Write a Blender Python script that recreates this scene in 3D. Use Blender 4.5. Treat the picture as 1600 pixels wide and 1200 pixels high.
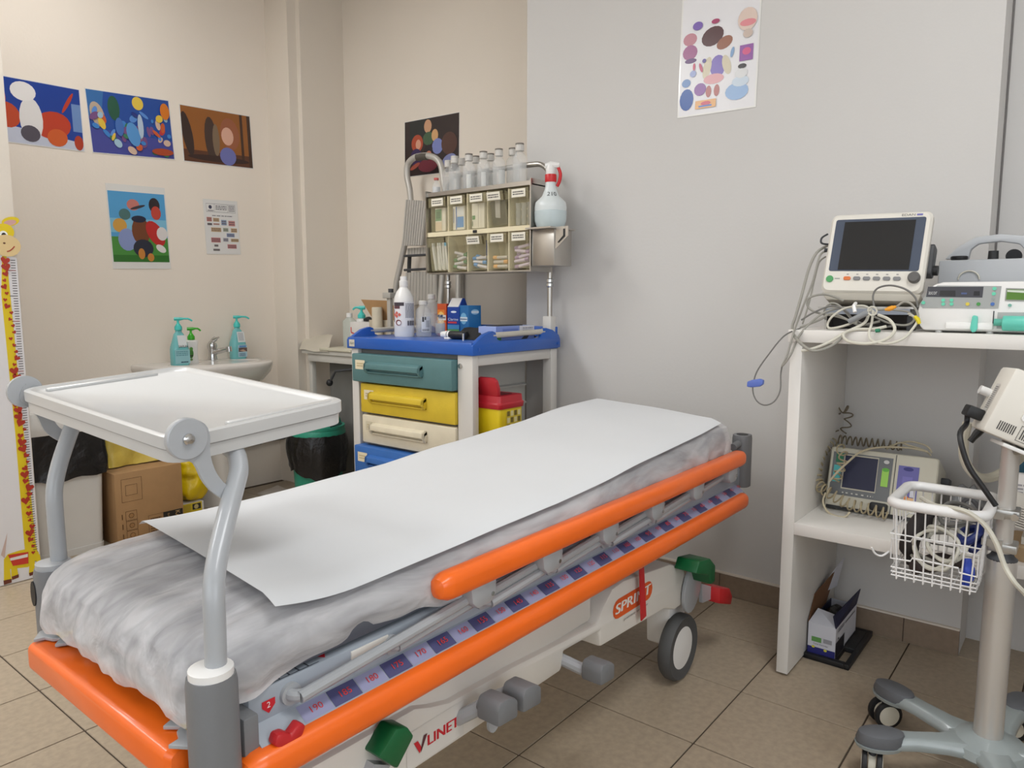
import bpy, bmesh, math, random
from mathutils import Matrix, Vector, Euler
random.seed(7)
for o in list(bpy.data.objects): bpy.data.objects.remove(o)
scene = bpy.context.scene
COL = scene.collection
PI = math.pi
V = Vector

# ------------------------------------------------------------------ camera
H = 1.15; F = 1142.0; YH = 467.0
YAW = math.radians(38.82)                 # angle between view axis and world +X
PITCH = math.atan((600 - YH) / F)
FWDH = V((math.cos(YAW), math.sin(YAW), 0)); RT = V((math.sin(YAW), -math.cos(YAW), 0))
FW = FWDH * math.cos(PITCH) - V((0, 0, 1)) * math.sin(PITCH)
UP = FWDH * math.sin(PITCH) + V((0, 0, 1)) * math.cos(PITCH)
CAMP = V((0, 0, H))
cd = bpy.data.cameras.new('camera'); cam = bpy.data.objects.new('camera', cd); COL.objects.link(cam)
cd.sensor_fit = 'HORIZONTAL'; cd.sensor_width = 36.0; cd.lens = F / 1600 * 36; cd.clip_start = 0.02
cam.matrix_world = Matrix.Translation(CAMP) @ Matrix((RT, UP, -FW)).transposed().to_4x4()
scene.camera = cam

# ------------------------------------------------------------------ world, lights, exposure
w = bpy.data.worlds.new('world'); scene.world = w; w.use_nodes = True
w.node_tree.nodes['Background'].inputs[0].default_value = (0.8, 0.87, 1.0, 1)
w.node_tree.nodes['Background'].inputs[1].default_value = 0.3
vs = scene.view_settings
vs.view_transform = 'Standard'; vs.look = 'None'; vs.gamma = 1; vs.use_curve_mapping = False
vs.exposure = 0.16
CEIL = 3.05
LAMPS = [  # x, y, size x, size y, watts
    (0.85, 3.2, 1.15, 0.55, 23), (0.95, -0.15, 1.15, 0.55, 19), (-0.8, 2.9, 1.15, 0.55, 30)]
WINDOW_FILL = [  # wall, along0, along1, z0, z1, watts
    ('x', -1.0, 1.6, 0.85, 2.35, 8), ('y', -0.9, 1.0, 0.85, 2.35, 12)]  # y entry is unseen, added to brighten the floor near the camera
for wl_, a0, a1, z0, z1, pw in WINDOW_FILL:      # daylight: the x opening is inferred, the y opening is added fill
    ld = bpy.data.lights.new('window_fill_light', 'AREA'); ld.shape = 'RECTANGLE'; ld.size = a1 - a0; ld.size_y = z1 - z0
    ld.energy = pw; ld.color = (0.90, 0.95, 1.0)
    lo = bpy.data.objects.new('window_fill_light', ld); COL.objects.link(lo)
    if wl_ == 'x': lo.location = (-1.66, (a0 + a1) / 2, (z0 + z1) / 2); lo.rotation_euler = (PI / 2, 0, -PI / 2)
    else: lo.location = ((a0 + a1) / 2, -1.66, (z0 + z1) / 2); lo.rotation_euler = (PI / 2, 0, 0)
for i, (lx, ly, sx, sy, pw) in enumerate(LAMPS):
    ld = bpy.data.lights.new('panel_light', 'AREA'); ld.shape = 'RECTANGLE'; ld.size = sx; ld.size_y = sy
    ld.energy = pw; ld.color = (0.96, 0.985, 1.0)
    lo = bpy.data.objects.new('panel_light', ld); COL.objects.link(lo); lo.location = (lx, ly, CEIL - 0.05)

# ------------------------------------------------------------------ pixel -> world
def ray(u, v): return FW + RT * ((u - 800) / F) - UP * ((v - 600) / F)
def pz(u, v, Z=0.0):
    d = ray(u, v); return CAMP + d * ((Z - H) / d.z)
def pxx(u, v, X):
    d = ray(u, v); return CAMP + d * (X / d.x)
def pyy(u, v, Y):
    d = ray(u, v); return CAMP + d * (Y / d.y)
def lin(c):
    return tuple(((x / 255) / 12.92 if x / 255 <= 0.04045 else ((x / 255 + 0.055) / 1.055) ** 2.4) for x in c)

# ------------------------------------------------------------------ materials
MATS = {}
def mat(name, rgb, rough=0.5, metal=0.0, spec=0.5, var=0.06, vscale=6.0, bump=0.0, bscale=60.0, alpha=1.0, coat=0.0, trans=0.0, sub=0.0):
    if name in MATS: return MATS[name]
    m = bpy.data.materials.new(name); m.use_nodes = True; MATS[name] = m
    nt = m.node_tree; b = nt.nodes['Principled BSDF']
    c = lin(rgb)
    tc = nt.nodes.new('ShaderNodeTexCoord')
    nz = nt.nodes.new('ShaderNodeTexNoise'); nz.inputs['Scale'].default_value = vscale; nz.inputs['Detail'].default_value = 4
    nt.links.new(tc.outputs['Object'], nz.inputs['Vector'])
    rp = nt.nodes.new('ShaderNodeValToRGB')
    rp.color_ramp.elements[0].position = 0.3; rp.color_ramp.elements[1].position = 0.7
    rp.color_ramp.elements[0].color = tuple(x * (1 - var) for x in c) + (1,)
    rp.color_ramp.elements[1].color = tuple(min(1, x * (1 + var)) for x in c) + (1,)
    nt.links.new(nz.outputs['Fac'], rp.inputs['Fac']); nt.links.new(rp.outputs['Color'], b.inputs['Base Color'])
    b.inputs['Roughness'].default_value = rough; b.inputs['Metallic'].default_value = metal
    b.inputs['Specular IOR Level'].default_value = spec
    b.inputs['Coat Weight'].default_value = coat; b.inputs['Coat Roughness'].default_value = 0.08
    b.inputs['Transmission Weight'].default_value = trans
    b.inputs['Alpha'].default_value = alpha
    if bump:
        n2 = nt.nodes.new('ShaderNodeTexNoise'); n2.inputs['Scale'].default_value = bscale; n2.inputs['Detail'].default_value = 5
        nt.links.new(tc.outputs['Object'], n2.inputs['Vector'])
        bp = nt.nodes.new('ShaderNodeBump'); bp.inputs['Strength'].default_value = bump; bp.inputs['Distance'].default_value = 0.01
        nt.links.new(n2.outputs['Fac'], bp.inputs['Height']); nt.links.new(bp.outputs['Normal'], b.inputs['Normal'])
    return m
def print_mat(name, rough=0.5):
    if name in MATS: return MATS[name]
    m = bpy.data.materials.new(name); m.use_nodes = True; MATS[name] = m
    nt = m.node_tree; b = nt.nodes['Principled BSDF']; b.inputs['Roughness'].default_value = rough
    a = nt.nodes.new('ShaderNodeVertexColor'); a.layer_name = 'Col'
    nt.links.new(a.outputs['Color'], b.inputs['Base Color'])
    return m

# ------------------------------------------------------------------ mesh builder
class MB:
    def __init__(self): self.v = []; self.f = []; self.c = None
    def add(self, vs, fs, m=None):
        o = len(self.v)
        for p in vs:
            p = V(p); self.v.append(m @ p if m else p)
        for f in fs: self.f.append(tuple(i + o for i in f))
        return self
    def box(self, x0, x1, y0, y1, z0, z1, m=None):
        return self.add([(x0, y0, z0), (x1, y0, z0), (x1, y1, z0), (x0, y1, z0), (x0, y0, z1), (x1, y0, z1), (x1, y1, z1), (x0, y1, z1)],
                        [(0, 3, 2, 1), (4, 5, 6, 7), (0, 1, 5, 4), (1, 2, 6, 5), (2, 3, 7, 6), (3, 0, 4, 7)], m)
    def cbox(self, c, s, m=None):
        return self.box(c[0] - s[0] / 2, c[0] + s[0] / 2, c[1] - s[1] / 2, c[1] + s[1] / 2, c[2] - s[2] / 2, c[2] + s[2] / 2, m)
    def loft(self, rings, cap0=True, cap1=True, m=None, closed=False):
        n = len(rings[0]); vs = [p for r in rings for p in r]; fs = []
        R = len(rings)
        for i in range(R if closed else R - 1):
            a = i * n; b = ((i + 1) % R) * n
            for j in range(n):
                k = (j + 1) % n; fs.append((a + j, a + k, b + k, b + j))
        if not closed:
            if cap0: fs.append(tuple(reversed(range(n))))
            if cap1: fs.append(tuple(range((R - 1) * n, R * n)))
        return self.add(vs, fs, m)
    def cyl(self, p0, p1, r0, r1=None, n=16, m=None, caps=True):
        p0, p1 = V(p0), V(p1); r1 = r0 if r1 is None else r1
        d = (p1 - p0).normalized(); a = d.orthogonal().normalized(); b = d.cross(a)
        ring = lambda p, r: [p + a * (r * math.cos(2 * PI * i / n)) + b * (r * math.sin(2 * PI * i / n)) for i in range(n)]
        return self.loft([ring(p0, r0), ring(p1, r1)], caps, caps, m)
    def tube(self, pts, r, n=8, m=None, smooth=0, closed=False):
        pts = [V(p) for p in pts]
        if smooth: pts = catmull(pts, smooth, closed)
        L = len(pts); rings = []; a = None
        for i in range(L):
            if closed: d = pts[(i + 1) % L] - pts[i - 1]
            else: d = pts[min(i + 1, L - 1)] - pts[max(i - 1, 0)]
            if d.length < 1e-9: d = V((0, 0, 1))
            d.normalize()
            if a is None: a = d.orthogonal().normalized()
            else:
                a = a - d * a.dot(d)
                a = a.normalized() if a.length > 1e-6 else d.orthogonal().normalized()
            b = d.cross(a); rr_ = r[min(len(r) - 1, round(i * (len(r) - 1) / max(1, L - 1)))] if isinstance(r, (list, tuple)) else r
            rings.append([pts[i] + a * (rr_ * math.cos(2 * PI * k / n)) + b * (rr_ * math.sin(2 * PI * k / n)) for k in range(n)])
        return self.loft(rings, True, True, m, closed)
    def lathe(self, prof, c=(0, 0, 0), n=20, m=None, sx=1.0, sy=1.0):
        rings = [[V((c[0] + sx * r * math.cos(2 * PI * i / n), c[1] + sy * r * math.sin(2 * PI * i / n), c[2] + z)) for i in range(n)] for r, z in prof]
        return self.loft(rings, True, True, m)
    def prism(self, poly, fn0, fn1, m=None):
        return self.loft([[fn0(*p) for p in poly], [fn1(*p) for p in poly]], True, True, m)
    def px(self, poly, x0, x1, m=None):     # polygon in (y,z)
        return self.prism(poly, lambda y, z: V((x0, y, z)), lambda y, z: V((x1, y, z)), m)
    def py(self, poly, y0, y1, m=None):     # polygon in (x,z)
        return self.prism(poly, lambda x, z: V((x, y0, z)), lambda x, z: V((x, y1, z)), m)
    def pz(self, poly, z0, z1, m=None):     # polygon in (x,y)
        return self.prism(poly, lambda x, y: V((x, y, z0)), lambda x, y: V((x, y, z1)), m)
    def grid(self, fn, nu, nv, m=None, closed_u=False):
        vs = [fn(i / nu, j / nv) for j in range(nv + 1) for i in range(nu + (0 if closed_u else 1))]
        W_ = nu + (0 if closed_u else 1); fs = []
        for j in range(nv):
            for i in range(nu):
                k = (i + 1) % W_
                fs.append((j * W_ + i, j * W_ + k, (j + 1) * W_ + k, (j + 1) * W_ + i))
        return self.add(vs, fs, m)
    def sphere(self, c, r, n=14, m=None, sz=1.0):
        prof = [(max(1e-4, r * math.sin(PI * i / 8)), -r * sz * math.cos(PI * i / 8)) for i in range(9)]
        return self.lathe(prof, c, n, m)
    def rrbox(self, x0, x1, y0, y1, z0, z1, r, m=None, n=4):     # vertical rounded corners
        ring = rr((x0 + x1) / 2, (y0 + y1) / 2, x1 - x0, y1 - y0, r, n)
        return self.pz(ring, z0, z1, m)
def catmull(pts, k, closed=False):
    out = []; L = len(pts)
    for i in range(L if closed else L - 1):
        if closed: p0, p1, p2, p3 = pts[i - 1], pts[i], pts[(i + 1) % L], pts[(i + 2) % L]
        else: p0, p1, p2, p3 = pts[max(i - 1, 0)], pts[i], pts[i + 1], pts[min(i + 2, L - 1)]
        for j in range(k):
            t = j / k
            out.append(0.5 * ((2 * p1) + (p2 - p0) * t + (2 * p0 - 5 * p1 + 4 * p2 - p3) * t * t + (3 * p1 - p0 - 3 * p2 + p3) * t ** 3))
    if not closed: out.append(pts[-1])
    return out
def rr(cx, cy, w_, d, r, n=4):
    out = []
    for sx, sy, a0 in ((1, 1, 0), (-1, 1, 90), (-1, -1, 180), (1, -1, 270)):
        for i in range(n + 1):
            a = math.radians(a0 + 90 * i / n)
            out.append((cx + sx * (w_ / 2 - r) + r * math.cos(a), cy + sy * (d / 2 - r) + r * math.sin(a)))
    return out
def rr3(cx, cy, w_, d, r, z, n=4): return [V((x, y, z)) for x, y in rr(cx, cy, w_, d, r, n)]
def ell(cx, cy, a, b, n=16, rot=0):
    c, s = math.cos(rot), math.sin(rot)
    return [(cx + a * math.cos(2 * PI * i / n) * c - b * math.sin(2 * PI * i / n) * s, cy + a * math.cos(2 * PI * i / n) * s + b * math.sin(2 * PI * i / n) * c) for i in range(n)]

def mesh_from(name, mb, inv=None, bevel=0.0, seg=2, smooth=True, ang=35):
    me = bpy.data.meshes.new(name)
    me.from_pydata([tuple(inv @ p) if inv else tuple(p) for p in mb.v], [], mb.f)
    if mb.c:
        ca = me.color_attributes.new('Col', 'BYTE_COLOR', 'CORNER')
        li = 0
        for fi, f in enumerate(mb.f):
            col = mb.c[fi]
            for _ in f: ca.data[li].color = (*lin(col), 1); li += 1
    else:
        bm = bmesh.new(); bm.from_mesh(me)
        bmesh.ops.recalc_face_normals(bm, faces=bm.faces)
        if bevel:
            es = [e for e in bm.edges if len(e.link_faces) == 2 and e.calc_face_angle(0) > math.radians(30)]
            bmesh.ops.bevel(bm, geom=es, offset=bevel, segments=seg, affect='EDGES', clamp_overlap=True, profile=0.5)
        bm.to_mesh(me); bm.free()
    if smooth:
        me.polygons.foreach_set('use_smooth', [True] * len(me.polygons))
        me.set_sharp_from_angle(angle=math.radians(ang))
    return me
class Thing:
    def __init__(s, name, label, cat, loc=(0, 0, 0), rotz=0, group=None, kind=None):
        s.o = bpy.data.objects.new(name, None); COL.objects.link(s.o); s.o.empty_display_size = 0.05
        s.o.location = loc; s.o.rotation_euler = (0, 0, rotz)
        s.inv = (Matrix.Translation(V(loc)) @ Matrix.Rotation(rotz, 4, 'Z')).inverted()
        tag(s.o, label, cat, group, kind)
    def part(s, name, mb, m, parent=None, local=False, bevel=0, seg=2, smooth=True, label=None, ang=35, kind=None):
        me = mesh_from(name, mb, None if local else s.inv, bevel, seg, smooth, ang)
        me.materials.append(m)
        o = bpy.data.objects.new(name, me); COL.objects.link(o); o.parent = parent or s.o
        if label: o['label'] = label
        if kind: o['kind'] = kind
        return o
def tag(o, label, cat, group=None, kind=None):
    if label: o['label'] = label
    if cat: o['category'] = cat
    if group: o['group'] = group
    if kind: o['kind'] = kind
def solo(name, label, cat, mb, m, loc=(0, 0, 0), group=None, bevel=0, seg=2, smooth=True, kind=None, ang=35):
    me = mesh_from(name, mb, Matrix.Translation(-V(loc)), bevel, seg, smooth, ang); me.materials.append(m)
    o = bpy.data.objects.new(name, me); COL.objects.link(o); o.location = loc
    tag(o, label, cat, group, kind); return o
def struct(name, mb, m, parent=None, bevel=0, smooth=False):
    me = mesh_from(name, mb, None, bevel, 2, smooth); me.materials.append(m)
    o = bpy.data.objects.new(name, me); COL.objects.link(o)
    if parent: o.parent = parent
    else: o['kind'] = 'structure'
    return o
def copy_tree(o, parent=None):
    c = o.copy(); COL.objects.link(c); c.parent = parent
    for ch in list(o.children): copy_tree(ch, c)
    return c

# flat print: coloured polygons stacked on a plane
class Print:
    def __init__(s, org, ux, uy, lift=0.0004):
        s.o = V(org); s.ux = V(ux).normalized(); s.uy = V(uy).normalized(); s.n = s.ux.cross(s.uy).normalized()
        s.mb = MB(); s.mb.c = []; s.k = 1; s.lift = lift
    def P(s, x, y): return s.o + s.ux * x + s.uy * y + s.n * (s.lift * s.k)
    def poly(s, pts, col, keep=False):
        s.mb.add([s.P(x, y) for x, y in pts], [tuple(range(len(pts)))]); s.mb.c.append(col)
        if not keep: s.k += 1
        return s
    def rect(s, x0, y0, x1, y1, col, keep=False): return s.poly([(x0, y0), (x1, y0), (x1, y1), (x0, y1)], col, keep)
    def ell(s, cx, cy, a, b, col, rot=0, n=16, keep=False): return s.poly(ell(cx, cy, a, b, n, rot), col, keep)
    def line(s, p, q, w_, col):
        d = V((q[0] - p[0], q[1] - p[1])); 
        if d.length == 0: return s
        d.normalize(); nx, ny = -d.y * w_ / 2, d.x * w_ / 2
        return s.poly([(p[0] + nx, p[1] + ny), (p[0] - nx, p[1] - ny), (q[0] - nx, q[1] - ny), (q[0] + nx, q[1] + ny)], col, True)
    def text(s, txt, x, y, h, col, w_=None, bold=0.0, shear=0.0, rot=0):
        vs, fs = text_mesh(txt)
        x0 = min(v[0] for v in vs); x1 = max(v[0] for v in vs); y0 = min(v[1] for v in vs); y1 = max(v[1] for v in vs)
        sy = h / max(1e-6, y1 - y0); sx = sy if w_ is None else w_ / (x1 - x0)
        c, sn = math.cos(rot), math.sin(rot)
        pts = []
        for v in vs:
            a = (v[0] - x0) * sx + shear * (v[1] - y0) * sy; b = (v[1] - y0) * sy
            pts.append((x + a * c - b * sn, y + a * sn + b * c))
        s.mb.add([s.P(*p) for p in pts], fs); s.mb.c += [col] * len(fs); s.k += 1
        return s
    def scribble(s, x0, y0, x1, y1, rows, col, seed=1, fill=0.8):
        rnd = random.Random(seed); dy = (y1 - y0) / rows
        for i in range(rows):
            x = x0; y = y1 - (i + 0.75) * dy
            while x < x1 - 1e-4:
                l = min((x1 - x0) * rnd.uniform(0.08, 0.25), x1 - x)
                s.rect(x, y, x + l * fill, y + dy * 0.5, col, True); x += l
        s.k += 1; return s
TXT = {}
def text_mesh(t):
    if t in TXT: return TXT[t]
    cu = bpy.data.curves.new('t', 'FONT'); cu.body = t; cu.resolution_u = 3
    ob = bpy.data.objects.new('t', cu); me = ob.to_mesh()
    r = ([tuple(v.co) for v in me.vertices], [tuple(p.vertices) for p in me.polygons])
    ob.to_mesh_clear(); bpy.data.objects.remove(ob); bpy.data.curves.remove(cu)
    TXT[t] = r; return r
PRN = print_mat('printed_ink', 0.45); PRNG = print_mat('printed_gloss', 0.25)
# ------------------------------------------------------------------ room shell
WX = 2.667; WY = 4.03; NX = 3.02
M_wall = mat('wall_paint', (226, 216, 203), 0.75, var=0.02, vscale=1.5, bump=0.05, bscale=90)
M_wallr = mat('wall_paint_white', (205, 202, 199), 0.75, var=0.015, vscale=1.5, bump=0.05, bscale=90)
M_ceil = mat('ceiling_paint', (225, 222, 216), 0.8, var=0.02)
M_grout = mat('grout', (78, 66, 55), 0.9, var=0.15, vscale=20)
M_tile = mat('floor_tile', (170, 154, 133), 0.38, var=0.10, vscale=55, bump=0.03, bscale=150)
M_btile = mat('baseboard_tile', (140, 122, 105), 0.4, var=0.08, vscale=55)
X0, X1, Y0, Y1 = -1.7, 3.25, -1.7, 4.2
floor = struct('floor', MB().box(X0, X1, Y0, Y1, -0.06, -0.003), M_grout)
TP = 0.3237; tx0 = 1.686 - 11 * TP; ty0 = 1.074 - 9 * TP
tm = mesh_from('tile', MB().box(0.0022, TP - 0.0022, 0.0022, TP - 0.0022, -0.006, 0.0), None, 0.001, 1, True); tm.materials.append(M_tile)
for i in range(16):
    for j in range(18):
        x, y = tx0 + i * TP, ty0 + j * TP
        if x + TP > X1 or y + TP > Y1 + 0.1 or x < X0 or y < Y0: continue
        o = bpy.data.objects.new('tile', tm); COL.objects.link(o); o.location = (x, y, 0); o.parent = floor
struct('ceiling', MB().box(X0, X1, Y0, Y1, CEIL, CEIL + 0.1), M_ceil)
SY = 0.285                                  # where the right wall ends in an external corner
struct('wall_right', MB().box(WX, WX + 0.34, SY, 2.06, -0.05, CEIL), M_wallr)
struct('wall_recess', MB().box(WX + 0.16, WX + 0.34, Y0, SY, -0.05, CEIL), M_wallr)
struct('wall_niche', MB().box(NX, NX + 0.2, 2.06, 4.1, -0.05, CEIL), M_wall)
struct('wall_left', MB().box(X0, 2.66, WY, WY + 0.15, -0.05, CEIL), mat('wall_paint_left_lit', (238, 227, 214), 0.75, var=0.02, vscale=1.5, bump=0.05, bscale=90))  # same paint as the niche, lightened to put extra light into the colour
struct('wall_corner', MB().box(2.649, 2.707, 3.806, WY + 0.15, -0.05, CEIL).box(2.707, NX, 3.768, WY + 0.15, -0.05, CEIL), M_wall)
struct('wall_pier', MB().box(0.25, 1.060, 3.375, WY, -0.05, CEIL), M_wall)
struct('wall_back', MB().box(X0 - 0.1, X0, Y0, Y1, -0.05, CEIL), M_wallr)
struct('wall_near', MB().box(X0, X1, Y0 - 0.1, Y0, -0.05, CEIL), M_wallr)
# tiled skirting on the right wall and the thin bead of paint along its top
bb = struct('baseboard_right', MB().box(WX - 0.006, WX + 0.001, SY, 2.06, 0.0, 0.086), M_grout)
y = 1.074 - 3 * TP + 0.02
while y < 2.05:
    a, b = max(y + 0.001, SY), min(y + TP - 0.001, 2.06)
    if b > a + 0.01: struct('tile', MB().box(WX - 0.010, WX - 0.004, a, b, 0.001, 0.085), M_btile, bb, 0.001)
    y += TP
struct('trim_1', MB().box(WX - 0.012, WX + 0.001, SY, 2.06, 0.085, 0.091), M_wall)
# dark strip painted in as the shadow gap beside the right wall's external corner
struct('gap_shade_strip', MB().box(WX + 0.154, WX + 0.1605, SY - 0.006, SY - 0.001, 1.0, CEIL - 0.01), mat('gap_shade', (112, 108, 106), 0.6))
# ceiling light panels (each one holds its own area lamp)
M_alu = mat('aluminium', (186, 184, 180), 0.32, 0.9, var=0.04)
M_diff = bpy.data.materials.new('lamp_diffuser'); M_diff.use_nodes = True
bd = M_diff.node_tree.nodes['Principled BSDF']; bd.inputs['Base Color'].default_value = (0.9, 0.9, 0.88, 1)
bd.inputs['Emission Color'].default_value = (1, 0.96, 0.9, 1); bd.inputs['Emission Strength'].default_value = 2.0
for i, (lx, ly, sx, sy, pw) in enumerate(LAMPS):
    t = Thing('ceiling_light', 'white rectangular ceiling light panel in a thin metal frame', 'ceiling light', (lx, ly, CEIL), group='ceiling light panels')
    f_ = MB()
    for a, b, c, d in ((-sx / 2 - .02, sx / 2 + .02, -sy / 2 - .02, -sy / 2), (-sx / 2 - .02, sx / 2 + .02, sy / 2, sy / 2 + .02), (-sx / 2 - .02, -sx / 2, -sy / 2, sy / 2), (sx / 2, sx / 2 + .02, -sy / 2, sy / 2)):
        f_.box(a, b, c, d, -0.04, 0.0)
    t.part('frame', f_, M_alu, local=True)
    t.part('diffuser', MB().box(-sx / 2, sx / 2, -sy / 2, sy / 2, -0.03, -0.005), M_diff, local=True)

# windows behind the camera, the y one added for fill: frame, mullion, glowing panes
M_pane = bpy.data.materials.new('fill_window_pane'); M_pane.use_nodes = True
bpn = M_pane.node_tree.nodes['Principled BSDF']; bpn.inputs['Base Color'].default_value = (0.7, 0.75, 0.8, 1); bpn.inputs['Roughness'].default_value = 0.1
bpn.inputs['Emission Color'].default_value = (0.86, 0.93, 1.0, 1); bpn.inputs['Emission Strength'].default_value = 1.0
M_wfr = mat('window_frame_white', (230, 230, 228), 0.4)
for i, (wl_, a0, a1, z0, z1, pw) in enumerate(WINDOW_FILL):
    def wb_(a, b, c, d, n0, n1):
        return MB().box(X0 + n0, X0 + n1, a, b, c, d) if wl_ == 'x' else MB().box(a, b, Y0 + n0, Y0 + n1, c, d)
    wn = struct('window_%d' % (i + 1), wb_(a0 - 0.06, a1 + 0.06, z0 - 0.06, z1 + 0.06, 0.0, 0.012), M_wfr)
    mid = (a0 + a1) / 2
    for a, b in ((a0, mid - 0.03), (mid + 0.03, a1)):
        struct('pane', wb_(a, b, z0, z1, 0.012, 0.016), M_pane, wn)
    for a, b, c, d in ((a0 - 0.05, a0, z0 - 0.05, z1 + 0.05), (a1, a1 + 0.05, z0 - 0.05, z1 + 0.05), (mid - 0.03, mid + 0.03, z0, z1), (a0, a1, z0 - 0.05, z0), (a0, a1, z1, z1 + 0.05)):
        struct('window_frame', wb_(a, b, c, d, 0.012, 0.035), M_wfr, wn)
# ------------------------------------------------------------------ patient stretcher
from mathutils import noise
M_or = mat('orange_plastic', (246, 108, 22), 0.35, var=0.04, vscale=9, coat=0.25)
M_gp = mat('grey_plastic', (118, 119, 121), 0.5, var=0.05, bump=0.05, bscale=200)
M_gl = mat('grey_powdercoat', (166, 168, 171), 0.35, var=0.04, coat=0.3)
M_gs = mat('grey_side_profile', (158, 165, 174), 0.4, var=0.04)
M_dk = mat('dark_frame', (62, 63, 66), 0.5, var=0.1)
M_cw = mat('chassis_white', (222, 217, 209), 0.42, var=0.02)
M_rub = mat('rubber_grey', (78, 78, 78), 0.65, var=0.1)
M_blk = mat('black_plastic', (26, 26, 28), 0.5, var=0.1)
M_red = mat('red_plastic', (190, 36, 40), 0.4, var=0.06)
M_grn = mat('green_plastic', (14, 92, 50), 0.4, var=0.06)
M_chr = mat('chrome', (205, 205, 205), 0.18, 1.0, var=0.02)
M_wp = mat('white_plastic', (232, 230, 227), 0.35, var=0.015, coat=0.2)
BN, BF = 0.865, 1.55           # near and far outer faces of the bed frame
bed = Thing('patient_stretcher', 'hospital stretcher trolley with orange bumpers, grey side rail and white base', 'stretcher', (1.4, 1.2075, 0))
# white base cover: near side outline, mirrored to the far side
poly = [(0.60, 0.30), (0.947, 0.297), (1.321, 0.295), (1.331, 0.338), (1.486, 0.33), (1.487, 0.287), (1.833, 0.268), (1.90, 0.243), (1.965, 0.243), (1.975, 0.32), (1.95, 0.36), (1.86, 0.393), (1.60, 0.425), (1.545, 0.42), (1.50, 0.385), (1.474, 0.352), (1.30, 0.366), (1.144, 0.378), (0.95, 0.386), (0.90, 0.40), (0.86, 0.415), (0.62, 0.42)]
m = MB(); m.py(poly, 0.915, 1.50)
ch = bed.part('base_cover', m, M_cw, bevel=0.008)
m = MB().box(0.62, 1.47, 0.93, 1.485, 0.36, 0.43).box(0.55, 2.0, 1.0, 1.42, 0.40, 0.46)
bed.part('base_top', m, M_cw, bevel=0.01)
for x in (0.95, 1.75):
    bed.part('lift_column', MB().rrbox(x - 0.09, x + 0.09, 1.13, 1.29, 0.43, 0.50, 0.03), M_gs)
# castors
def castor(x, y):
    fk = MB()
    fk.py([(x - 0.035, 0.10), (x + 0.02, 0.075), (x + 0.06, 0.10), (x + 0.07, 0.235), (x + 0.0, 0.25), (x - 0.045, 0.235)], y - 0.035, y + 0.045)
    c = bed.part('castor', fk, M_wp, bevel=0.006)
    ty = MB(); prof = [(0.078, -0.016), (0.094, -0.02), (0.1005, -0.010), (0.1005, 0.010), (0.094, 0.02), (0.078, 0.016)]
    mm = Matrix.Translation((x - 0.015, y - 0.052, 0.1005)) @ Matrix.Rotation(PI / 2, 4, 'X')
    ty.lathe(prof, (0, 0, 0), 36, mm); bed.part('tyre', ty, M_rub, c)
    hb = MB(); hb.lathe([(0.0005, -0.024), (0.05, -0.023), (0.078, -0.017), (0.08, 0.015), (0.0005, 0.02)], (0, 0, 0), 32, mm); bed.part('hub', hb, M_wp, c)
    bed.part('swivel', MB().cyl((x, y, 0.235), (x, y, 0.30), 0.03), M_dk, c)
castor(1.98, 0.985); castor(1.98, 1.45); castor(0.70, 0.985); castor(0.70, 1.45)
# central locking pedals: green above, red beyond, grey pivot plate
def lockpedal(x, s):
    y0 = 0.90
    pl = MB(); pl.py(ell(x, 0.285, 0.075, 0.055, 20, 1.2), y0 + 0.0, y0 + 0.012)
    b = bed.part('locking_plate', pl, M_gl, bevel=0.002)
    g = MB(); ring = [(x - 0.105 * s, 0.375), (x - 0.085 * s, 0.405), (x - 0.01 * s, 0.392), (x + 0.03 * s, 0.36), (x + 0.03 * s, 0.31), (x + 0.0 * s, 0.31), (x - 0.02 * s, 0.345)]
    g.py(ring, y0 - 0.055, y0 + 0.015); bed.part('green_pedal', g, M_grn, b, bevel=0.004)
    g = MB(); g.py([(x + 0.06 * s, 0.28), (x + 0.14 * s, 0.245), (x + 0.14 * s, 0.205), (x + 0.07 * s, 0.215)], y0 - 0.0, y0 + 0.012); bed.part('pedal_arm', g, M_gl, b)
    g = MB(); g.py([(x + 0.13 * s, 0.25), (x + 0.21 * s, 0.225), (x + 0.235 * s, 0.19), (x + 0.225 * s, 0.165), (x + 0.13 * s, 0.20)], y0 - 0.03, y0 + 0.03); bed.part('red_pedal', g, M_red, b, bevel=0.004)
lockpedal(1.99, 1)
g = MB(); g.py([(0.740, 0.398), (0.780, 0.430), (0.806, 0.420), (0.820, 0.397), (0.780, 0.356)], 0.876, 0.92); gp_ = bed.part('green_pedal', g, M_grn, bevel=0.005)
bed.part('pedal_arm', MB().py([(0.745, 0.376), (0.78, 0.356), (0.73, 0.285), (0.70, 0.295)], 0.895, 0.92), M_gl, gp_)
# grey foot pedals
def footpedal(x, z, arm):
    g = MB(); g.py([(x - 0.030, z - 0.022), (x + 0.030, z - 0.028), (x + 0.030, z + 0.008), (x + 0.008, z + 0.022), (x - 0.022, z + 0.024), (x - 0.030, z + 0.012)], 0.81, 0.865)
    p = bed.part('foot_pedal', g, M_gp, bevel=0.006)
    bed.part('pedal_arm', MB().tube([(x - 0.01, 0.87, z - 0.01), (x - 0.03, 0.96, arm)], 0.014, 10), M_gl, p)
for fu, fv, za in ((779, 1103, 0.31), (817, 1082, 0.31), (936, 1045, 0.325)):
    q = pyy(fu, fv, 0.835); footpedal(q.x, q.z, za)
q = pyy(771, 1128, 0.868); bed.part('pedal_plate', MB().py(ell(q.x, q.z, 0.016, 0.021, 14), 0.866, 0.872), M_gl)
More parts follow.
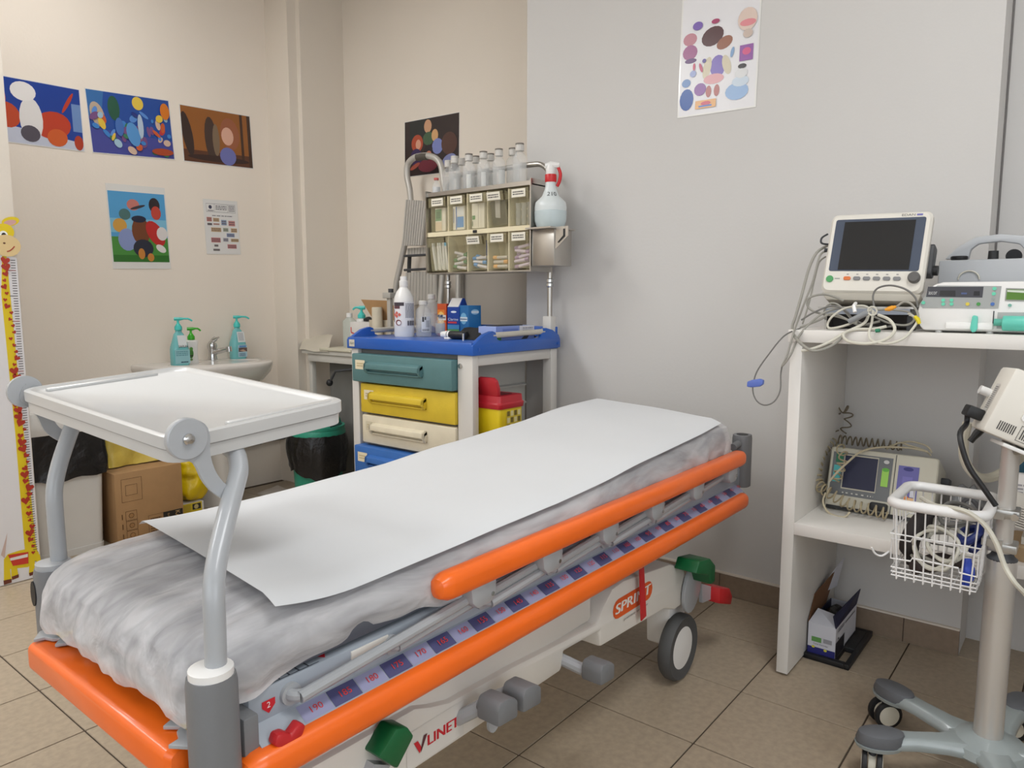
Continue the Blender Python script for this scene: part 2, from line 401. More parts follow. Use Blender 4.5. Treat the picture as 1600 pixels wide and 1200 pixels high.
# lettering on the base cover
p = Print((0, 0.9145, 0), (1, 0, 0), (0, 0, 1))
def capsule(x0, z0, x1, z1, hh, col, sh=0.05):
    pts = []
    L = math.hypot(x1 - x0, z1 - z0); a = math.atan2(z1 - z0, x1 - x0)
    for sgn, cx in ((1, L - hh * 0.5), (-1, hh * 0.5)):
        for i in range(7):
            t = -PI / 2 + PI * i / 6 if sgn == 1 else PI / 2 + PI * i / 6
            X = cx + hh * 0.5 * math.cos(t); Z = hh * 0.5 * math.sin(t)
            pts.append((x0 + X * math.cos(a) - Z * math.sin(a), z0 + X * math.sin(a) + Z * math.cos(a)))
    p.poly(pts, col)
capsule(1.545, 0.36, 1.755, 0.357, 0.052, (224, 92, 34))
for dx in (0, 0.003): p.text('SPRINT', 1.556 + dx, 0.347, 0.027, (240, 236, 230), 0.183, shear=0.15)
p.text('premium stretcher', 1.60, 0.316, 0.008, (90, 84, 80), 0.13)
bed.part('lettering', p.mb, PRN, ch, smooth=False)
p = Print((0, 0.9145, 0), (1, 0, 0), (0, 0, 1))
p.rect(0.835, 0.306, 0.985, 0.376, (214, 209, 202))
for dx in (0, 0.002): p.text('LINET', 0.887 + dx, 0.330, 0.020, (196, 30, 44), 0.083)
p
p.poly([(0.852, 0.352), (0.862, 0.352), (0.872, 0.334), (0.866, 0.326)], (196, 30, 44)).poly([(0.886, 0.356), (0.877, 0.356), (0.869, 0.334), (0.869, 0.326)], (90, 40, 48))
bed.part('lettering', p.mb, PRN, ch, smooth=False)
st = MB(); st.py([(1.645, 0.475), (1.665, 0.475), (1.688, 0.305), (1.662, 0.300)], 0.895, 0.899)
bed.part('red_strap', st, M_red)
# frame: side profiles, cross members
m = MB()
for y0, y1 in ((0.918, 0.945), (1.465, 1.49)): m.box(0.535, 2.38, y0, y1, 0.505, 0.583)
m.box(0.52, 0.56, 0.95, 1.465, 0.50, 0.56).box(2.32, 2.38, 0.95, 1.465, 0.50, 0.56)
fr = bed.part('frame', m, M_gs, bevel=0.004)
bed.part('lying_platform', MB().box(0.56, 2.30, 0.955, 1.46, 0.565, 0.585), M_dk, bevel=0.004)
bed.part('foot_panel', MB().box(0.492, 0.56, 0.955, 1.46, 0.50, 0.545), M_dk, bevel=0.004)
# sloping ledge with the centimetre scale
m = MB(); m.px([(0.885, 0.514), (0.920, 0.535), (0.920, 0.50), (0.885, 0.50)], 0.535, 2.33); bed.part('scale_ledge', m, M_gs)
p = Print((0.52, 0.885, 0.5143), (1, 0, 0), (0, 0.035, 0.021))
n = 31
for i in range(n):
    x = 0.09 + i * (1.72 / n)
    p.rect(x, 0.004, x + 1.72 / n * 0.97, 0.034, (76, 76, 118) if i % 2 else (150, 150, 182), True)
p.k += 1
for i in range(n):
    x = 0.09 + i * (1.72 / n)
    p.text(str(190 - 5 * i), x + 0.018, 0.014, 0.011, (205, 52, 48), 0.022)
bed.part('measuring_scale', p.mb, PRN, fr, smooth=False)
p = Print((0.53, 0.9175, 0.505), (1, 0, 0), (0, 0, 1))
p.poly([(0.026, 0.058), (0.026, 0.048), (0.037, 0.037), (0.048, 0.048), (0.048, 0.058)], (200, 34, 46)).text('2', 0.034, 0.046, 0.009, (245, 230, 230))
bed.part('angle_mark', p.mb, PRN, fr, smooth=False)
p = Print((0.535, 0.9185, 0.5835), (1, 0, 0), (0, 1, 0))
for i in range(6): p.rect(0.02 + i * 0.017, 0.002, 0.022 + i * 0.017, 0.016, (60, 62, 70), True)
p.rect(0.012, 0.0015, 0.125, 0.003, (60, 62, 70)).poly([(0.0, 0.004), (0.014, 0.004), (0.007, 0.018)], (200, 34, 46)).poly([(0.13, 0.018), (0.147, 0.018), (0.138, 0.004)], (200, 34, 46))
bed.part('angle_mark', p.mb, PRN, fr, smooth=False)
k = MB(); k.py([(0.546, 0.519), (0.552, 0.532), (0.566, 0.530), (0.574, 0.521), (0.590, 0.533), (0.600, 0.524), (0.592, 0.508), (0.576, 0.505), (0.560, 0.503)], 0.872, 0.892)
bed.part('red_lever', k, M_red, bevel=0.004)
bed.part('end_bracket', MB().box(0.512, 0.536, 0.893, 0.945, 0.455, 0.565), M_gp, bevel=0.003)
bed.part('end_bracket', MB().box(0.512, 0.536, 1.465, 1.52, 0.455, 0.565), M_gp, bevel=0.003)
bed.part('name_plate', MB().box(0.72, 0.80, 0.9155, 0.919, 0.555, 0.577), M_cw, fr, bevel=0.001)
# orange bumpers
def bar(x0, x1, y, z, ry, rz, name, parent=None):
    m = MB(); rings = []
    for t, s in ((0, 0.25), (0.006, 0.7), (0.02, 0.95), (0.035, 1.0)):
        rings.append((x0 + t, s))
    rings += [(x1 - t, s) for t, s in ((0.035, 1.0), (0.02, 0.95), (0.006, 0.7), (0, 0.25))]
    R = [[V((x, y + a * s, z + b * s)) for a, b in rr(0, 0, 2 * ry, 2 * rz, min(ry, rz) * 0.75, 4)] for x, s in rings]
    m.loft(R); return bed.part(name, m, M_or, parent)
bar(0.50, 2.335, 0.888, 0.489, 0.026, 0.026, 'side_bumper'); bar(0.50, 2.335, 1.527, 0.489, 0.026, 0.026, 'side_bumper')
def ybar(y0, y1, x, z, rx, rz, name):
    m = MB(); rings = []
    for t, s in ((0, 0.4), (0.004, 0.8), (0.014, 1.0)): rings.append((y0 + t, s))
    rings += [(y1 - t, s) for t, s in ((0.014, 1.0), (0.004, 0.8), (0, 0.4))]
    R = [[V((x + a * s, y, z + b * s)) for a, b in rr(0, 0, 2 * rx, 2 * rz, min(rx, rz) * 0.5, 4)] for y, s in rings]
    m.loft(R); return bed.part(name, m, M_or)
ybar(0.945, 1.475, 0.462, 0.508, 0.034, 0.027, 'foot_bumper')
ybar(0.93, 1.475, 0.528, 0.428, 0.034, 0.034, 'foot_bumper')
bed.part('bumper_seam', MB().box(0.458, 0.54, 0.93, 1.475, 0.464, 0.482), M_gp)
# corner sockets
def socket(x, y, z0, z1, s, slot):
    m = MB(); R = []
    for z in (z0, z1 - 0.012, z1):
        q = 1.0 if z < z1 - 0.001 else 0.94
        R.append([V((x + a * q, y + b * q, z)) for a, b in rr(0, 0, 0.064, 0.060, 0.024, 5)])
    m.loft(R)
    o = bed.part('corner_socket', m, M_gp)
    if slot:
        mm = MB(); mm.lathe([(0.022, 0.0), (0.0295, 0.002), (0.0295, 0.012), (0.022, 0.014)], (x, y, z1 - 0.002), 24); bed.part('collar', mm, M_wp if s < 0 else M_gl, o)
    return o
s1 = socket(0.475, 0.905, 0.40, 0.645, -1, True)
s2 = socket(0.492, 1.502, 0.48, 0.650, 1, True)
s3 = socket(2.40, 0.925, 0.515, 0.692, -1, False)
s4 = socket(2.40, 1.495, 0.515, 0.692, 1, False)
for s_, x, y in ((s3, 2.40, 0.925), (s4, 2.40, 1.495)):
    bed.part('socket_bore', MB().cyl((x, y, 0.6925), (x, y, 0.6935), 0.019), M_blk, s_)
bed.part('socket_pin', MB().cyl((2.365, 0.925, 0.665), (2.32, 0.925, 0.660), 0.012), M_gp, s3)
bed.part('socket_bore', MB().px(ell(1.512, 0.605, 0.012, 0.024), 0.458, 0.4605), M_blk, s2)
for y, sg, px_ in ((0.955, 1, 0.0), (1.452, -1, 0.0)):
    m = MB(); m.pz([(0.435, y), (0.452, y + sg * 0.004), (0.458, y + sg * 0.022), (0.468, y + sg * 0.03), (0.452, y + sg * 0.05), (0.475, y + sg * 0.062), (0.52, y + sg * 0.055), (0.525, y - sg * 0.03), (0.455, y - sg * 0.03)][::-1], 0.537, 0.543)
    fp = bed.part('release_plate', m, M_gl, bevel=0.001)
    p = Print((0.468, y + (0.034 if sg > 0 else -0.004), 0.5435), (0, -1, 0), (1, 0, 0)); p.poly([(0, 0), (0.034, 0), (0.017, 0.03)], (238, 210, 30)).poly([(0.012, 0.005), (0.022, 0.005), (0.017, 0.018)], (40, 36, 20))
    bed.part('warning_sticker', p.mb, PRN, fp, smooth=False)
# folding side rail: orange top rail, six folding arms with pivots
rail = bar(0.885, 2.305, 0.888, 0.636, 0.024, 0.025, 'top_rail')
EL = [(0.603, 0.542), (0.805, 0.542), (1.042, 0.539), (1.27, 0.545), (1.497, 0.545), (1.732, 0.552)]
BR = [(1.005, 0.585), (1.229, 0.586), (1.466, 0.587), (1.705, 0.587), (1.955, 0.587), (2.209, 0.589)]
for i, ((ex, ez), (bx_, bz)) in enumerate(zip(EL, BR)):
    ez = 0.558; oy = 0.902 if i % 2 else 0.896
    m = MB(); m.tube([(ex, 0.925, ez), (ex - 0.002, 0.908, ez), (ex + 0.012, oy, ez), (ex + 0.035, oy - 0.002, ez + 0.003), (bx_, oy, bz + 0.002)], 0.0095, 10, smooth=3)
    a_ = bed.part('rail_arm', m, M_gl)
    bed.part('arm_ferrule', MB().cyl((ex, 0.92, ez), (ex, 0.911, ez), 0.017), M_gl, a_)
    m = MB(); m.py([(bx_ - 0.04, 0.63), (bx_ + 0.035, 0.63), (bx_ + 0.035, 0.585), (bx_ + 0.018, 0.571), (bx_ - 0.02, 0.571), (bx_ - 0.034, 0.585)], 0.874, 0.912)
    b_ = bed.part('rail_bracket', m, M_gl, bevel=0.004)
    bed.part('rivet', MB().cyl((bx_ + 0.022, 0.8745, 0.588), (bx_ + 0.022, 0.8725, 0.588), 0.0045, n=10), M_chr, b_)

# ------------------------------------------------------------------ mattress, cover, paper
ZT = [(0.40, 0.660), (0.6, 0.672), (1.0, 0.680), (1.3, 0.687), (1.6, 0.706), (1.9, 0.727), (2.2, 0.750), (2.45, 0.756)]
def ztop(x):
    if x <= ZT[0][0]: return ZT[0][1]
    for (a, za), (b, zb) in zip(ZT, ZT[1:]):
        if x <= b:
            t = (x - a) / (b - a); return za + (zb - za) * t
    return ZT[-1][1]
def pad(x0, x1, y0, y1, infl, wr, hem, N=5, skirt=0.11, loops=22):
    m = MB(); rings = []
    cx, cy = (x0 + x1) / 2, (y0 + y1) / 2; W_, D_ = x1 - x0 + 2 * infl, y1 - y0 + 2 * infl
    def ring(d, zf, tag_):
        base = rr(cx, cy, W_ - 2 * d, D_ - 2 * d, max(0.02, 0.085 - d), N)
        pts = []
        L = len(base)
        for i in range(L):
            p, q = V(base[i]), V(base[(i + 1) % L]); k = max(1, int((q - p).length / 0.012) + 1) if tag_ else 1
            for j in range(cnt[i]): pts.append(p.lerp(q, j / cnt[i]))
        return [zf(p) for p in pts]
    b0 = rr(cx, cy, W_, D_, 0.085, N); cnt = []
    for i in range(len(b0)):
        l_ = (V(b0[i]) - V(b0[(i + 1) % len(b0)])).length; cnt.append(max(1, int(l_ / wr)))
    def nz(p, z, amp):
        if not amp: return 0
        return amp * (0.6 * noise.noise(V((p.x * 9, p.y * 9, z * 14))) + 0.6 * noise.noise(V((p.x * 12 + p.y * 44, p.y * 14 - p.x * 8, 3 + z * 30))) + 0.3 * noise.noise(V((p.x * 26, p.y * 26, z * 40 + 9))))
    amp = 0.0075 if hem else 0.0
    half = min(W_, D_) / 2 - 0.03
    for k in range(loops):
        d = half * (1 - k / (loops - 1)) ** 1.2
        zz = lambda p, d=d: V((p.x, p.y, ztop(p.x) + infl - 0.022 * max(0, 1 - d / 0.05) ** 2 + nz(p, 0.0, amp)))
        rings.append(ring(d, zz, 1))
    steps = 12
    for k in range(1, steps + 1):
        t = k / steps
        def zz(p, t=t):
            top = ztop(p.x) + infl - 0.022
            bot = (0.59 + max(0, p.x - 1.5) * 0.06) if not hem else 0.592 - 0.034 * max(0, min(1, (0.50 - p.x) / 0.03)) + max(0, p.x - 1.5) * 0.05 + 0.022 * noise.noise(V((p.x * 6, p.y * 6, 5))) + 0.012 * noise.noise(V((p.x * 14, p.y * 14, 1)))
            bulge = 0.012 * math.sin(PI * t) + (0.012 * t * max(0, min(1, (0.50 - p.x) / 0.03)) + 0.016 * t * noise.noise(V((p.x * 18, p.y * 18, 2))) if hem else 0) + nz(p, t * 0.1, amp * 0.9)
            c = V((min(max(p.x, x0 + 0.2), x1 - 0.2), min(max(p.y, y0 + 0.2), y1 - 0.2), 0)); dr = V((p.x, p.y, 0)) - c
            dr = dr.normalized() if dr.length > 1e-6 else V((0, 0, 0))
            return V((p.x, p.y, top + (bot - top) * t)) + dr * bulge
        rings.append(ring(0, zz, 1))
    m.loft(rings, True, not hem); return m
mt = solo('mattress', 'dark grey padded mattress under a thin see-through cover on the stretcher', 'mattress', pad(0.47, 2.30, 0.925, 1.49, 0.0, 0.06, False, loops=6), mat('mattress_vinyl', (92, 96, 106), 0.55, var=0.05), (1.4, 1.2075, 0.585))
M_cov = bpy.data.materials.new('nonwoven_cover'); M_cov.use_nodes = True; MATS['nonwoven_cover'] = M_cov
nt = M_cov.node_tree; b = nt.nodes['Principled BSDF']; b.inputs['Base Color'].default_value = (*lin((236, 233, 234)), 1); b.inputs['Roughness'].default_value = 0.6
tc = nt.nodes.new('ShaderNodeTexCoord'); mp = nt.nodes.new('ShaderNodeMapping'); mp.inputs['Scale'].default_value = (5, 20, 16); mp.inputs['Rotation'].default_value = (0, 0, 0.35)
nz_ = nt.nodes.new('ShaderNodeTexNoise'); nz_.inputs['Scale'].default_value = 1.0; nz_.inputs['Detail'].default_value = 4; nz_.inputs['Distortion'].default_value = 0.8
rp = nt.nodes.new('ShaderNodeMapRange'); rp.inputs[1].default_value = 0.33; rp.inputs[2].default_value = 0.68; rp.inputs[3].default_value = 0.34; rp.inputs[4].default_value = 0.60
nt.links.new(tc.outputs['Object'], mp.inputs[0]); nt.links.new(mp.outputs[0], nz_.inputs['Vector']); nt.links.new(nz_.outputs['Fac'], rp.inputs[0]); sx_n = nt.nodes.new('ShaderNodeSeparateXYZ'); nt.links.new(tc.outputs['Object'], sx_n.inputs[0])
hz_n = nt.nodes.new('ShaderNodeMapRange'); hz_n.inputs[1].default_value = 0.055; hz_n.inputs[2].default_value = 0.0; hz_n.inputs[3].default_value = 0.0; hz_n.inputs[4].default_value = 0.22
ad_n = nt.nodes.new('ShaderNodeMath'); ad_n.operation = 'ADD'; ad_n.use_clamp = True     # the gathered hem lies double
nt.links.new(sx_n.outputs[2], hz_n.inputs[0]); nt.links.new(hz_n.outputs[0], ad_n.inputs[1]); nt.links.new(rp.outputs[0], ad_n.inputs[0]); nt.links.new(ad_n.outputs[0], b.inputs['Alpha'])
n2 = nt.nodes.new('ShaderNodeTexNoise'); n2.inputs['Scale'].default_value = 11; n2.inputs['Detail'].default_value = 3; n2.inputs['Distortion'].default_value = 1.0
bp = nt.nodes.new('ShaderNodeBump'); bp.inputs['Strength'].default_value = 0.45; bp.inputs['Distance'].default_value = 0.02
mp2 = nt.nodes.new('ShaderNodeMapping'); mp2.inputs['Scale'].default_value = (0.6, 1.6, 1.4); mp2.inputs['Rotation'].default_value = (0, 0, -0.4)
nt.links.new(tc.outputs['Object'], mp2.inputs[0]); nt.links.new(mp2.outputs[0], n2.inputs['Vector']); nt.links.new(n2.outputs['Fac'], bp.inputs['Height']); nt.links.new(bp.outputs['Normal'], b.inputs['Normal'])
cv = solo('mattress_cover', 'crinkled translucent white disposable cover stretched over the grey mattress', 'mattress cover', pad(0.47, 2.30, 0.925, 1.49, 0.010, 0.011, True, loops=30), M_cov, (1.4, 1.2075, 0.585), ang=80)
def sheet(u, v):
    xl = 0.585 + 0.07 * v; xr = 2.20 + 0.18 * v
    x = xl + (xr - xl) * u; y = 0.918 + 0.592 * v
    z = ztop(x) + 0.019
    if v < 0.06: z -= 0.010 * ((0.06 - v) / 0.06)
    if v > 0.95: z -= 0.012 * ((v - 0.95) / 0.05) ** 2
    z += 0.022 * max(0, 1 - u / 0.10) ** 2 * (1 - 0.6 * v)
    z += 0.004 * noise.noise(V((x * 2.2, y * 3.0, 1))) + 0.003 * noise.noise(V((x * 5, y * 2, 4))) * (0.4 + u)
    return V((x, y, z))
solo('paper_sheet', 'smooth white paper sheet rolled out along the top of the stretcher mattress', 'paper sheet', MB().grid(sheet, 90, 30), mat('paper_white', (214, 215, 217), 0.8, var=0.01), (1.4, 1.2075, 0.70), ang=80)

# ------------------------------------------------------------------ tray shelf on two bent poles at the foot end
tr = Thing('tray_shelf', 'white rimmed tray shelf on two bent grey tube legs at the foot of the stretcher', 'tray', (0.48, 1.2, 0.65))
TM = Matrix.Translation((0.642, 1.29, 0.9795)) @ Matrix.Rotation(0.02, 4, 'Z') @ Matrix.Rotation(-math.atan(0.066), 4, 'Y') @ Matrix.Rotation(math.atan(0.055), 4, 'X')
w_, d_ = 0.321, 0.55
R = lambda o, z, r=0.03: [V((x, y, z)) for x, y in rr(0, 0, w_ - 2 * o, d_ - 2 * o, r, 5)]
m = MB(); m.loft([R(0.012, -0.042), R(0.004, -0.041), R(0.0035, -0.022), R(0.0, -0.020), R(0.0, -0.002), R(0.003, 0.0), R(0.009, 0.0), R(0.012, -0.003), R(0.018, -0.007)], True, True, TM)
M_tray = mat('tray_plastic', (196, 195, 193), 0.3, var=0.01, coat=0.2)
tt = tr.part('tray_top', m, M_tray)
m = MB(); m.loft([R(0.0055, -0.0222), R(0.002, -0.0222), R(0.002, -0.0205), R(0.0055, -0.0205)], False, False, TM, closed=True); tr.part('rim_seam', m, mat('seam_grey', (150, 148, 146), 0.6), tt)
for gx, gy in ((0.05, -d_ / 2 + 0.03), (-0.02, d_ / 2 - 0.03)):
    tr.part('grip_ridge', MB().cbox((gx, gy, -0.0045), (0.21, 0.014, 0.007), TM), M_tray, tt, bevel=0.003)
def ppath(pts): return [pyy(u, v, y) for u, v, y in pts]
NEAR = ppath([(338, 1062, 0.905), (336, 985, 0.906), (334, 925, 0.912), (338, 880, 0.93), (353, 812, 0.965), (367, 760, 0.998), (373, 733, 1.015), (368, 708, 1.035), (352, 694, 1.06)])
FAR = ppath([(95, 905, 1.502), (91, 860, 1.502), (86, 800, 1.505), (85, 765, 1.51), (93, 725, 1.52), (108, 680, 1.53), (117, 655, 1.535), (120, 645, 1.53)])
for pts, ys, hc_, cres, sg in ((NEAR, 1.0, (289, 685), [(262, 700), (282, 716), (302, 724), (314, 748), (330, 768), (352, 780), (360, 764), (346, 752), (333, 732), (326, 705), (326, 682), (318, 662), (290, 652), (264, 668)], -1),
                           (FAR, 1.572, (40, 612), [(30, 622), (45, 636), (58, 652), (68, 672), (84, 685), (102, 692), (108, 679), (92, 668), (80, 652), (70, 636), (62, 615), (40, 600)], 1)):
    m = MB(); m.tube(pts, 0.0145, 14, smooth=4); po = tr.part('bent_pole', m, M_gl)
    c = catmull([pyy(u, v, ys) for u, v in cres], 3, True)
    m = MB(); m.loft([[q + V((0, -0.004, 0)) for q in c], [q + V((0, 0.003, 0)) for q in c]])
    cr = tr.part('crescent_bracket', m, M_gl)
    h = pyy(hc_[0], hc_[1], ys)
    mm = Matrix.Translation(h + V((0, 0.004 * sg, 0))) @ Matrix.Rotation(PI / 2 if sg < 0 else -PI / 2, 4, 'X')
    tr.part('hinge_disc', MB().lathe([(0.030, -0.004), (0.030, 0.004), (0.0285, 0.006), (0.0005, 0.006)], (0, 0, 0), 32, mm), M_gl, cr)
    tr.part('screw', MB().lathe([(0.0085, 0.006), (0.0085, 0.009), (0.006, 0.012), (0.0005, 0.013)], (0, 0, 0), 18, mm), M_chr, cr)
tr.part('support_stub', MB().cyl(pyy(107, 655, 1.50), pyy(128, 647, 1.56), 0.0115), M_gl)
# ------------------------------------------------------------------ posters
M_lam = mat('laminate_film', (226, 224, 220), 0.18, var=0.01, coat=0.3)
def poster(label, c, wx, wz, plane, draw, tilt=0.0, margin=0.004, rotz=None, cat='poster', name='poster', bot=0.0, top=0.0):
    """c = centre, plane 'y' (left wall, faces -y) or 'x' (faces -x); draw(Print, w, h) in metres from the lower left"""
    ux = V((1, 0, 0)) if plane == 'y' else V((0, -1, 0)); uz = V((0, 0, 1)); nrm = ux.cross(uz)
    ca, sa = math.cos(tilt), math.sin(tilt); ux2 = ux * ca + uz * sa; uz2 = uz * ca - ux * sa
    c = V(c); t = Thing(name, label, cat, c - uz2 * wz / 2)
    m = MB(); cor = [c + ux2 * (sx * wx / 2) + uz2 * (sz * wz / 2) for sx, sz in ((-1, -1), (1, -1), (1, 1), (-1, 1))]
    m.loft([[q - nrm * 0.0005 for q in cor], [q + nrm * 0.0012 for q in cor]])
    t.part('sheet', m, M_lam)
    p = Print(c - ux2 * (wx / 2 - margin) - uz2 * (wz / 2 - margin - bot) + nrm * 0.0013, ux2, uz2, 0.00012)
    draw(p, wx - 2 * margin, wz - 2 * margin - bot - top)
    t.part('picture', p.mb, PRNG, smooth=False)
    return t
def blobs(p, w, h, L):
    for (x, y, a, b, rot, col) in L:   # clip to the sheet by polygon clamping
        pts = [(min(max(q[0], 0), w), min(max(q[1], 0), h)) for q in ell(x * w, y * h, a * w, b * h, 18, rot)]
        p.poly(pts, col)
def art1(p, w, h):      # deep blue night with orange and white shapes
    p.rect(0, 0, w, h, (28, 62, 148)); p.poly([(0, 0), (w, 0), (w, .12 * h), (.6 * w, .2 * h), (0, .3 * h)], (196, 200, 216))
    p.rect(.9 * w, .3 * h, w, .75 * h, (110, 140, 190))
    blobs(p, w, h, [(.12, .72, .10, .22, .2, (190, 78, 44)), (.22, .42, .13, .2, .4, (188, 72, 40)), (.68, .35, .2, .22, .3, (190, 62, 36)), (.86, .75, .02, .2, -.5, (186, 62, 40)), (.46, .40, .12, .34, 0, (226, 222, 220)), (.40, .82, .13, .15, 0, (232, 228, 226)), (.10, .2, .09, .14, 0, (214, 204, 208)), (.44, .17, .10, .13, 0, (84, 78, 88)), (.72, .16, .11, .14, .3, (206, 92, 40)), (.95, .12, .05, .12, 0, (176, 60, 36))])
def art2(p, w, h):      # crowded blue scene under a yellow disc
    p.rect(0, 0, w, h, (40, 78, 156)); p.poly([(0, 0), (w, 0), (w, .3 * h), (0, .4 * h)], (70, 74, 150)); p.poly([(0, .55 * h), (.14 * w, .55 * h), (.2 * w, h), (0, h)], (58, 110, 170))
    r = random.Random(3); pal = [(66, 130, 200), (46, 60, 130), (200, 92, 50), (226, 190, 70), (120, 80, 130), (160, 190, 210), (60, 120, 90), (190, 60, 60), (210, 180, 160), (90, 140, 210)]
    blobs(p, w, h, [(.60, .88, .07, .11, 0, (228, 196, 78)), (.10, .62, .08, .2, .2, (190, 170, 150)), (.3, .75, .07, .2, 0, (44, 90, 70))])
    for i in range(46):
        y = r.uniform(.06, .7); blobs(p, w, h, [(r.uniform(.05, .96), y, r.uniform(.015, .05), r.uniform(.03, .10), r.uniform(-1, 1), r.choice(pal))])
    blobs(p, w, h, [(.50, .35, .08, .2, .2, (88, 148, 206)), (.60, .5, .035, .2, 0, (180, 196, 214)), (.34, .45, .05, .15, 0, (70, 110, 180)), (.85, .1, .14, .06, 0, (170, 70, 40)), (.93, .8, .06, .14, 0, (214, 120, 40))])
def art3(p, w, h):      # warm brown interior with one lilac and auburn shape
    p.rect(0, 0, w, h, (150, 92, 42)); p.rect(0, 0, w, .22 * h, (92, 54, 36)); p.rect(.84 * w, .1 * h, .88 * w, h, (70, 46, 34)); p.rect(.95 * w, 0, w, h, (66, 44, 34))
    blobs(p, w, h, [(.07, .5, .07, .4, .15, (58, 42, 38)), (.4, .45, .09, .42, .05, (70, 52, 46)), (.47, .45, .05, .3, 0, (128, 106, 84)), (.5, .1, .45, .06, 0, (58, 38, 34)), (.68, .6, .14, .3, .1, (156, 92, 62)), (.64, .55, .09, .17, 0, (222, 172, 150)), (.63, .17, .12, .17, 0, (112, 116, 178))])
def art4(p, w, h):      # blue sky above green grass with a cluster of bright shapes
    p.rect(0, .32 * h, w, h, (84, 158, 208)); p.rect(0, .42 * h, w, .62 * h, (126, 186, 214)); p.rect(0, 0, w, .36 * h, (74, 140, 62)); p.rect(0, 0, w, .1 * h, (52, 112, 46))
    blobs(p, w, h, [(.42, .82, .11, .08, 0, (198, 120, 110)), (.5, .79, .14, .02, .3, (60, 54, 60)), (.80, .83, .10, .11, 0, (48, 40, 44)), (.82, .72, .09, .10, 0, (192, 70, 56)), (.26, .68, .10, .08, 0, (76, 112, 110)), (.16, .52, .12, .10, 0, (206, 156, 72)), (.27, .32, .16, .16, 0, (136, 150, 196)), (.52, .45, .16, .2, 0, (116, 66, 40)), (.50, .62, .13, .05, 0, (34, 40, 62)), (.54, .2, .18, .13, 0, (46, 48, 62)), (.50, .12, .06, .08, 0, (196, 130, 60)), (.66, .07, .06, .06, 0, (196, 130, 60)), (.78, .42, .14, .2, .5, (188, 46, 44)), (.90, .42, .10, .1, 0, (220, 214, 212)), (.86, .2, .1, .05, -.6, (222, 218, 214))])
def art5(p, w, h):      # dark sketchy group
    p.rect(0, 0, w, h, (46, 36, 36)); p.rect(.1 * w, .65 * h, .5 * w, h, (38, 42, 42))
    blobs(p, w, h, [(.24, .58, .11, .16, 0, (170, 74, 48)), (.26, .56, .05, .09, 0, (206, 150, 124)), (.22, .33, .11, .16, 0, (54, 42, 80)), (.44, .86, .07, .12, 0, (196, 150, 116)), (.45, .64, .10, .12, 0, (66, 92, 66)), (.57, .68, .06, .11, 0, (206, 160, 110)), (.62, .48, .10, .14, 0, (120, 130, 186)), (.46, .44, .07, .09, 0, (36, 30, 36)), (.46, .36, .05, .06, 0, (190, 120, 96)), (.44, .16, .18, .12, 0, (112, 44, 56)), (.83, .5, .14, .2, .3, (82, 54, 46)), (.83, .2, .13, .11, .3, (126, 132, 176)), (.2, .17, .1, .04, .4, (160, 80, 66))])
def art6(p, w, h):      # pale sheet of stickers
    p.rect(0, 0, w, h, (224, 222, 224))
    S = lambda x, y: ((x - 130) / 740 * w, (1085 - y) / 1375 * h + 0.0)
    def E(x, y, a, b, col, rot=0): 
        c = S(x, y); p.ell(c[0], c[1], a / 740 * w, b / 1375 * h, col, rot)
    E(215, 185, 70, 75, (188, 128, 140)); E(220, 340, 75, 90, (158, 92, 136)); E(230, 440, 60, 30, (96, 62, 112))
    E(440, 200, 110, 110, (84, 52, 54), .3); E(560, 300, 80, 70, (150, 100, 80), .4)
    E(505, 560, 75, 130, (126, 110, 180)); E(400, 560, 40, 130, (206, 196, 172), -.2); E(590, 560, 40, 120, (206, 196, 172), .3); E(470, 700, 100, 60, (214, 160, 164))
    E(425, 840, 28, 70, (176, 112, 108)); E(505, 840, 28, 70, (176, 112, 108))
    E(205, 900, 70, 130, (44, 84, 156)); E(195, 700, 45, 50, (108, 138, 184)); E(340, 800, 60, 75, (138, 92, 156))
    E(700, 890, 110, 100, (150, 178, 214)); E(730, 780, 80, 60, (196, 208, 220)); E(740, 610, 40, 28, (60, 58, 60)); E(735, 690, 60, 55, (214, 214, 214))
    c0, c1 = S(710, 555), S(835, 375); p.rect(c0[0], c0[1], c1[0], c1[1], (146, 92, 160)); E(775, 450, 40, 42, (206, 96, 136))
    E(640, 430, 16, 60, (130, 160, 196), -.2); E(262, 600, 32, 40, (150, 160, 200)); E(270, 520, 12, 45, (196, 84, 110)); E(340, 545, 14, 60, (190, 84, 116), .35); E(370, 470, 20, 24, (96, 84, 150))
    E(290, 45, 50, 50, (120, 92, 170)); E(465, 35, 40, 28, (162, 62, 100)); E(770, 90, 90, 130, (218, 196, 184)); E(775, 130, 75, 40, (220, 140, 146)); E(780, 250, 45, 50, (200, 182, 170))
    c0, c1 = S(300, 1030), S(505, 935); p.rect(c0[0], c0[1], c1[0], c1[1], (226, 174, 120)); E(405, 975, 50, 25, (200, 96, 110)); c0, c1 = S(335, 1015), S(465, 995); p.rect(c0[0], c0[1], c1[0], c1[1], (96, 130, 190))
def ctr(uvs, plane, P):
    q = [pyy(u, v, P) if plane == 'y' else pxx(u, v, P) for u, v in uvs]; return sum(q, V((0, 0, 0))) / len(q)
yw = WY - 0.001
poster('landscape poster with deep blue background and large orange and white shapes, beside the white pier', ctr([(0, 117), (120, 137), (126, 236), (5, 225)], 'y', yw) + V((-.03, 0, 0)), 0.42, 0.30, 'y', art1, 0.02)
poster('landscape poster of a crowded blue scene under a yellow moon', ctr([(134, 139), (265, 154), (272, 250), (142, 240)], 'y', yw), 0.426, 0.312, 'y', art2, 0.06)
poster('landscape poster with a warm brown room and one lilac and auburn figure', ctr([(280, 163), (390, 180), (395, 262), (288, 255)], 'y', yw), 0.43, 0.305, 'y', art3, 0.035)
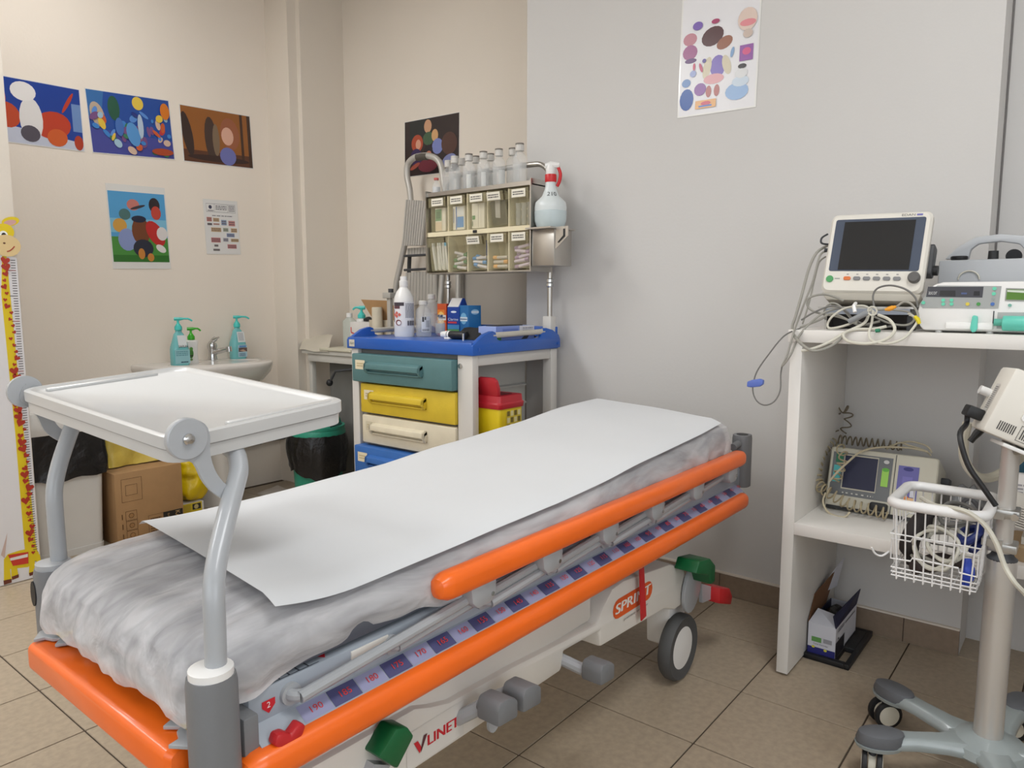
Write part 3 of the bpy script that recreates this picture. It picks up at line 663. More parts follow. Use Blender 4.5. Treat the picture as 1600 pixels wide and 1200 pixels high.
poster('upright poster with blue sky, green grass and bright figures, above the sink end', ctr([(164, 288), (258, 292), (267, 420), (176, 420)], 'y', yw), 0.306, 0.435, 'y', art4, 0.03, margin=0.006, bot=0.03, top=0.03)
poster('dark brown landscape poster hung in the niche above the step ladder', ctr([(631, 190), (718, 176), (718, 270), (634, 275)], 'x', NX - 0.001) + V((0, 0, 0)), 0.432, 0.31, 'x', art5, -0.02, margin=0.002)
poster('glossy upright poster of sticker pictures on a pale ground, high on the right wall', ctr([(1059, 184), (1184, 168)], 'x', WX - 0.001) + V((0, 0, 0.215)), 0.306, 0.43, 'x', art6, -0.02, margin=0.006)
def doc(p, w, h):
    ink = (96, 94, 100)
    p.rect(0, 0, w, h, (226, 224, 222)); fr = [(.06, .78, .94, .785), (.06, .93, .94, .935), (.06, .78, .065, .935), (.935, .78, .94, .935), (.3, .78, .305, .935), (.7, .78, .705, .935)]
    for a in fr: p.rect(a[0] * w, a[1] * h, a[2] * w, a[3] * h, ink, True)
    p.k += 1; p.ell(.18 * w, .87 * h, .05 * w, .035 * h, (70, 70, 90))
    p.scribble(.34 * w, .82 * h, .68 * w, .91 * h, 3, ink, 2); p.scribble(.73 * w, .80 * h, .92 * w, .92 * h, 4, ink, 3); p.scribble(.1 * w, .79 * h, .28 * w, .82 * h, 1, ink, 5); p.scribble(.22 * w, .70 * h, .85 * w, .725 * h, 1, ink, 6)
    C = [(.05, .60, .2, .68, (190, 130, 120)), (.24, .60, .42, .67, (196, 168, 130)), (.48, .54, .64, .64, (140, 158, 184)), (.70, .53, .9, .63, (200, 140, 136)), (.06, .53, .2, .57, (110, 106, 110)), (.24, .54, .42, .57, (190, 150, 140)), (.16, .41, .46, .49, (200, 170, 130)), (.52, .42, .68, .49, (170, 180, 160)), (.76, .41, .95, .49, (206, 178, 140)), (.62, .32, .86, .39, (140, 158, 190)), (.14, .21, .42, .30, (196, 128, 128)), (.5, .23, .66, .30, (176, 178, 188)), (.74, .23, .98, .29, (196, 170, 130)), (.62, .10, .9, .18, (204, 140, 140)), (.22, .13, .34, .17, (130, 126, 126)), (.18, .05, .38, .09, (130, 126, 126))]
    for a, b_, c, d, col in C: p.rect(a * w, b_ * h, c * w, d * h, col, True)
    p.k += 1
    for i, (a, b_, c, d, col) in enumerate(C): p.scribble((a + .015) * w, (b_ + .01) * h, (c - .01) * w, (d - .01) * h, 2, (110, 92, 96), i)
poster('laminated notice sheet with small pastel text boxes, taped above the sink', ctr([(318, 311), (370, 314), (376, 398), (322, 397)], 'y', yw), 0.213, 0.31, 'y', doc, 0.03, cat='notice', name='notice_sheet')

# ------------------------------------------------------------------ giraffe height chart on the pier
PYC = 3.375
gc = Thing('height_chart', 'yellow giraffe height chart with red hearts and a centimetre ruler, standing against the white pier', 'height chart', (1.0, PYC, 0))
G = lambda u, v: (lambda q: (q.x, q.z))(pyy(u, v, PYC - 0.006))
m = MB(); m.py([(0.905, 0.004), (1.056, 0.004), (1.056, 1.31), (1.005, 1.33), (1.0, 1.40), (0.98, 1.46), (0.93, 1.48), (0.905, 1.46)], PYC - 0.006, PYC - 0.001)
gc.part('board', m, mat('chart_board', (232, 230, 232), 0.5, var=0.01))
p = Print((0, PYC - 0.0062, 0), (1, 0, 0), (0, 0, 1), 0.00025)
YL, RD, BRN, INK = (232, 204, 30), (176, 52, 34), (110, 54, 38), (70, 60, 40)
def PG(uvs, col): p.poly([G(u, v) for u, v in uvs][::-1] if False else [G(u, v) for u, v in uvs], col)
PG([(3, 400), (10, 400), (22, 520), (34, 650), (48, 770), (56, 850), (60, 868), (40, 872), (37, 840), (24, 680), (12, 560), (2, 460)], YL)
# body and legs
PG([(6, 874), (12, 866), (30, 860), (46, 857), (60, 862), (62, 872), (50, 880), (44, 886), (16, 889), (6, 890)], YL)
PG([(6, 875), (14, 878), (18, 908), (6, 912)], YL); PG([(17, 885), (26, 885), (29, 900), (18, 905)], YL); PG([(46, 862), (52, 866), (57, 893), (45, 898)], YL); PG([(56, 866), (62, 866), (66, 889), (57, 893)], YL)
for a in (((5, 907), (18, 904), (18, 910), (6, 914)), ((18, 901), (29, 897), (29, 902), (19, 906)), ((45, 895), (57, 891), (57, 896), (46, 900)), ((57, 890), (66, 886), (67, 891), (57, 895))): PG(a, BRN)
PG([(12, 867), (44, 862), (44, 880), (20, 884)], (206, 60, 44)); PG([(15, 872), (43, 865), (43, 870), (16, 876)], (230, 226, 220))
PG([(1, 867), (5, 853), (11, 832), (8, 860), (7, 872)], (206, 180, 170))
# head with ear, muzzle and eye (faces +x)
def EL(u, v, a, b, col, rot=0):
    c = G(u, v); s = 0.00285; p.ell(c[0], c[1], a * s, b * s, col, rot)
EL(16, 346, 11, 6, YL, .3); EL(15, 348, 8, 3.6, (214, 166, 160), .3); EL(6, 362, 12, 11, YL); EL(5, 367, 5, 5.5, (245, 245, 240)); EL(5.5, 368, 3, 3.8, (40, 34, 30)); EL(10, 384, 17, 15, (228, 200, 146)); EL(6, 380, 1.6, 1.2, (110, 70, 50))
for i in range(6):
    a, b_ = (10 + i * 2, 393 - .25 * i * i * .9), (12 + i * 2, 393 - .25 * (i + 1) ** 2 * .9); p.line(G(*a), G(*b_), 0.004, (170, 60, 40))
p.k += 1
def heart(x, z, s, rot):
    pts = [(0, -1), (.9, 0.05), (1.0, .55), (.6, .95), (.2, .8), (0, .45), (-.2, .8), (-.6, .95), (-1.0, .55), (-.9, 0.05)]
    c, sn = math.cos(rot), math.sin(rot); p.poly([(x + s * (a * c - b * sn), z + s * (a * sn + b * c)) for a, b in pts], RD, True)
rnd = random.Random(5)
for i in range(46):
    t = i / 45; v = 408 + 455 * t; uc = 6 + 46 * t; 
    q = G(uc + rnd.uniform(-5, 5), v); heart(q[0], q[1], rnd.choice((0.007, 0.011, 0.016)), rnd.uniform(-.7, .7))
p.k += 1
gc.part('giraffe', p.mb, PRN, smooth=False)
p = Print((0, PYC - 0.0062, 0), (1, 0, 0), (0, 0, 1), 0.0003)
for i in range(125):
    z = 0.06 + i * 0.01; x1_ = 1.050; L_ = 0.016 if i % 10 else 0.028
    p.rect(x1_ - L_, z, x1_, z + 0.0028, (80, 74, 76) if i % 20 else (150, 60, 60), True)
p.k += 1
gc.part('ruler', p.mb, PRN, smooth=False)

# ------------------------------------------------------------------ large white bin with black bag
M_bin = mat('bin_white', (226, 224, 220), 0.45, var=0.02)
M_bag = mat('black_bag', (24, 23, 24), 0.28, var=0.25, vscale=12, bump=0.6, bscale=28)
def bag(cx, cy, w0, d0, z0, z1, flare, r, seed, wr=0.012, sag=0.03, N=10):
    """skirt of a bin liner folded over the rim: crumpled open tube"""
    m = MB(); rings = []
    K = 9
    for k in range(K + 1):
        t = k / K; z = z1 + (z0 - z1) * t
        base = rr(cx, cy, w0 + flare * t, d0 + flare * t, r, N); L = len(base); pts = []
        dens = []
        for i in range(L):
            a, b = V(base[i]), V(base[(i + 1) % L]); n_ = 14 if i % (N + 1) == N else 1
            for j in range(n_): dens.append(a.lerp(b, j / n_))
        for q in dens:
            c = V((cx, cy)); d = (q - c); s = wr * (0.25 + t) * (noise.noise(V((q.x * 17 + seed, q.y * 17, z * 9))) + .6 * noise.noise(V((q.x * 40, q.y * 40 + seed, z * 20))))
            d.normalize(); zz = z + sag * t * noise.noise(V((q.x * 8, q.y * 8, seed * 1.7)))
            pts.append(V((q.x + d.x * s, q.y + d.y * s, zz)))
        rings.append(pts)
    m.loft(rings, False, False); return m
wb = Thing('pedal_bin', 'tall white rectangular swing-lid bin with a black liner folded over its rim', 'bin', (1.245, 3.70, 0))
m = MB(); m.loft([rr3(1.245, 3.69, 0.265, 0.30, 0.03, 0.0), rr3(1.245, 3.69, 0.30, 0.335, 0.03, 0.50)]); wb.part('body', m, M_bin)
wb.part('foot_rim', MB().loft([rr3(1.245, 3.69, 0.272, 0.307, 0.03, 0.0), rr3(1.245, 3.69, 0.274, 0.309, 0.03, 0.03)]), M_bin)
wb.part('bin_liner', bag(1.245, 3.69, 0.318, 0.352, 0.36, 0.575, 0.02, 0.03, 3), M_bag, ang=60)
m = MB(); m.loft([rr3(1.245, 3.69, 0.325, 0.36, 0.03, 0.562), rr3(1.245, 3.69, 0.328, 0.363, 0.03, 0.60), rr3(1.245, 3.69, 0.31, 0.345, 0.03, 0.66), rr3(1.245, 3.69, 0.24, 0.25, 0.03, 0.68)]); wb.part('lid', m, M_bin, bevel=0.004)

# ------------------------------------------------------------------ bin with pale yellow liner behind the cardboard box, cardboard box, deep yellow bag, small box
M_ybag = mat('yellow_liner', (222, 196, 92), 0.3, var=0.12, vscale=9, bump=0.5, bscale=22)
M_ybag2 = mat('deep_yellow_bag', (222, 190, 10), 0.3, var=0.12, vscale=9, bump=0.5, bscale=22)
yb = Thing('waste_bin', 'tall bin with a pale yellow liner folded over it, behind the brown carton', 'bin', (1.613, 3.83, 0))
yb.part('body', MB().loft([rr3(1.613, 3.83, 0.28, 0.26, 0.04, 0.0), rr3(1.613, 3.83, 0.30, 0.28, 0.04, 0.60)]), M_bin)
yb.part('bin_liner', bag(1.613, 3.80, 0.315, 0.33, 0.352, 0.60, 0.04, 0.04, 8, 0.02, 0.006), M_ybag, ang=60)
M_card = mat('cardboard', (172, 134, 92), 0.85, var=0.05, vscale=14)
ca = Thing('cardboard_box', 'brown cardboard carton with a black printed panel, on the floor before the yellow-lined bin', 'cardboard box', (1.58, 3.60, 0))
ca.part('carton', MB().box(1.418, 1.735, 3.495, 3.655, 0.0, 0.345), M_card, bevel=0.002)
p = Print((1.418, 3.4945, 0), (1, 0, 0), (0, 0, 1))
ik = (96, 66, 40)
def frame(x0, y0, x1, y1, t=0.0015):
    for a in ((x0, y0, x1, y0 + t), (x0, y1 - t, x1, y1), (x0, y0, x0 + t, y1), (x1 - t, y0, x1, y1)): p.rect(*a, ik, True)
    p.k += 1
frame(0.028, 0.205, 0.122, 0.315); frame(0.046, 0.235, 0.10, 0.285)
for i in range(4): frame(0.040, 0.115 - i * 0.047, 0.092, 0.16 - i * 0.047); p.ell(0.066, 0.137 - i * 0.047, 0.012, 0.012, ik); p.ell(0.066, 0.137 - i * 0.047, 0.010, 0.010, (164, 122, 78)); p.rect(0.022, 0.125 - i * 0.047, 0.026, 0.15 - i * 0.047, ik)
ca.part('printing', p.mb, PRN, smooth=False)
p = Print((1.418, 3.4945, 0), (1, 0, 0), (0, 0, 1))
p.rect(0.216, 0.002, 0.312, 0.118, (30, 27, 25)); p.text('KATRIN', 0.276, 0.112, 0.022, (200, 164, 112), 0.10, rot=-PI / 2); p.text('BASIC', 0.236, 0.108, 0.010, (160, 130, 90), 0.045, rot=-PI / 2)
frame(0.143, 0.002, 0.216, 0.118); p.scribble(0.153, 0.02, 0.205, 0.105, 7, ik, 4)
ca.part('printing', p.mb, PRN, smooth=False)
sb = Thing('rubbish_bag', 'deep yellow bag slumped on a small white carton beside the brown carton', 'bag', (1.86, 3.67, 0.105))
m = MB()
def bagfn(u, v):
    th = 2 * PI * u; ph = PI * v; r = math.sin(ph) ** 0.7; z = -math.cos(ph)
    x = 1.862 + 0.092 * r * math.cos(th) * (1.0 - 0.25 * z); y = 3.67 + 0.09 * r * math.sin(th) * (1.0 - 0.25 * z); zz = 0.225 + 0.122 * z
    n_ = 0.018 * noise.noise(V((x * 14, y * 14, zz * 14))) + 0.01 * noise.noise(V((x * 34, y * 34, zz * 34)))
    return V((x + n_, y + n_, zz + 0.6 * n_ if z > -0.9 else max(zz, 0.105)))
m.grid(bagfn, 40, 24, closed_u=True); sb.part('sack', m, M_ybag2, ang=60)
sb.part('neck', MB().tube([(1.86, 3.67, 0.335), (1.862, 3.68, 0.37), (1.866, 3.69, 0.40)], [0.03, 0.018, 0.03], 10, smooth=3), M_ybag2)
sc = Thing('small_carton', 'small white carton with a yellow printed band under the deep yellow bag', 'carton', (1.84, 3.68, 0))
sc.part('carton', MB().box(1.764, 1.885, 3.58, 3.76, 0.0, 0.107), mat('carton_white', (216, 212, 208), 0.7), bevel=0.0015)
p = Print((1.764, 3.5795, 0), (1, 0, 0), (0, 0, 1)); p.rect(0, 0.055, 0.111, 0.107, (214, 190, 40)).rect(0.06, 0.07, 0.105, 0.10, (40, 38, 34)).rect(0.008, 0.066, 0.05, 0.10, (196, 170, 50)).ell(0.08, 0.085, 0.012, 0.012, (196, 180, 120))
sc.part('printing', p.mb, PRN, smooth=False)

# ------------------------------------------------------------------ wash basin with pedestal, tap and waste pipes
M_cer = mat('ceramic', (216, 210, 203), 0.22, var=0.015, coat=0.4)
SZ = 0.80
bs = Thing('wash_basin', 'white ceramic wash basin on a pedestal, fixed to the wall', 'wash basin', (2.12, 3.83, 0))
def brim(o, z, yb=WY - 0.001):
    pts = []
    cx, hw, dp = 2.10, 0.345 - o, 0.435 - o
    for i in range(33):
        a = PI + PI * i / 32
        e = 0.62
        pts.append(V((cx + hw * math.copysign(abs(math.cos(a)) ** e, math.cos(a)), yb - 0.12 + (dp - 0.12) * -(abs(math.sin(a)) ** 0.75), z)))
    pts += [V((cx + hw, yb - 0.05, z)), V((cx + hw, yb, z)), V((cx - hw, yb, z)), V((cx - hw, yb - 0.05, z))]
    return pts
m = MB(); m.loft([brim(0.22, SZ - 0.17), brim(0.15, SZ - 0.16), brim(0.06, SZ - 0.12), brim(0.012, SZ - 0.06), brim(0.0, SZ - 0.025), brim(0.0, SZ - 0.008), brim(0.008, SZ)], True, True)
ba = bs.part('basin', m, M_cer, ang=50)
def bowl(o, z):
    return [V((2.10 + (0.25 - o) * math.cos(2 * PI * i / 32), 3.775 + (0.13 - o) * math.sin(2 * PI * i / 32), z)) for i in range(32)]
m = MB(); m.loft([bowl(-0.012, SZ + 0.0005), bowl(-0.006, SZ + 0.004), bowl(0.0, SZ + 0.001), bowl(0.004, SZ + 0.0008)], False, True); bs.part('bowl_rim', m, M_cer, ba)
m = MB(); m.loft([[V((2.11 + rx * math.cos(2 * PI * i / 24), 3.83 + ry * math.sin(2 * PI * i / 24), z)) for i in range(24)] for rx, ry, z in ((0.105, 0.13, 0.0), (0.10, 0.125, 0.02), (0.085, 0.105, 0.12), (0.08, 0.095, 0.35), (0.09, 0.11, 0.55), (0.11, 0.13, SZ - 0.15))]); bs.part('pedestal', m, M_cer)
M_gpp = mat('waste_pipe_grey', (96, 96, 98), 0.5); M_wpp = mat('pipe_white', (214, 212, 210), 0.45)
for z, r, mm_ in ((0.295, 0.026, M_gpp), (0.345, 0.016, M_wpp), (0.385, 0.016, M_wpp)):
    o = bs.part('pipe', MB().cyl((2.13, 3.975, z), (2.64, 3.975, z), r, n=14), mm_)
bs.part('pipe_sleeve', MB().cyl((2.40, 3.975, 0.295), (2.47, 3.975, 0.295), 0.033, n=16), M_gpp)
bs.part('trap', MB().tube([(2.14, 3.93, 0.60), (2.14, 3.93, 0.33), (2.14, 3.95, 0.30), (2.18, 3.975, 0.295)], 0.02, 12, smooth=4), M_gpp)
tp = Thing('mixer_tap', 'short chrome single-lever mixer tap on the wash basin', 'tap', (2.162, 3.925, SZ))
B = V((2.162, 3.925, SZ))
tb = tp.part('body', MB().lathe([(0.024, 0), (0.026, 0.01), (0.022, 0.03), (0.022, 0.06), (0.028, 0.085), (0.024, 0.10), (0.0005, 0.108)], B, 18), M_chr)
tp.part('spout', MB().tube([B + V((0.0, 0, 0.045)), B + V((0.02, -0.05, 0.058)), B + V((0.045, -0.095, 0.07))], [0.016, 0.014, 0.012], 12, smooth=3), M_chr, tb)
tp.part('aerator', MB().cyl(B + V((0.045, -0.098, 0.083)), B + V((0.047, -0.10, 0.055)), 0.016, n=16), M_chr, tb)
m = MB(); m.tube([B + V((0, 0.0, 0.095)), B + V((0.004, -0.01, 0.118)), B + V((0.018, -0.045, 0.135))], [0.02, 0.014, 0.006], 10, smooth=3); tp.part('lever', m, M_chr, tb)
# soap bottles
def pump(t, b, z, sc_, m_, ang=-0.6, L_=0.07):
    x, y = b
    d = V((math.cos(ang), math.sin(ang), 0))
    col = t.part('pump_collar', MB().lathe([(0.014 * sc_, 0), (0.019 * sc_, 0.004), (0.019 * sc_, 0.02), (0.010 * sc_, 0.034), (0.006 * sc_, 0.04), (0.006 * sc_, 0.062)], (x, y, z), 14), m_)
    h = V((x, y, z + 0.062))
    t.part('pump_spout', MB().tube([h - d * 0.018 * sc_, h + d * 0.01, h + d * L_ * 0.7 + V((0, 0, 0.001)), h + d * L_ + V((0, 0, -0.012))], [0.009 * sc_, 0.009 * sc_, 0.005 * sc_, 0.004 * sc_], 8, smooth=2), m_, col)
M_teal = mat('teal_soap', (116, 190, 192), 0.25, var=0.05, coat=0.3); M_tealp = mat('teal_pump', (70, 196, 188), 0.35)
M_lab = mat('label_white', (214, 222, 224), 0.5)
def soap(u, v, y, label, hand):
    q = pyy(u, v, y); x, y = q.x, q.y
    t = Thing('soap_dispenser', label, 'soap bottle', (x, y, SZ))
    bo = t.part('bottle', MB().loft([rr3(x, y, 0.088, 0.062, 0.02, SZ + z, 4) if w_ is None else rr3(x, y, 0.088 * w_, 0.062 * w_, 0.02 * min(1, w_ * 1.1), SZ + z, 4) for z, w_ in ((0.0, .94), (0.006, 1.0), (0.085, 1.0), (0.10, .95), (0.15, .62), (0.165, .55), (0.175, .36), (0.185, .34))]), M_teal)
    pump(t, (x, y), SZ + 0.183, 1.0, M_tealp)
    p = Print((x - 0.040, y - 0.0315, SZ), (1, 0, 0), (0, 0, 1), 0.0004)
    if hand: p.rect(0.022, 0.012, 0.08, 0.082, (176, 206, 218)).rect(0.026, 0.042, 0.08, 0.066, (96, 78, 76)).poly([(0.03, 0.05), (0.055, 0.056), (0.075, 0.044), (0.06, 0.042)], (190, 160, 140)).scribble(0.03, 0.016, 0.07, 0.036, 3, (70, 110, 140), 3).rect(0.03, 0.068, 0.074, 0.078, (90, 140, 190))
    else: p.rect(0.0, 0.01, 0.08, 0.083, (150, 198, 204)).scribble(0.006, 0.05, 0.07, 0.078, 3, (96, 150, 160), 3).scribble(0.03, 0.012, 0.07, 0.024, 1, (40, 70, 90), 8)
    t.part('label', p.mb, PRN, bo, smooth=False)
    p = Print((x - 0.018 + (0.004 if hand else 0), y - 0.030, SZ + 0.098), (1, 0, 0), (0, 0.012, 0.058), 0.0006)
    p.rect(0, 0, 0.046, 0.062, (222, 226, 226)); p.scribble(0.006, 0.008, 0.04, 0.056, 7, (150, 150, 156), 5) if hand else p.text('SAPUN', -0.002, -0.004, 0.013, (40, 40, 44), 0.05, shear=0.2)
    t.part('neck_label', p.mb, PRN, bo, smooth=False)
soap(281, 560, 3.80, 'teal soap pump bottle with handwritten black lettering, beside the white and green bottle', False)
soap(372, 553, 3.95, 'teal soap pump bottle with a pale neck label, on the basin beyond the tap', True)
q = pyy(297, 562, 3.865)
t = Thing('soap_dispenser', 'white soap bottle with a bright green pump on the wash basin', 'soap bottle', (q.x + 0.012, q.y, SZ)); xx, yy_ = q.x + 0.012, q.y
bo = t.part('bottle', MB().loft([rr3(xx, yy_, 0.066 * s, 0.042 * s2, 0.014, SZ + z, 4) for z, s, s2 in ((0, .95, .95), (0.004, 1, 1), (0.05, .86, .95), (0.09, .92, .95), (0.118, 1, 1), (0.125, .9, .85), (0.128, .45, .7))]), M_wp)
pump(t, (xx, yy_), SZ + 0.126, 1.0, mat('green_pump', (58, 172, 34), 0.35), L_=0.05)
p = Print((xx - 0.03, yy_ - 0.0216, SZ), (1, 0, 0), (0, 0, 1), 0.0004); p.ell(0.014, 0.055, 0.014, 0.026, (70, 130, 60)).ell(0.016, 0.08, 0.010, 0.01, (90, 150, 70)).rect(0.004, 0.04, 0.024, 0.046, (60, 56, 50)).ell(0.014, 0.022, 0.008, 0.006, (110, 150, 90))
t.part('label', p.mb, PRN, bo, smooth=False)

# ------------------------------------------------------------------ teal bin with black liner, sheet of paper on the floor
M_tb = mat('teal_bin_plastic', (46, 150, 124), 0.4, var=0.04, coat=0.2)
tx, ty = 2.50, 3.435
tb_ = Thing('waste_bin', 'round teal bin with a domed swing opening and a black liner', 'bin', (tx, ty, 0))
tb_.part('body', MB().lathe([(0.125, 0), (0.128, 0.01), (0.148, 0.42), (0.155, 0.425), (0.155, 0.44), (0.0005, 0.44)], (tx, ty, 0), 36), M_tb)
m = MB(); rings = []
for k in range(10):
    t_ = k / 9; z = 0.395 - 0.195 * t_; pts = []
    for i in range(72):
        a = 2 * PI * i / 72; r = 0.158 + 0.014 * math.sin(PI * min(1, t_ * 1.15)) + 0.012 * t_ * noise.noise(V((math.cos(a) * 4, math.sin(a) * 4, 1))) + 0.006 * noise.noise(V((math.cos(a) * 14, math.sin(a) * 14, z * 6)))
        zz = z - 0.06 * t_ * max(0, math.cos(a + 1.95)) ** 3 + 0.03 * t_ * noise.noise(V((math.cos(a) * 2.5, math.sin(a) * 2.5, 7)))
        pts.append(V((tx + r * math.cos(a), ty + r * math.sin(a), zz)))
    rings.append(pts)
m.loft(rings, False, False); tb_.part('bin_liner', m, M_bag, ang=60)
dome = [(0.158, 0.392), (0.160, 0.40), (0.150, 0.43), (0.138, 0.47), (0.115, 0.50), (0.08, 0.517), (0.0005, 0.523)]
m = MB(); n_ = 48
def domep(i, k): a = 2 * PI * i / n_; r, z = dome[k]; return V((tx + r * math.cos(a), ty + r * math.sin(a), z))
vs_ = [domep(i, k) for k in range(len(dome)) for i in range(n_)]
fs_ = []
for k in range(len(dome) - 1):
    for i in range(n_):
        a = math.degrees(2 * PI * (i + .5) / n_)
        if 2 <= k <= 4 and (-95 < ((a + 180) % 360) - 180 < -15): continue
        j = (i + 1) % n_; fs_.append((k * n_ + i, k * n_ + j, (k + 1) * n_ + j, (k + 1) * n_ + i))
m.add(vs_, fs_); ld_ = tb_.part('lid', m, M_tb)
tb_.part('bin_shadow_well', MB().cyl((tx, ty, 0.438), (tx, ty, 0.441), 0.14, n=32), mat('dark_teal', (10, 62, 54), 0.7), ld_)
q = pz(434, 771, 0)
m = MB(); c_ = [(-0.09, -0.10), (0.08, -0.07), (0.10, 0.10), (-0.06, 0.09)]
m.grid(lambda u, v: V((q.x + (-0.085 + 0.17 * u), q.y + (-0.09 + 0.18 * v) + 0.04 * u, 0.003 + 0.012 * (u * v) ** 2 + 0.002 * math.sin(5 * u))), 10, 10)
solo('paper_sheet', 'crumpled square of pale paper lying on the floor by the teal bin', 'paper sheet', m, mat('paper_dull', (196, 186, 176), 0.85), (q.x, q.y, 0.0))
# ------------------------------------------------------------------ medication cart
M_fw = mat('cart_frame', (206, 202, 196), 0.45, var=0.02)
M_blue = mat('blue_plastic', (24, 88, 178), 0.32, var=0.03, coat=0.3)
M_in = mat('cart_inside', (186, 184, 178), 0.5, var=0.03)
CX0, CX1, CY0, CY1, CZ = 2.06, 2.615, 1.85, 2.565, 0.985
ct = Thing('medication_cart', 'white medication cart with a blue top and teal, yellow, cream and blue drawers', 'medical cart', (2.33, 2.2, 0))
for x0, x1, y0, y1 in ((CX0, CX0 + 0.035, CY0, CY0 + 0.078), (CX0, CX0 + 0.035, CY1 - 0.045, CY1), (CX1 - 0.045, CX1, CY0, CY0 + 0.045), (CX1 - 0.045, CX1, CY1 - 0.045, CY1)):
    ct.part('frame_post', MB().box(x0, x1, y0, y1, 0.12, 0.935), M_fw, bevel=0.003)
ct.part('carcass', MB().box(CX0 + 0.03, CX1 - 0.01, 2.02, CY1 - 0.01, 0.13, 0.93), M_in)
ct.part('base', MB().box(CX0, CX1, CY0, CY1, 0.10, 0.14), M_fw, bevel=0.004)
ct.part('side_rail', MB().box(CX0 + 0.035, CX1 - 0.045, CY0 + 0.004, CY0 + 0.03, 0.893, 0.935), M_fw, bevel=0.003)
ct.part('side_rail', MB().box(CX0 + 0.035, CX1 - 0.045, CY0 + 0.004, CY0 + 0.03, 0.14, 0.20), M_fw, bevel=0.003)
m = MB(); m.box(CX0 + 0.035, CX1 - 0.045, 2.0, 2.02, 0.14, 0.93); sp = ct.part('side_panel', m, M_in)
for z in (0.78, 0.70): ct.part('panel_rib', MB().px([(2.0, z), (1.985, z - 0.006), (1.985, z - 0.012), (2.0, z - 0.014)], CX0 + 0.035, CX1 - 0.045), M_in, sp)
ct.part('lower_shelf', MB().box(CX0 + 0.035, CX1 - 0.045, CY0 + 0.01, 2.0, 0.565, 0.58), M_in)
for x, y in ((2.12, 1.92), (2.55, 1.92), (2.12, 2.5), (2.55, 2.5)):
    c = ct.part('castor', MB().cyl((x, y - 0.015, 0.05), (x, y + 0.015, 0.05), 0.05, n=24), M_rub, bevel=0.006)
    ct.part('castor_fork', MB().box(x - 0.02, x + 0.02, y - 0.022, y + 0.022, 0.06, 0.105), M_dk, c)
ct.part('drawer_stop', MB().box(CX0 + 0.02, CX0 + 0.03, CY0 + 0.078, CY1 - 0.045, 0.14, 0.933), mat('cart_gap', (120, 120, 118), 0.6))
ct.part('corner_bolt', MB().cyl((CX0 - 0.004, 1.912, 0.893), (CX0 + 0.004, 1.912, 0.893), 0.010, n=14), M_chr)
DR = [('teal_drawer', (86, 124, 126), 0.795, 0.916, 0.030, 2.528), ('yellow_drawer', (214, 184, 50), 0.660, 0.788, 0.012, 2.496), ('cream_drawer', (218, 208, 184), 0.527, 0.650, 0.010, 2.492), ('blue_drawer', (50, 104, 176), 0.390, 0.515, 0.035, 2.520), ('cream_drawer', (214, 206, 186), 0.26, 0.38, 0.01, 2.50), ('cream_drawer', (214, 206, 186), 0.15, 0.25, 0.01, 2.50)]
for nm, col, z0, z1, out, yl in DR:
    md = mat(nm + '_plastic', col, 0.5, var=0.05, vscale=14, bump=0.06, bscale=120)
    x = CX0 - out
    d = ct.part('drawer', MB().box(x, CX0 + 0.03, 1.932, yl, z0, z1), md, bevel=0.006)
    hz = (z0 + z1) / 2 + 0.012; y0, y1 = 2.09, 2.43
    # moulded grip: hood with an open underside
    g = MB(); g.py([(x - 0.020, hz - 0.012), (x - 0.017, hz + 0.010), (x + 0.002, hz + 0.020), (x + 0.002, hz + 0.004), (x - 0.012, hz - 0.002), (x - 0.014, hz - 0.012)], y0, y1)
    g.py([(x - 0.020, hz - 0.012), (x - 0.017, hz + 0.010), (x + 0.002, hz + 0.020), (x + 0.002, hz - 0.030), (x - 0.008, hz - 0.030)], y0, y0 + 0.014).py([(x - 0.020, hz - 0.012), (x - 0.017, hz + 0.010), (x + 0.002, hz + 0.020), (x + 0.002, hz - 0.030), (x - 0.008, hz - 0.030)], y1 - 0.014, y1)
    g.py([(x - 0.008, hz - 0.030), (x - 0.008, hz - 0.024), (x + 0.002, hz - 0.022), (x + 0.002, hz - 0.030)], y0, y1)
    ct.part('grip', g, md, d, bevel=0.002)
    p = Print((x - 0.0003, yl - 0.025, z0), (0, -1, 0), (0, 0, 1)); hh = z1 - z0
    p.rect(0, hh * 0.45, 0.062, hh * 0.78, (226, 214, 184) if 'cream' not in nm else (208, 198, 172)); p.scribble(0.010, hh * 0.53, 0.052, hh * 0.70, 2, (190, 172, 130), 3)
    ct.part('drawer_label', p.mb, PRN, d, smooth=False)
# blue top with raised ends and carrying bars
top = ct.part('blue_top', MB().box(CX0 - 0.012, CX1 + 0.005, CY0 - 0.006, CY1 + 0.012, 0.935, CZ), M_blue, bevel=0.006)
ends = [(2.05, 0.935), (2.05, 0.975), (2.075, 0.99), (2.12, 1.015), (2.165, 1.026), (2.185, 1.02), (2.195, 0.992), (2.215, 0.986), (2.455, 0.986), (2.48, 0.992), (2.495, 1.02), (2.515, 1.028), (2.565, 1.018), (2.61, 0.995), (2.622, 0.975), (2.622, 0.94)]
for y0, y1 in ((CY0 - 0.012, CY0 + 0.010), (CY1 - 0.004, CY1 + 0.018)):
    e = ct.part('raised_end', MB().py(ends, y0, y1), M_blue, top, bevel=0.003)
    ct.part('carry_bar', MB().cyl((2.17, (y0 + y1) / 2, 1.008), (2.51, (y0 + y1) / 2, 1.012), 0.0115, n=14), mat('carry_bar_beige', (196, 190, 178), 0.4), top)
for x in (2.085, 2.605): ct.part('end_screw', MB().cyl((x, CY0 - 0.0115, 0.958), (x, CY0 - 0.014, 0.958), 0.007, n=12), M_blue, top)
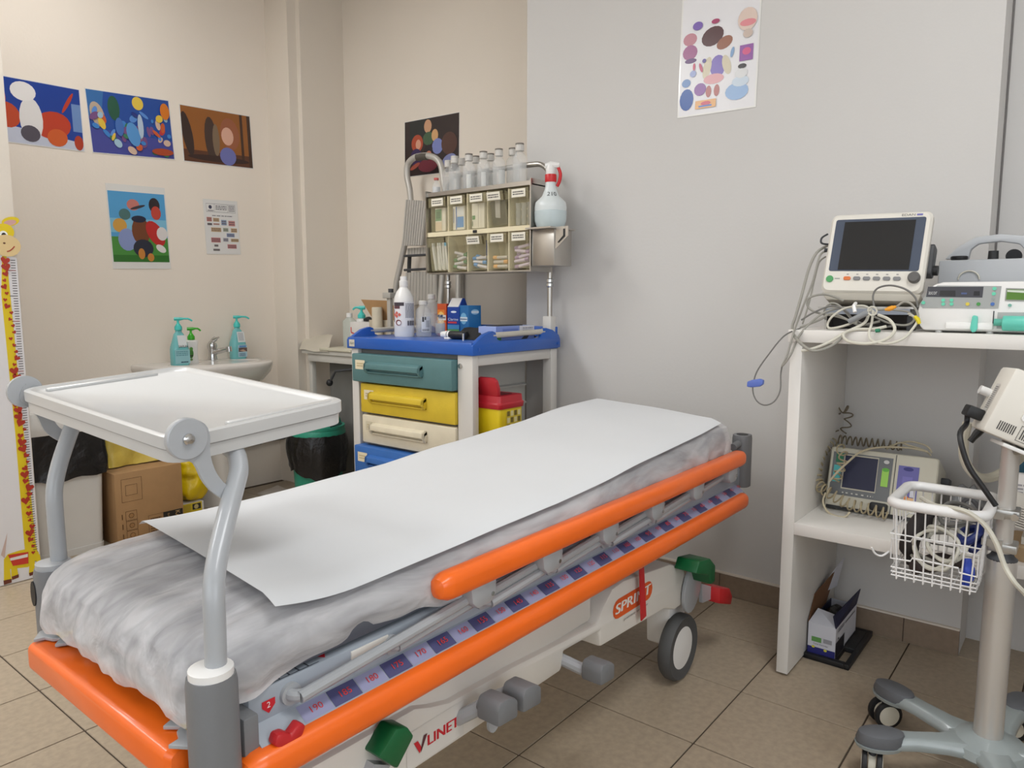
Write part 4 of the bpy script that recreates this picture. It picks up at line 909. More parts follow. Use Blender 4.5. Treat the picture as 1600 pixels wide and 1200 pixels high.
p = Print((CX0 - 0.0125, CY1 - 0.002, 0.944), (0, -1, 0), (0, 0, 1)); p.rect(0, 0, 0.036, 0.03, (206, 200, 186)).text('Alert', 0.004, 0.009, 0.012, (60, 60, 56), 0.028, shear=0.2)
ct.part('maker_label', p.mb, PRN, top, smooth=False)
# rear lip and uprights carrying the rack
ct.part('rear_lip', MB().box(CX1 - 0.012, CX1 + 0.005, CY0, CY1, CZ - 0.01, CZ + 0.045), M_blue, top, bevel=0.004)
M_st = mat('stainless_steel', (190, 186, 180), 0.3, 1.0, var=0.05, vscale=4)
PYR, PYL, PXX = 1.875, 2.485, 2.592
m = MB(); pts = [V((PXX, PYR, 1.0)), V((PXX, PYR, 1.3)), V((PXX, PYR, 1.62)), V((PXX, PYR + 0.006, 1.68)), V((PXX, PYR + 0.04, 1.718)), V((PXX, PYR + 0.10, 1.728)), V((PXX, (PYR + PYL) / 2, 1.728)), V((PXX, PYL - 0.10, 1.728)), V((PXX, PYL - 0.04, 1.718)), V((PXX, PYL - 0.006, 1.68)), V((PXX, PYL, 1.62)), V((PXX, PYL, 1.3)), V((PXX, PYL, 1.0))]
up = ct.part('upright_loop', MB().tube(pts, 0.0115, 12, smooth=4), M_st)
for y in (PYR, PYL):
    ct.part('clamp_ring', MB().lathe([(0.0115, 0), (0.016, 0.004), (0.016, 0.016), (0.0125, 0.019), (0.016, 0.022), (0.016, 0.034), (0.0115, 0.038)], (PXX, y, 1.20), 16), M_chr, up)
    ct.part('upright_foot', MB().box(PXX - 0.022, PXX + 0.018, y - 0.022, y + 0.022, 0.985, 1.075), M_fw, up, bevel=0.003)

# ------------------------------------------------------------------ tilt-bin rack with ten bins
RX, RY0, RY1, RZ0, RZ1 = 2.455, 1.872, 2.462, 1.276, 1.612
rk = Thing('bin_rack', 'steel rack of ten clear tilt-out bins in two rows above the medication cart', 'storage rack', (2.5, 2.17, RZ0))
M_amb = mat('amber_clear', (226, 214, 172), 0.15, var=0.02, alpha=0.13, coat=0.2)
M_cream = mat('bin_cream', (230, 218, 184), 0.5, var=0.03)
rk.part('top_tray', MB().box(RX - 0.01, 2.585, RY0 - 0.012, RY1 + 0.012, RZ1 + 0.004, RZ1 + 0.009).box(RX - 0.012, RX - 0.008, RY0 - 0.012, RY1 + 0.012, RZ1 + 0.004, RZ1 + 0.022), M_st)
for y in (RY0 - 0.012, RY1 + 0.006): rk.part('side_plate', MB().box(RX - 0.02, 2.58, y, y + 0.006, RZ0 - 0.012, RZ1 + 0.03), M_st)
rk.part('bottom_plate', MB().box(RX - 0.015, 2.58, RY0 - 0.008, RY1 + 0.008, RZ0 - 0.012, RZ0 - 0.006), M_st)
rk.part('back_panel', MB().box(2.57, 2.578, RY0 - 0.006, RY1 + 0.006, RZ0 - 0.006, RZ1 + 0.004), M_cream)
zm = (RZ0 + RZ1) / 2
rk.part('middle_shelf', MB().box(RX - 0.012, 2.57, RY0 - 0.006, RY1 + 0.006, zm - 0.010, zm + 0.010), M_cream)
cw = (RY1 - RY0) / 5
for i in range(1, 5): rk.part('divider', MB().box(RX - 0.004, 2.57, RY0 + i * cw - 0.0018, RY0 + i * cw + 0.0018, RZ0 - 0.006, RZ1), M_cream)
rk.part('catch', MB().cbox((RX - 0.014, RY0 + 2.55 * cw, zm), (0.006, 0.02, 0.012)), M_blk)
BINS = {}
for row in range(2):
    for i in range(5):      # i from the far (left) end
        y1 = RY1 - i * cw - 0.005; y0 = y1 - cw + 0.010
        z0 = RZ0 if row else zm + 0.011; z1 = zm - 0.012 if row else RZ1 - 0.002
        tilt = 0.20 if (row, i) in ((0, 3), (1, 2)) else (0.12 if (row, i) in ((1, 0), (1, 1)) else 0.03)
        H_ = z1 - z0 - 0.004
        mm = Matrix.Translation((RX + 0.004, (y0 + y1) / 2, z0 + 0.002)) @ Matrix.Rotation(-tilt, 4, 'Y')
        hw = (y1 - y0) / 2; m = MB(); th = 0.0018
        m.box(-th, 0, -hw, hw, 0, H_ * 0.72, mm)                                  # lower front
        m.box(-0.016, 0, -hw, hw, H_ * 0.72, H_ * 0.735, mm)                      # projecting ledge
        m.box(-0.016, -0.014, -hw, hw, H_ * 0.735, H_, mm)                        # raised label front
        m.py([(0, 0), (0.085, 0), (0.055, H_ * 0.85), (0, H_)], -hw, -hw + th, mm).py([(0, 0), (0.085, 0), (0.055, H_ * 0.85), (0, H_)], hw - th, hw, mm)
        m.box(0, 0.085, -hw, hw, 0, th, mm)
        b_ = rk.part('tilt_bin', m, M_amb, smooth=False)
        if (row, i) not in ((1, 0), (1, 1)):
            o_ = mm @ V((-0.0165, hw * 0.62, H_ * 0.76)); ux_ = V((0, -1, 0)); uz_ = (mm.to_3x3() @ V((0, 0, 1)))
            p = Print(o_, ux_, uz_, 0.0003); p.rect(0, 0, hw * 1.35, H_ * 0.22, (236, 230, 214)).scribble(hw * .12, H_ * 0.05, hw * 1.2, H_ * 0.17, 2, (70, 66, 64), row * 5 + i)
            rk.part('bin_label', p.mb, PRN, b_, smooth=False)
        BINS[(row, i)] = ((y0 + y1) / 2, z0 + 0.005, y1 - y0)
# contents
def medbox(label, row, i, dy, w_, h_, cols, dx=0.012):
    yc, z, _ = BINS[(row, i)]
    t = Thing('medicine_box', label, 'medicine box', (RX + dx + 0.02, yc + dy, z))
    t.part('carton', MB().box(RX + dx, RX + dx + 0.045, yc + dy - w_ / 2, yc + dy + w_ / 2, z, z + h_), mat('carton_ivory', (232, 226, 208), 0.6), bevel=0.001)
    p = Print((RX + dx - 0.0004, yc + dy + w_ / 2, z), (0, -1, 0), (0, 0, 1), 0.0003)
    for (a, b, c, d, col) in cols: p.rect(a * w_, b * h_, c * w_, d * h_, col)
    t.part('printing', p.mb, PRN, smooth=False)
medbox('white medicine box with a green mottled square in the top bin at the ladder end', 0, 0, 0.005, 0.066, 0.105, [(.03, .45, .62, .95, (96, 150, 110)), (.1, .55, .5, .85, (60, 110, 80)), (.03, .03, .62, .40, (222, 200, 170)), (.68, 0, .70, 1, (190, 180, 160))])
medbox('white and blue medicine box in a top tilt bin', 0, 1, 0.008, 0.072, 0.105, [(.36, .1, .92, .55, (70, 140, 200)), (.26, .02, .34, .98, (60, 110, 180)), (.36, .6, .92, .95, (226, 228, 226)), (.06, .3, .12, .9, (120, 130, 160))])
medbox('white medicine box with a small green mark in the middle top bin', 0, 2, 0.010, 0.074, 0.108, [(.04, .36, .28, .52, (60, 130, 70)), (.52, .05, .54, .95, (150, 140, 130)), (.74, .05, .76, .95, (200, 190, 170)), (.05, .1, .1, .3, (70, 110, 80))])
yc, z, w_ = BINS[(0, 3)]
t = Thing('black_sachet', 'black pouch with a pale strip inside the tilted top bin', 'pouch', (RX + 0.03, yc, z))
t.part('pouch', MB().cbox((0.022, 0, 0.055), (0.03, 0.088, 0.105), Matrix.Translation((RX + 0.004, yc, z)) @ Matrix.Rotation(-0.2, 4, 'Y')), mat('pouch_black', (44, 42, 42), 0.4), bevel=0.006)
t.part('strip', MB().cbox((0.004, 0.008, 0.085), (0.002, 0.026, 0.10), Matrix.Translation((RX + 0.004, yc, z)) @ Matrix.Rotation(-0.2, 4, 'Y') @ Matrix.Rotation(0.12, 4, 'X')), mat('strip_grey', (176, 172, 164), 0.5))
yc, z, w_ = BINS[(0, 4)]
M_clr = mat('clear_plastic', (206, 208, 204), 0.2, var=0.02, alpha=0.45)
for k in range(3):
    for j in range(3):
        solo('specimen_cup', 'small clear plastic cup stacked in the top bin beside the spray bottle', 'plastic cup', MB().lathe([(0.011, 0), (0.0135, 0.028), (0.014, 0.030), (0.0005, 0.030)], (RX + 0.028, yc - 0.031 + j * 0.031, z + k * 0.031), 14), M_clr, (RX + 0.028, yc - 0.031 + j * 0.031, z + k * 0.031), group='clear cups in the top bin')
yc, z, w_ = BINS[(1, 0)]
for k in range(7):
    y = yc - 0.042 + k * 0.0135; tl = 0.06 * (k % 3 - 1)
    t = Thing('syringe_packet', 'slim white sterile packet standing in the lower bin at the ladder end', 'packet', (RX + 0.03, y, z), group='sterile packets in the lower bin')
    mm = Matrix.Translation((RX + 0.012 + 0.006 * (k % 2), y, z)) @ Matrix.Rotation(-0.13, 4, 'Y') @ Matrix.Rotation(tl, 4, 'X')
    t.part('packet', MB().cbox((0.01, 0, 0.055 + 0.004 * (k % 2)), (0.02, 0.012, 0.11)), mat('packet_white', (224, 222, 212), 0.5), local=False, bevel=0.003) if False else t.part('packet', MB().cbox((0.01, 0, 0.055 + 0.004 * (k % 2)), (0.02, 0.012, 0.11), mm), mat('packet_white', (224, 222, 212), 0.5), bevel=0.003)
    t.part('packet_tip', MB().cbox((0.009, 0, 0.118), (0.012, 0.009, 0.016), mm), mat('packet_tip_blue', (120, 176, 196), 0.5) if k < 2 else mat('packet_tip_grey', (190, 190, 182), 0.5))
def tubes(row, i, n, capcol, capname, lab, group, seed, ordered=False, bodycol=(222, 216, 214)):
    yc, z, w_ = BINS[(row, i)]; r = random.Random(seed)
    mc = mat('cap_' + capname, capcol, 0.4); mbd = mat('tube_' + capname, bodycol, 0.3)
    for k in range(n):
        zz = z + 0.010 + (k // 2) * 0.019 + (0.0 if ordered else r.uniform(0, 0.004)); a = (0 if ordered else r.uniform(-0.35, 0.35)); flip = -1 if (k // 2) % 2 else 1
        x = RX + 0.016 + 0.020 * (k % 2) * (1 if not ordered else 0.9); c = V((x, yc + r.uniform(-0.004, 0.004), zz))
        d = V((0, math.cos(a) * flip, math.sin(a) * 0.6)).normalized(); L_ = 0.078
        t = Thing('blood_tube', lab, 'test tube', c - V((0, 0, 0.008)), group=group)
        b0 = c - d * L_ / 2
        t.part('tube', MB().cyl(b0, b0 + d * L_ * 0.78, 0.0065, n=10), mbd)
        t.part('cap', MB().cyl(b0 + d * L_ * 0.74, b0 + d * L_, 0.0085, n=12), mc)
tubes(1, 1, 8, (52, 124, 74), 'green', 'small blood tube with a green cap in the lower bin', 'green capped tubes', 1)
tubes(1, 2, 6, (60, 140, 196), 'blue', 'small blood tube with a blue cap in the tilted lower bin', 'blue capped tubes', 2)
tubes(1, 3, 6, (230, 168, 90), 'orange', 'small blood tube with a pale orange cap in the lower bin', 'orange capped tubes', 3, True, (204, 196, 184))
tubes(1, 4, 9, (150, 120, 158), 'purple', 'small blood tube with a purple cap in the lower bin by the steel holder', 'purple capped tubes', 4, False, (214, 198, 212))
yc, z, w_ = BINS[(1, 2)]
solo('blue_card', 'dark blue folded card stuck upright in the tilted lower bin', 'card', MB().cbox((RX + 0.06, yc - 0.02, z + 0.065), (0.004, 0.05, 0.13)), mat('card_navy', (40, 62, 120), 0.5), (RX + 0.06, yc - 0.02, z))

# ------------------------------------------------------------------ bottles on the rack
M_bot = mat('bottle_clear', (238, 238, 236), 0.12, var=0.01, alpha=0.26, coat=0.3)
M_liq = mat('bottle_liquid', (226, 228, 226), 0.1, var=0.01, alpha=0.22)
M_bcap = mat('bottle_cap', (206, 202, 196), 0.4); M_gcap = mat('cap_top_grey', (120, 112, 104), 0.45)
BT = RZ1 + 0.009
def infusion(u, lab, tall, xo, label, grp):
    q = pxx(u, 300, 2.52 + xo); x, y = 2.52 + xo, q.y; r = 0.030 if tall else 0.0285; h = 0.150 if not tall else 0.158
    t = Thing('saline_bottle', lab, 'bottle', (x, y, BT), group=grp)
    b_ = t.part('bottle', MB().lathe([(r * .9, 0), (r, 0.005), (r, h * .72), (r * .95, h * .79), (r * .60, h * .88), (r * .46, h * .90), (r * .46, h)], (x, y, BT), 20), M_bot)
    t.part('liquid', MB().lathe([(r * .86, 0.003), (r * .94, 0.007), (r * .94, h * .62), (r * .5, h * .625)], (x, y, BT), 18), M_liq, b_)
    c_ = t.part('cap', MB().lathe([(r * .62, h * .93), (r * .62, h + 0.012), (r * .5, h + 0.016), (0.0005, h + 0.016)], (x, y, BT), 16), M_bcap)
    t.part('cap_disc', MB().lathe([(r * .60, h + 0.0145), (r * .60, h + 0.020), (0.0005, h + 0.0205)], (x, y, BT), 16), M_gcap if tall or label is not None else M_bcap, c_)
    if label:
        m = MB(); rr_ = r + 0.0006; a0 = math.atan2(-q.y, -q.x) - 0.2 + label * 0.5
        m.grid(lambda uu, vv: V((x + rr_ * math.cos(a0 - 0.35 + 0.7 * uu * (1.6 if label > .9 else 1)), y + rr_ * math.sin(a0 - 0.35 + 0.7 * uu * (1.6 if label > .9 else 1)), BT + h * (0.10 + 0.42 * vv))), 8, 1)
        t.part('label', m, mat('bottle_label', (214, 214, 210), 0.5), b_)
CAPS = [(700.8, None), (710.8, None), (721.8, None), (733, .3), (743.7, .4), (755.6, .4), (766.6, .4), (779.7, 1.0), (801.4, None), (811.9, None)]
for k, (u, lb) in enumerate(CAPS):
    lab = 'clear plastic infusion bottle in the row on top of the bin rack'
    if k == 7: lab = 'clear infusion bottle with the widest printed label on top of the bin rack'
    if 3 <= k <= 6: lab = 'clear infusion bottle with a narrow white label strip on top of the bin rack'
    infusion(u, lab, k >= 8, -0.03 if k in (9, 7, 5, 3, 1) else 0.027, lb, 'infusion bottles on the bin rack')
q = pxx(682, 300, 2.50)
t = Thing('medicine_vial', 'glass vial with a red cap and white label on the rack beside the infusion bottles', 'vial', (2.50, q.y, BT))
b_ = t.part('vial', MB().lathe([(0.017, 0), (0.018, 0.003), (0.018, 0.055), (0.009, 0.07), (0.009, 0.082)], (2.50, q.y, BT), 18), M_bot)
t.part('label', MB().lathe([(0.0185, 0.006), (0.0188, 0.008), (0.0188, 0.044), (0.0185, 0.046)], (2.50, q.y, BT), 20), mat('vial_label', (206, 206, 206), 0.5), b_)
t.part('cap', MB().lathe([(0.011, 0.078), (0.0115, 0.08), (0.0115, 0.088), (0.0005, 0.089)], (2.50, q.y, BT), 16), mat('cap_red', (196, 90, 84), 0.4))
# ------------------------------------------------------------------ steel holder with flange, spray bottle
hd = Thing('steel_holder', 'folded stainless steel holder box with a slotted flange beside the bin rack', 'holder', (2.50, 1.80, 1.30))
m = MB(); m.box(2.44, 2.565, 1.745, 1.858, 1.285, 1.432); hb_ = hd.part('box', m, M_st, bevel=0.002)
hd.part('top_plate', MB().box(2.40, 2.58, 1.735, 1.862, 1.432, 1.438), M_st)
m = MB(); m.px([(1.735, 1.438), (1.678, 1.438), (1.678, 1.400), (1.735, 1.352), (1.74, 1.352)], 2.44, 2.446); fl_ = hd.part('flange', m, M_st)
hd.part('flange_slot', MB().px([(1.700, 1.428), (1.692, 1.428), (1.692, 1.398), (1.722, 1.374), (1.728, 1.376), (1.700, 1.402)], 2.438, 2.4395), M_blk, fl_)
sx_, sy_ = 2.49, 1.80; SZ2 = 1.438
sprb = Thing('spray_bottle', 'translucent white spray bottle with a red trigger standing on the steel holder', 'spray bottle', (sx_, sy_, SZ2))
M_sp = mat('spray_plastic', (214, 220, 220), 0.3, var=0.02)
b_ = sprb.part('bottle', MB().lathe([(0.050, 0), (0.056, 0.006), (0.064, 0.03), (0.066, 0.085), (0.062, 0.105), (0.036, 0.13), (0.024, 0.16), (0.021, 0.185), (0.021, 0.19)], (sx_, sy_, SZ2), 8 * 3), M_sp)
sprb.part('liquid', MB().lathe([(0.0515, 0.001), (0.0575, 0.007), (0.0652, 0.03), (0.0668, 0.068), (0.0655, 0.070)], (sx_, sy_, SZ2), 24), mat('spray_liquid', (196, 208, 210), 0.25), b_)

sprb.part('collar', MB().lathe([(0.0225, 0.186), (0.024, 0.19), (0.024, 0.214), (0.0225, 0.217)], (sx_, sy_, SZ2), 18), mat('spray_red', (206, 40, 44), 0.35))
dv = V((0.45, -0.9, 0)).normalized()
m = MB(); C = V((sx_, sy_, SZ2 + 0.214)); m.tube([C, C + V((0, 0, 0.024)), C + V((0, 0, 0.042))], [0.020, 0.021, 0.016], 12); m.tube([C - dv * 0.022 + V((0, 0, 0.036)), C + V((0, 0, 0.04)), C + dv * 0.036 + V((0, 0, 0.038))], [0.012, 0.016, 0.011], 10)
hd2 = sprb.part('spray_head', m, M_wp)
sprb.part('trigger', MB().tube([C + dv * 0.030 + V((0, 0, 0.032)), C + dv * 0.040 + V((0, 0, 0.005)), C + dv * 0.036 + V((0, 0, -0.025)), C + dv * 0.026 + V((0, 0, -0.045))], 0.007, 8, smooth=3), mat('spray_red', (206, 40, 44), 0.35), hd2)

# ------------------------------------------------------------------ things on the blue top
def Q(u, v, mx=2.545):
    q = pz(u, v, CZ)
    if q.x > mx: q = pxx(u, v, mx); q.z = CZ
    return q
def dist(q): return (q - CAMP).dot(FW)
q = Q(632, 526)
t = Thing('cleaner_bottle', 'tall white plastic bottle with red hazard diamonds and a barcode label on the cart', 'bottle', (q.x, q.y, CZ)); x, y = q.x, q.y
b_ = t.part('bottle', MB().lathe([(0.040, 0), (0.0435, 0.006), (0.0435, 0.155), (0.041, 0.173), (0.031, 0.197), (0.0175, 0.214), (0.0175, 0.222)], (x, y, CZ), 28), M_wp)
t.part('cap', MB().lathe([(0.019, 0.220), (0.019, 0.242), (0.015, 0.246), (0.015, 0.262), (0.0005, 0.264)], (x, y, CZ), 18), M_wp)
def curved(x, y, r, z0, z1, acen, aw):      # local print on a cylinder
    class CP(Print):
        def P(s, a, b): 
            th = acen - aw / 2 + aw * a; rr_ = (r if not isinstance(r, tuple) else r[0] + (r[1] - r[0]) * b) + s.lift * s.k
            return V((x + rr_ * math.cos(th), y + rr_ * math.sin(th), z0 + (z1 - z0) * b))
        def rect(s, x0, y0, x1, y1, col, keep=False):
            n_ = max(1, int((x1 - x0) * aw / 0.2))
            for k in range(n_):
                a, b_2 = x0 + (x1 - x0) * k / n_, x0 + (x1 - x0) * (k + 1) / n_
                s.poly([(a, y0), (b_2, y0), (b_2, y1), (a, y1)], col, True)
            if not keep: s.k += 1
            return s
    return CP((0, 0, 0), (1, 0, 0), (0, 1, 0), 0.0003)
af = math.atan2(-y, -x)
p = curved(x, y, 0.0437, CZ + 0.046, CZ + 0.152, af, 2.6)
p.rect(0, 0, 1, 1, (226, 224, 226)).rect(.02, .84, .5, .98, (60, 52, 60)).rect(.04, .72, .34, .84, (96, 60, 66)).rect(.02, .18, .08, .7, (120, 120, 128))
for c in ((.2, .55), (.32, .48), (.2, .42), (.1, .48)): p.poly([(c[0] - .07, c[1]), (c[0], c[1] - .08), (c[0] + .07, c[1]), (c[0], c[1] + .08)], (206, 96, 84))
p.ell(.28, .16, .12, .12, (120, 60, 66)).ell(.30, .15, .08, .08, (226, 224, 226)); p.scribble(.55, .35, .95, .95, 10, (120, 122, 134), 4)
for k in range(9): p.rect(.62 + k * .036, .04, .62 + k * .036 + .016 + .01 * (k % 3 == 0), .24, (50, 46, 50), True)
t.part('label', p.mb, PRN, b_, smooth=False)
def clearbottle(u, v, r, h, lab, labelled):
    q = Q(u, v); x, y = q.x, q.y; t = Thing('saline_bottle', lab, 'bottle', (x, y, CZ))
    b_ = t.part('bottle', MB().lathe([(r * .9, 0), (r, 0.006), (r, h * .66), (r * .9, h * .76), (r * .5, h * .84), (r * .45, h * .86), (r * .45, h * .95)], (x, y, CZ), 24), M_bot)
    t.part('cap', MB().lathe([(r * .55, h * .88), (r * .55, h * .98), (r * .45, h), (0.0005, h)], (x, y, CZ), 18), M_bcap)
    t.part('liquid', MB().lathe([(r * .85, 0.003), (r * .94, 0.008), (r * .94, h * .5), (0.0005, h * .505)], (x, y, CZ), 20), M_liq, b_)
    if labelled:
        p = curved(x, y, r + 0.0005, CZ + h * .14, CZ + h * .56, math.atan2(-y, -x) + 0.3, 1.1)
        p.rect(0, 0, 1, 1, (206, 208, 214)).rect(.08, .66, .30, .98, (50, 48, 52)).rect(.36, .78, .52, .98, (60, 58, 62)).scribble(.5, .3, .95, .75, 6, (120, 122, 128), 2).scribble(.1, .05, .9, .2, 2, (60, 58, 64), 6)
        t.part('label', p.mb, PRN, b_, smooth=False)
clearbottle(662, 526, 0.035, 0.158, 'clear plastic bottle with a printed label on the blue cart top, before a taller one', True)
clearbottle(675, 515, 0.036, 0.188, 'taller unlabelled clear bottle on the blue cart top behind the labelled one', False)
q = Q(688, 524); x, y = q.x, q.y
t = Thing('medicine_vial', 'small glass vial with a metal cap on the blue cart top', 'vial', (x, y, CZ))
b_ = t.part('vial', MB().lathe([(0.019, 0), (0.021, 0.004), (0.021, 0.058), (0.011, 0.073), (0.011, 0.086)], (x, y, CZ), 20), M_bot)
t.part('label', MB().lathe([(0.0214, 0.010), (0.0217, 0.012), (0.0217, 0.052), (0.0214, 0.054)], (x, y, CZ), 22), mat('vial_label', (206, 206, 206), 0.5), b_)
t.part('cap', MB().lathe([(0.0125, 0.084), (0.0135, 0.087), (0.0135, 0.094), (0.0005, 0.095)], (x, y, CZ), 16), M_chr)
q = Q(696, 518); x, y = q.x, q.y
def carton(name, label, c, s, rot, col, draw, roof=None):
    mm = Matrix.Translation(c) @ Matrix.Rotation(rot, 4, 'Z')
    t = Thing(name, label, 'carton', c, rot)
    m = MB().box(-s[0] / 2, s[0] / 2, -s[1] / 2, s[1] / 2, 0, s[2])
    if roof: m = MB().py([(-s[0] / 2, 0), (s[0] / 2, 0), (s[0] / 2, s[2] * .80), (s[0] * .2, s[2]), (-s[0] * .0, s[2]), (-s[0] / 2, s[2] * .76)], -s[1] / 2, s[1] / 2)
    b_ = t.part('carton', m, col, local=True, bevel=0.001)
    p = Print((-s[0] / 2 - 0.0003, s[1] / 2, 0), (0, -1, 0), (0, 0, 1), 0.0003); draw(p, s[1], s[2]); t.part('printing', p.mb, PRN, b_, local=True, smooth=False)
    return t
def dr(p, w, h): p.rect(0, 0, w, h, (206, 84, 40)).rect(0, h * .25, w * .8, h * .8, (226, 130, 40)).ell(w * .4, h * .52, w * .38, h * .22, (240, 196, 110)).rect(w * .1, h * .45, w * .95, h * .62, (226, 220, 214)).scribble(w * .15, h * .48, w * .9, h * .59, 1, (60, 60, 80), 3).rect(w * .5, h * .02, w * .75, h * .2, (226, 214, 206))
carton('wipe_carton', 'orange and red carton standing on the blue cart top', Q(696, 518), (0.05, 0.055, 0.142), 0.1, mat('carton_red', (196, 56, 34), 0.45), dr)
def db(p, w, h): p.rect(0, 0, w, h * .74, (22, 64, 150)).rect(0, 0, w, h * .14, (90, 150, 90)).rect(0, h * .14, w, h * .26, (70, 140, 190)).text('Clarine', w * .06, h * .38, h * .07, (226, 232, 240), w * .86).rect(w * .04, h * .30, w * .8, h * .35, (206, 60, 70)).ell(w * .55, h * .62, w * .24, h * .03, (230, 236, 244)).rect(w * .05, h * .76, w * .92, h * .78, (222, 226, 230))
cb = carton('wipe_carton', 'dark blue gable-top carton with white lettering on the blue cart top', Q(715, 518), (0.06, 0.072, 0.168), 0.05, mat('carton_blue', (26, 66, 156), 0.4), db, True)
m = MB(); s = (0.06, 0.072, 0.168)
cb.part('white_gable', MB().add([(-0.0306, 0.032, s[2] * .765), (-0.0306, -0.032, s[2] * .765), (-0.001, -0.032, s[2] * 1.004), (-0.001, 0.032, s[2] * 1.004)], [(0, 1, 2, 3)]), mat('carton_white', (216, 212, 208), 0.7), local=True)
def dc(p, w, h): p.rect(0, 0, w, h, (36, 110, 168)).ell(w * .45, h * .55, w * .34, h * .2, (120, 180, 214)).rect(w * .08, h * .46, w * .86, h * .6, (226, 234, 238)).scribble(w * .12, h * .49, w * .82, h * .57, 1, (60, 90, 130), 3)
cc = carton('wipe_carton', 'mid-blue carton with a pale oval badge beside the gable-top carton', Q(735, 515), (0.068, 0.078, 0.135), -0.25, mat('carton_midblue', (38, 112, 168), 0.4), dc)
p = Print((-0.034, -0.0395, 0), (1, 0, 0), (0, 0, 1), 0.0003); p.ell(0.034, 0.105, 0.022, 0.012, (150, 196, 224)).rect(0.014, 0.100, 0.054, 0.109, (226, 234, 238)); cc.part('printing', p.mb, PRN, local=True, smooth=False)
# otoscope, battery cell, black pouch, glove box
q = Q(706, 530)
t = Thing('otoscope', 'black and white otoscope handle lying on the blue cart top', 'otoscope', (q.x, q.y, CZ))
d = V((0.05, -0.99, 0)).normalized(); C = q + V((0, 0.02, 0.018))
b_ = t.part('handle', MB().cyl(C, C + d * 0.10, 0.016, n=16), M_blk, bevel=0.003)
t.part('head', MB().cyl(C - d * 0.034, C, 0.0125, 0.017, n=16), M_wp)
t.part('band', MB().cyl(C + d * 0.004, C + d * 0.012, 0.0168, n=16), M_wp, b_)
t.part('rest', MB().box(C.x - 0.014, C.x + 0.014, C.y - 0.02, C.y + 0.012, CZ, CZ + 0.008), M_wp, bevel=0.002)
q = Q(724, 532)
t = Thing('battery_cell', 'tiny upright metal cylinder beside the otoscope', 'cylinder', (q.x, q.y, CZ)); t.part('can', MB().cyl((q.x, q.y, CZ), (q.x, q.y, CZ + 0.028), 0.005, n=12), M_chr); t.part('cap', MB().cyl((q.x, q.y, CZ + 0.028), (q.x, q.y, CZ + 0.034), 0.0052, n=12), M_blk)
a, b = Q(728, 527), Q(790, 513)
m = MB(); cx_, cy_ = 2.34, 1.985
def pouch(u, v):
    x = 2.19 + 0.34 * u; y = 2.10 - 0.17 * v - 0.05 * u
    e = max(0, min(1, 6 * min(u, 1 - u))) * max(0, min(1, 6 * min(v, 1 - v)))
    return V((x, y, CZ + 0.001 + e * (0.045 + 0.012 * noise.noise(V((x * 16, y * 16, 2))))))
m.grid(pouch, 24, 18)
solo('black_pouch', 'soft black instrument pouch lying on the blue cart top', 'pouch', m, mat('pouch_fabric', (22, 22, 26), 0.75, var=0.2, bump=0.2), (cx_, cy_, CZ), ang=70)
t = Thing('glove_box', 'flat pale blue and white glove box inside the raised end of the cart', 'glove box', (2.37, 1.90, CZ))
b_ = t.part('carton', MB().box(2.225, 2.475, 1.872, 1.965, CZ, CZ + 0.055), mat('glove_carton', (150, 166, 214), 0.5), bevel=0.0015)
p = Print((2.225, 1.8715, CZ), (1, 0, 0), (0, 0, 1), 0.0003); p.rect(0, 0, 0.25, 0.055, (122, 142, 206)).rect(0.15, 0.012, 0.25, 0.055, (206, 206, 214)).rect(0.04, 0.03, 0.14, 0.045, (96, 118, 190)).poly([(0.16, 0.0), (0.20, 0.0), (0.22, 0.02), (0.19, 0.018)], (40, 40, 46)).scribble(0.17, 0.03, 0.24, 0.05, 2, (150, 150, 160), 2).rect(0, 0, 0.03, 0.012, (60, 140, 60))
t.part('printing', p.mb, PRN, b_, smooth=False)
t.part('black_flap', MB().box(2.26, 2.42, 1.89, 1.955, CZ + 0.055, CZ + 0.058), M_blk)
p = curved(sx_, sy_, (0.0382, 0.0305), SZ2 + 0.1275, SZ2 + 0.144, math.atan2(-sy_, -sx_) + 0.15, 1.15); p.text('210', 0.0, 0.0, 1.0, (46, 44, 46), 1.0)
sprb.part('lettering', p.mb, PRN, smooth=False)
# ------------------------------------------------------------------ sharps container
shx, shy, shz = 2.195, 1.845, 0.58
sh = Thing('sharps_container', 'yellow sharps container with a red flip-open lid in the side bay of the cart', 'sharps container', (shx, shy, shz))
M_yc = mat('sharps_yellow', (232, 204, 24), 0.4, var=0.03); M_rc = mat('sharps_red', (184, 34, 46), 0.35, var=0.04)
b_ = sh.part('body', MB().loft([rr3(shx, shy, 0.125, 0.135, 0.015, shz), rr3(shx, shy, 0.145, 0.155, 0.015, shz + 0.155)]), M_yc, bevel=0.002)
m = MB(); m.loft([rr3(shx, shy, 0.155, 0.165, 0.018, shz + 0.148), rr3(shx, shy, 0.160, 0.170, 0.018, shz + 0.168), rr3(shx, shy, 0.152, 0.160, 0.018, shz + 0.172), rr3(shx, shy, 0.148, 0.156, 0.018, shz + 0.198)]); ld_ = sh.part('lid', m, M_rc, bevel=0.002)
sh.part('lid_opening', MB().pz(rr(shx + 0.005, shy - 0.015, 0.07, 0.075, 0.01), shz + 0.1985, shz + 0.1992), mat('sharps_dark', (110, 16, 24), 0.5), ld_)
mm = Matrix.Translation((shx - 0.066, shy - 0.015, shz + 0.196)) @ Matrix.Rotation(-0.22, 4, 'Y')
m = MB(); m.px([(-0.05, 0), (0.05, 0), (0.055, 0.03), (0.05, 0.062), (0.035, 0.074), (-0.035, 0.074), (-0.05, 0.062), (-0.055, 0.03)], -0.004, 0.014, mm); fl2 = sh.part('flip_cap', m, M_rc, ld_, bevel=0.003)
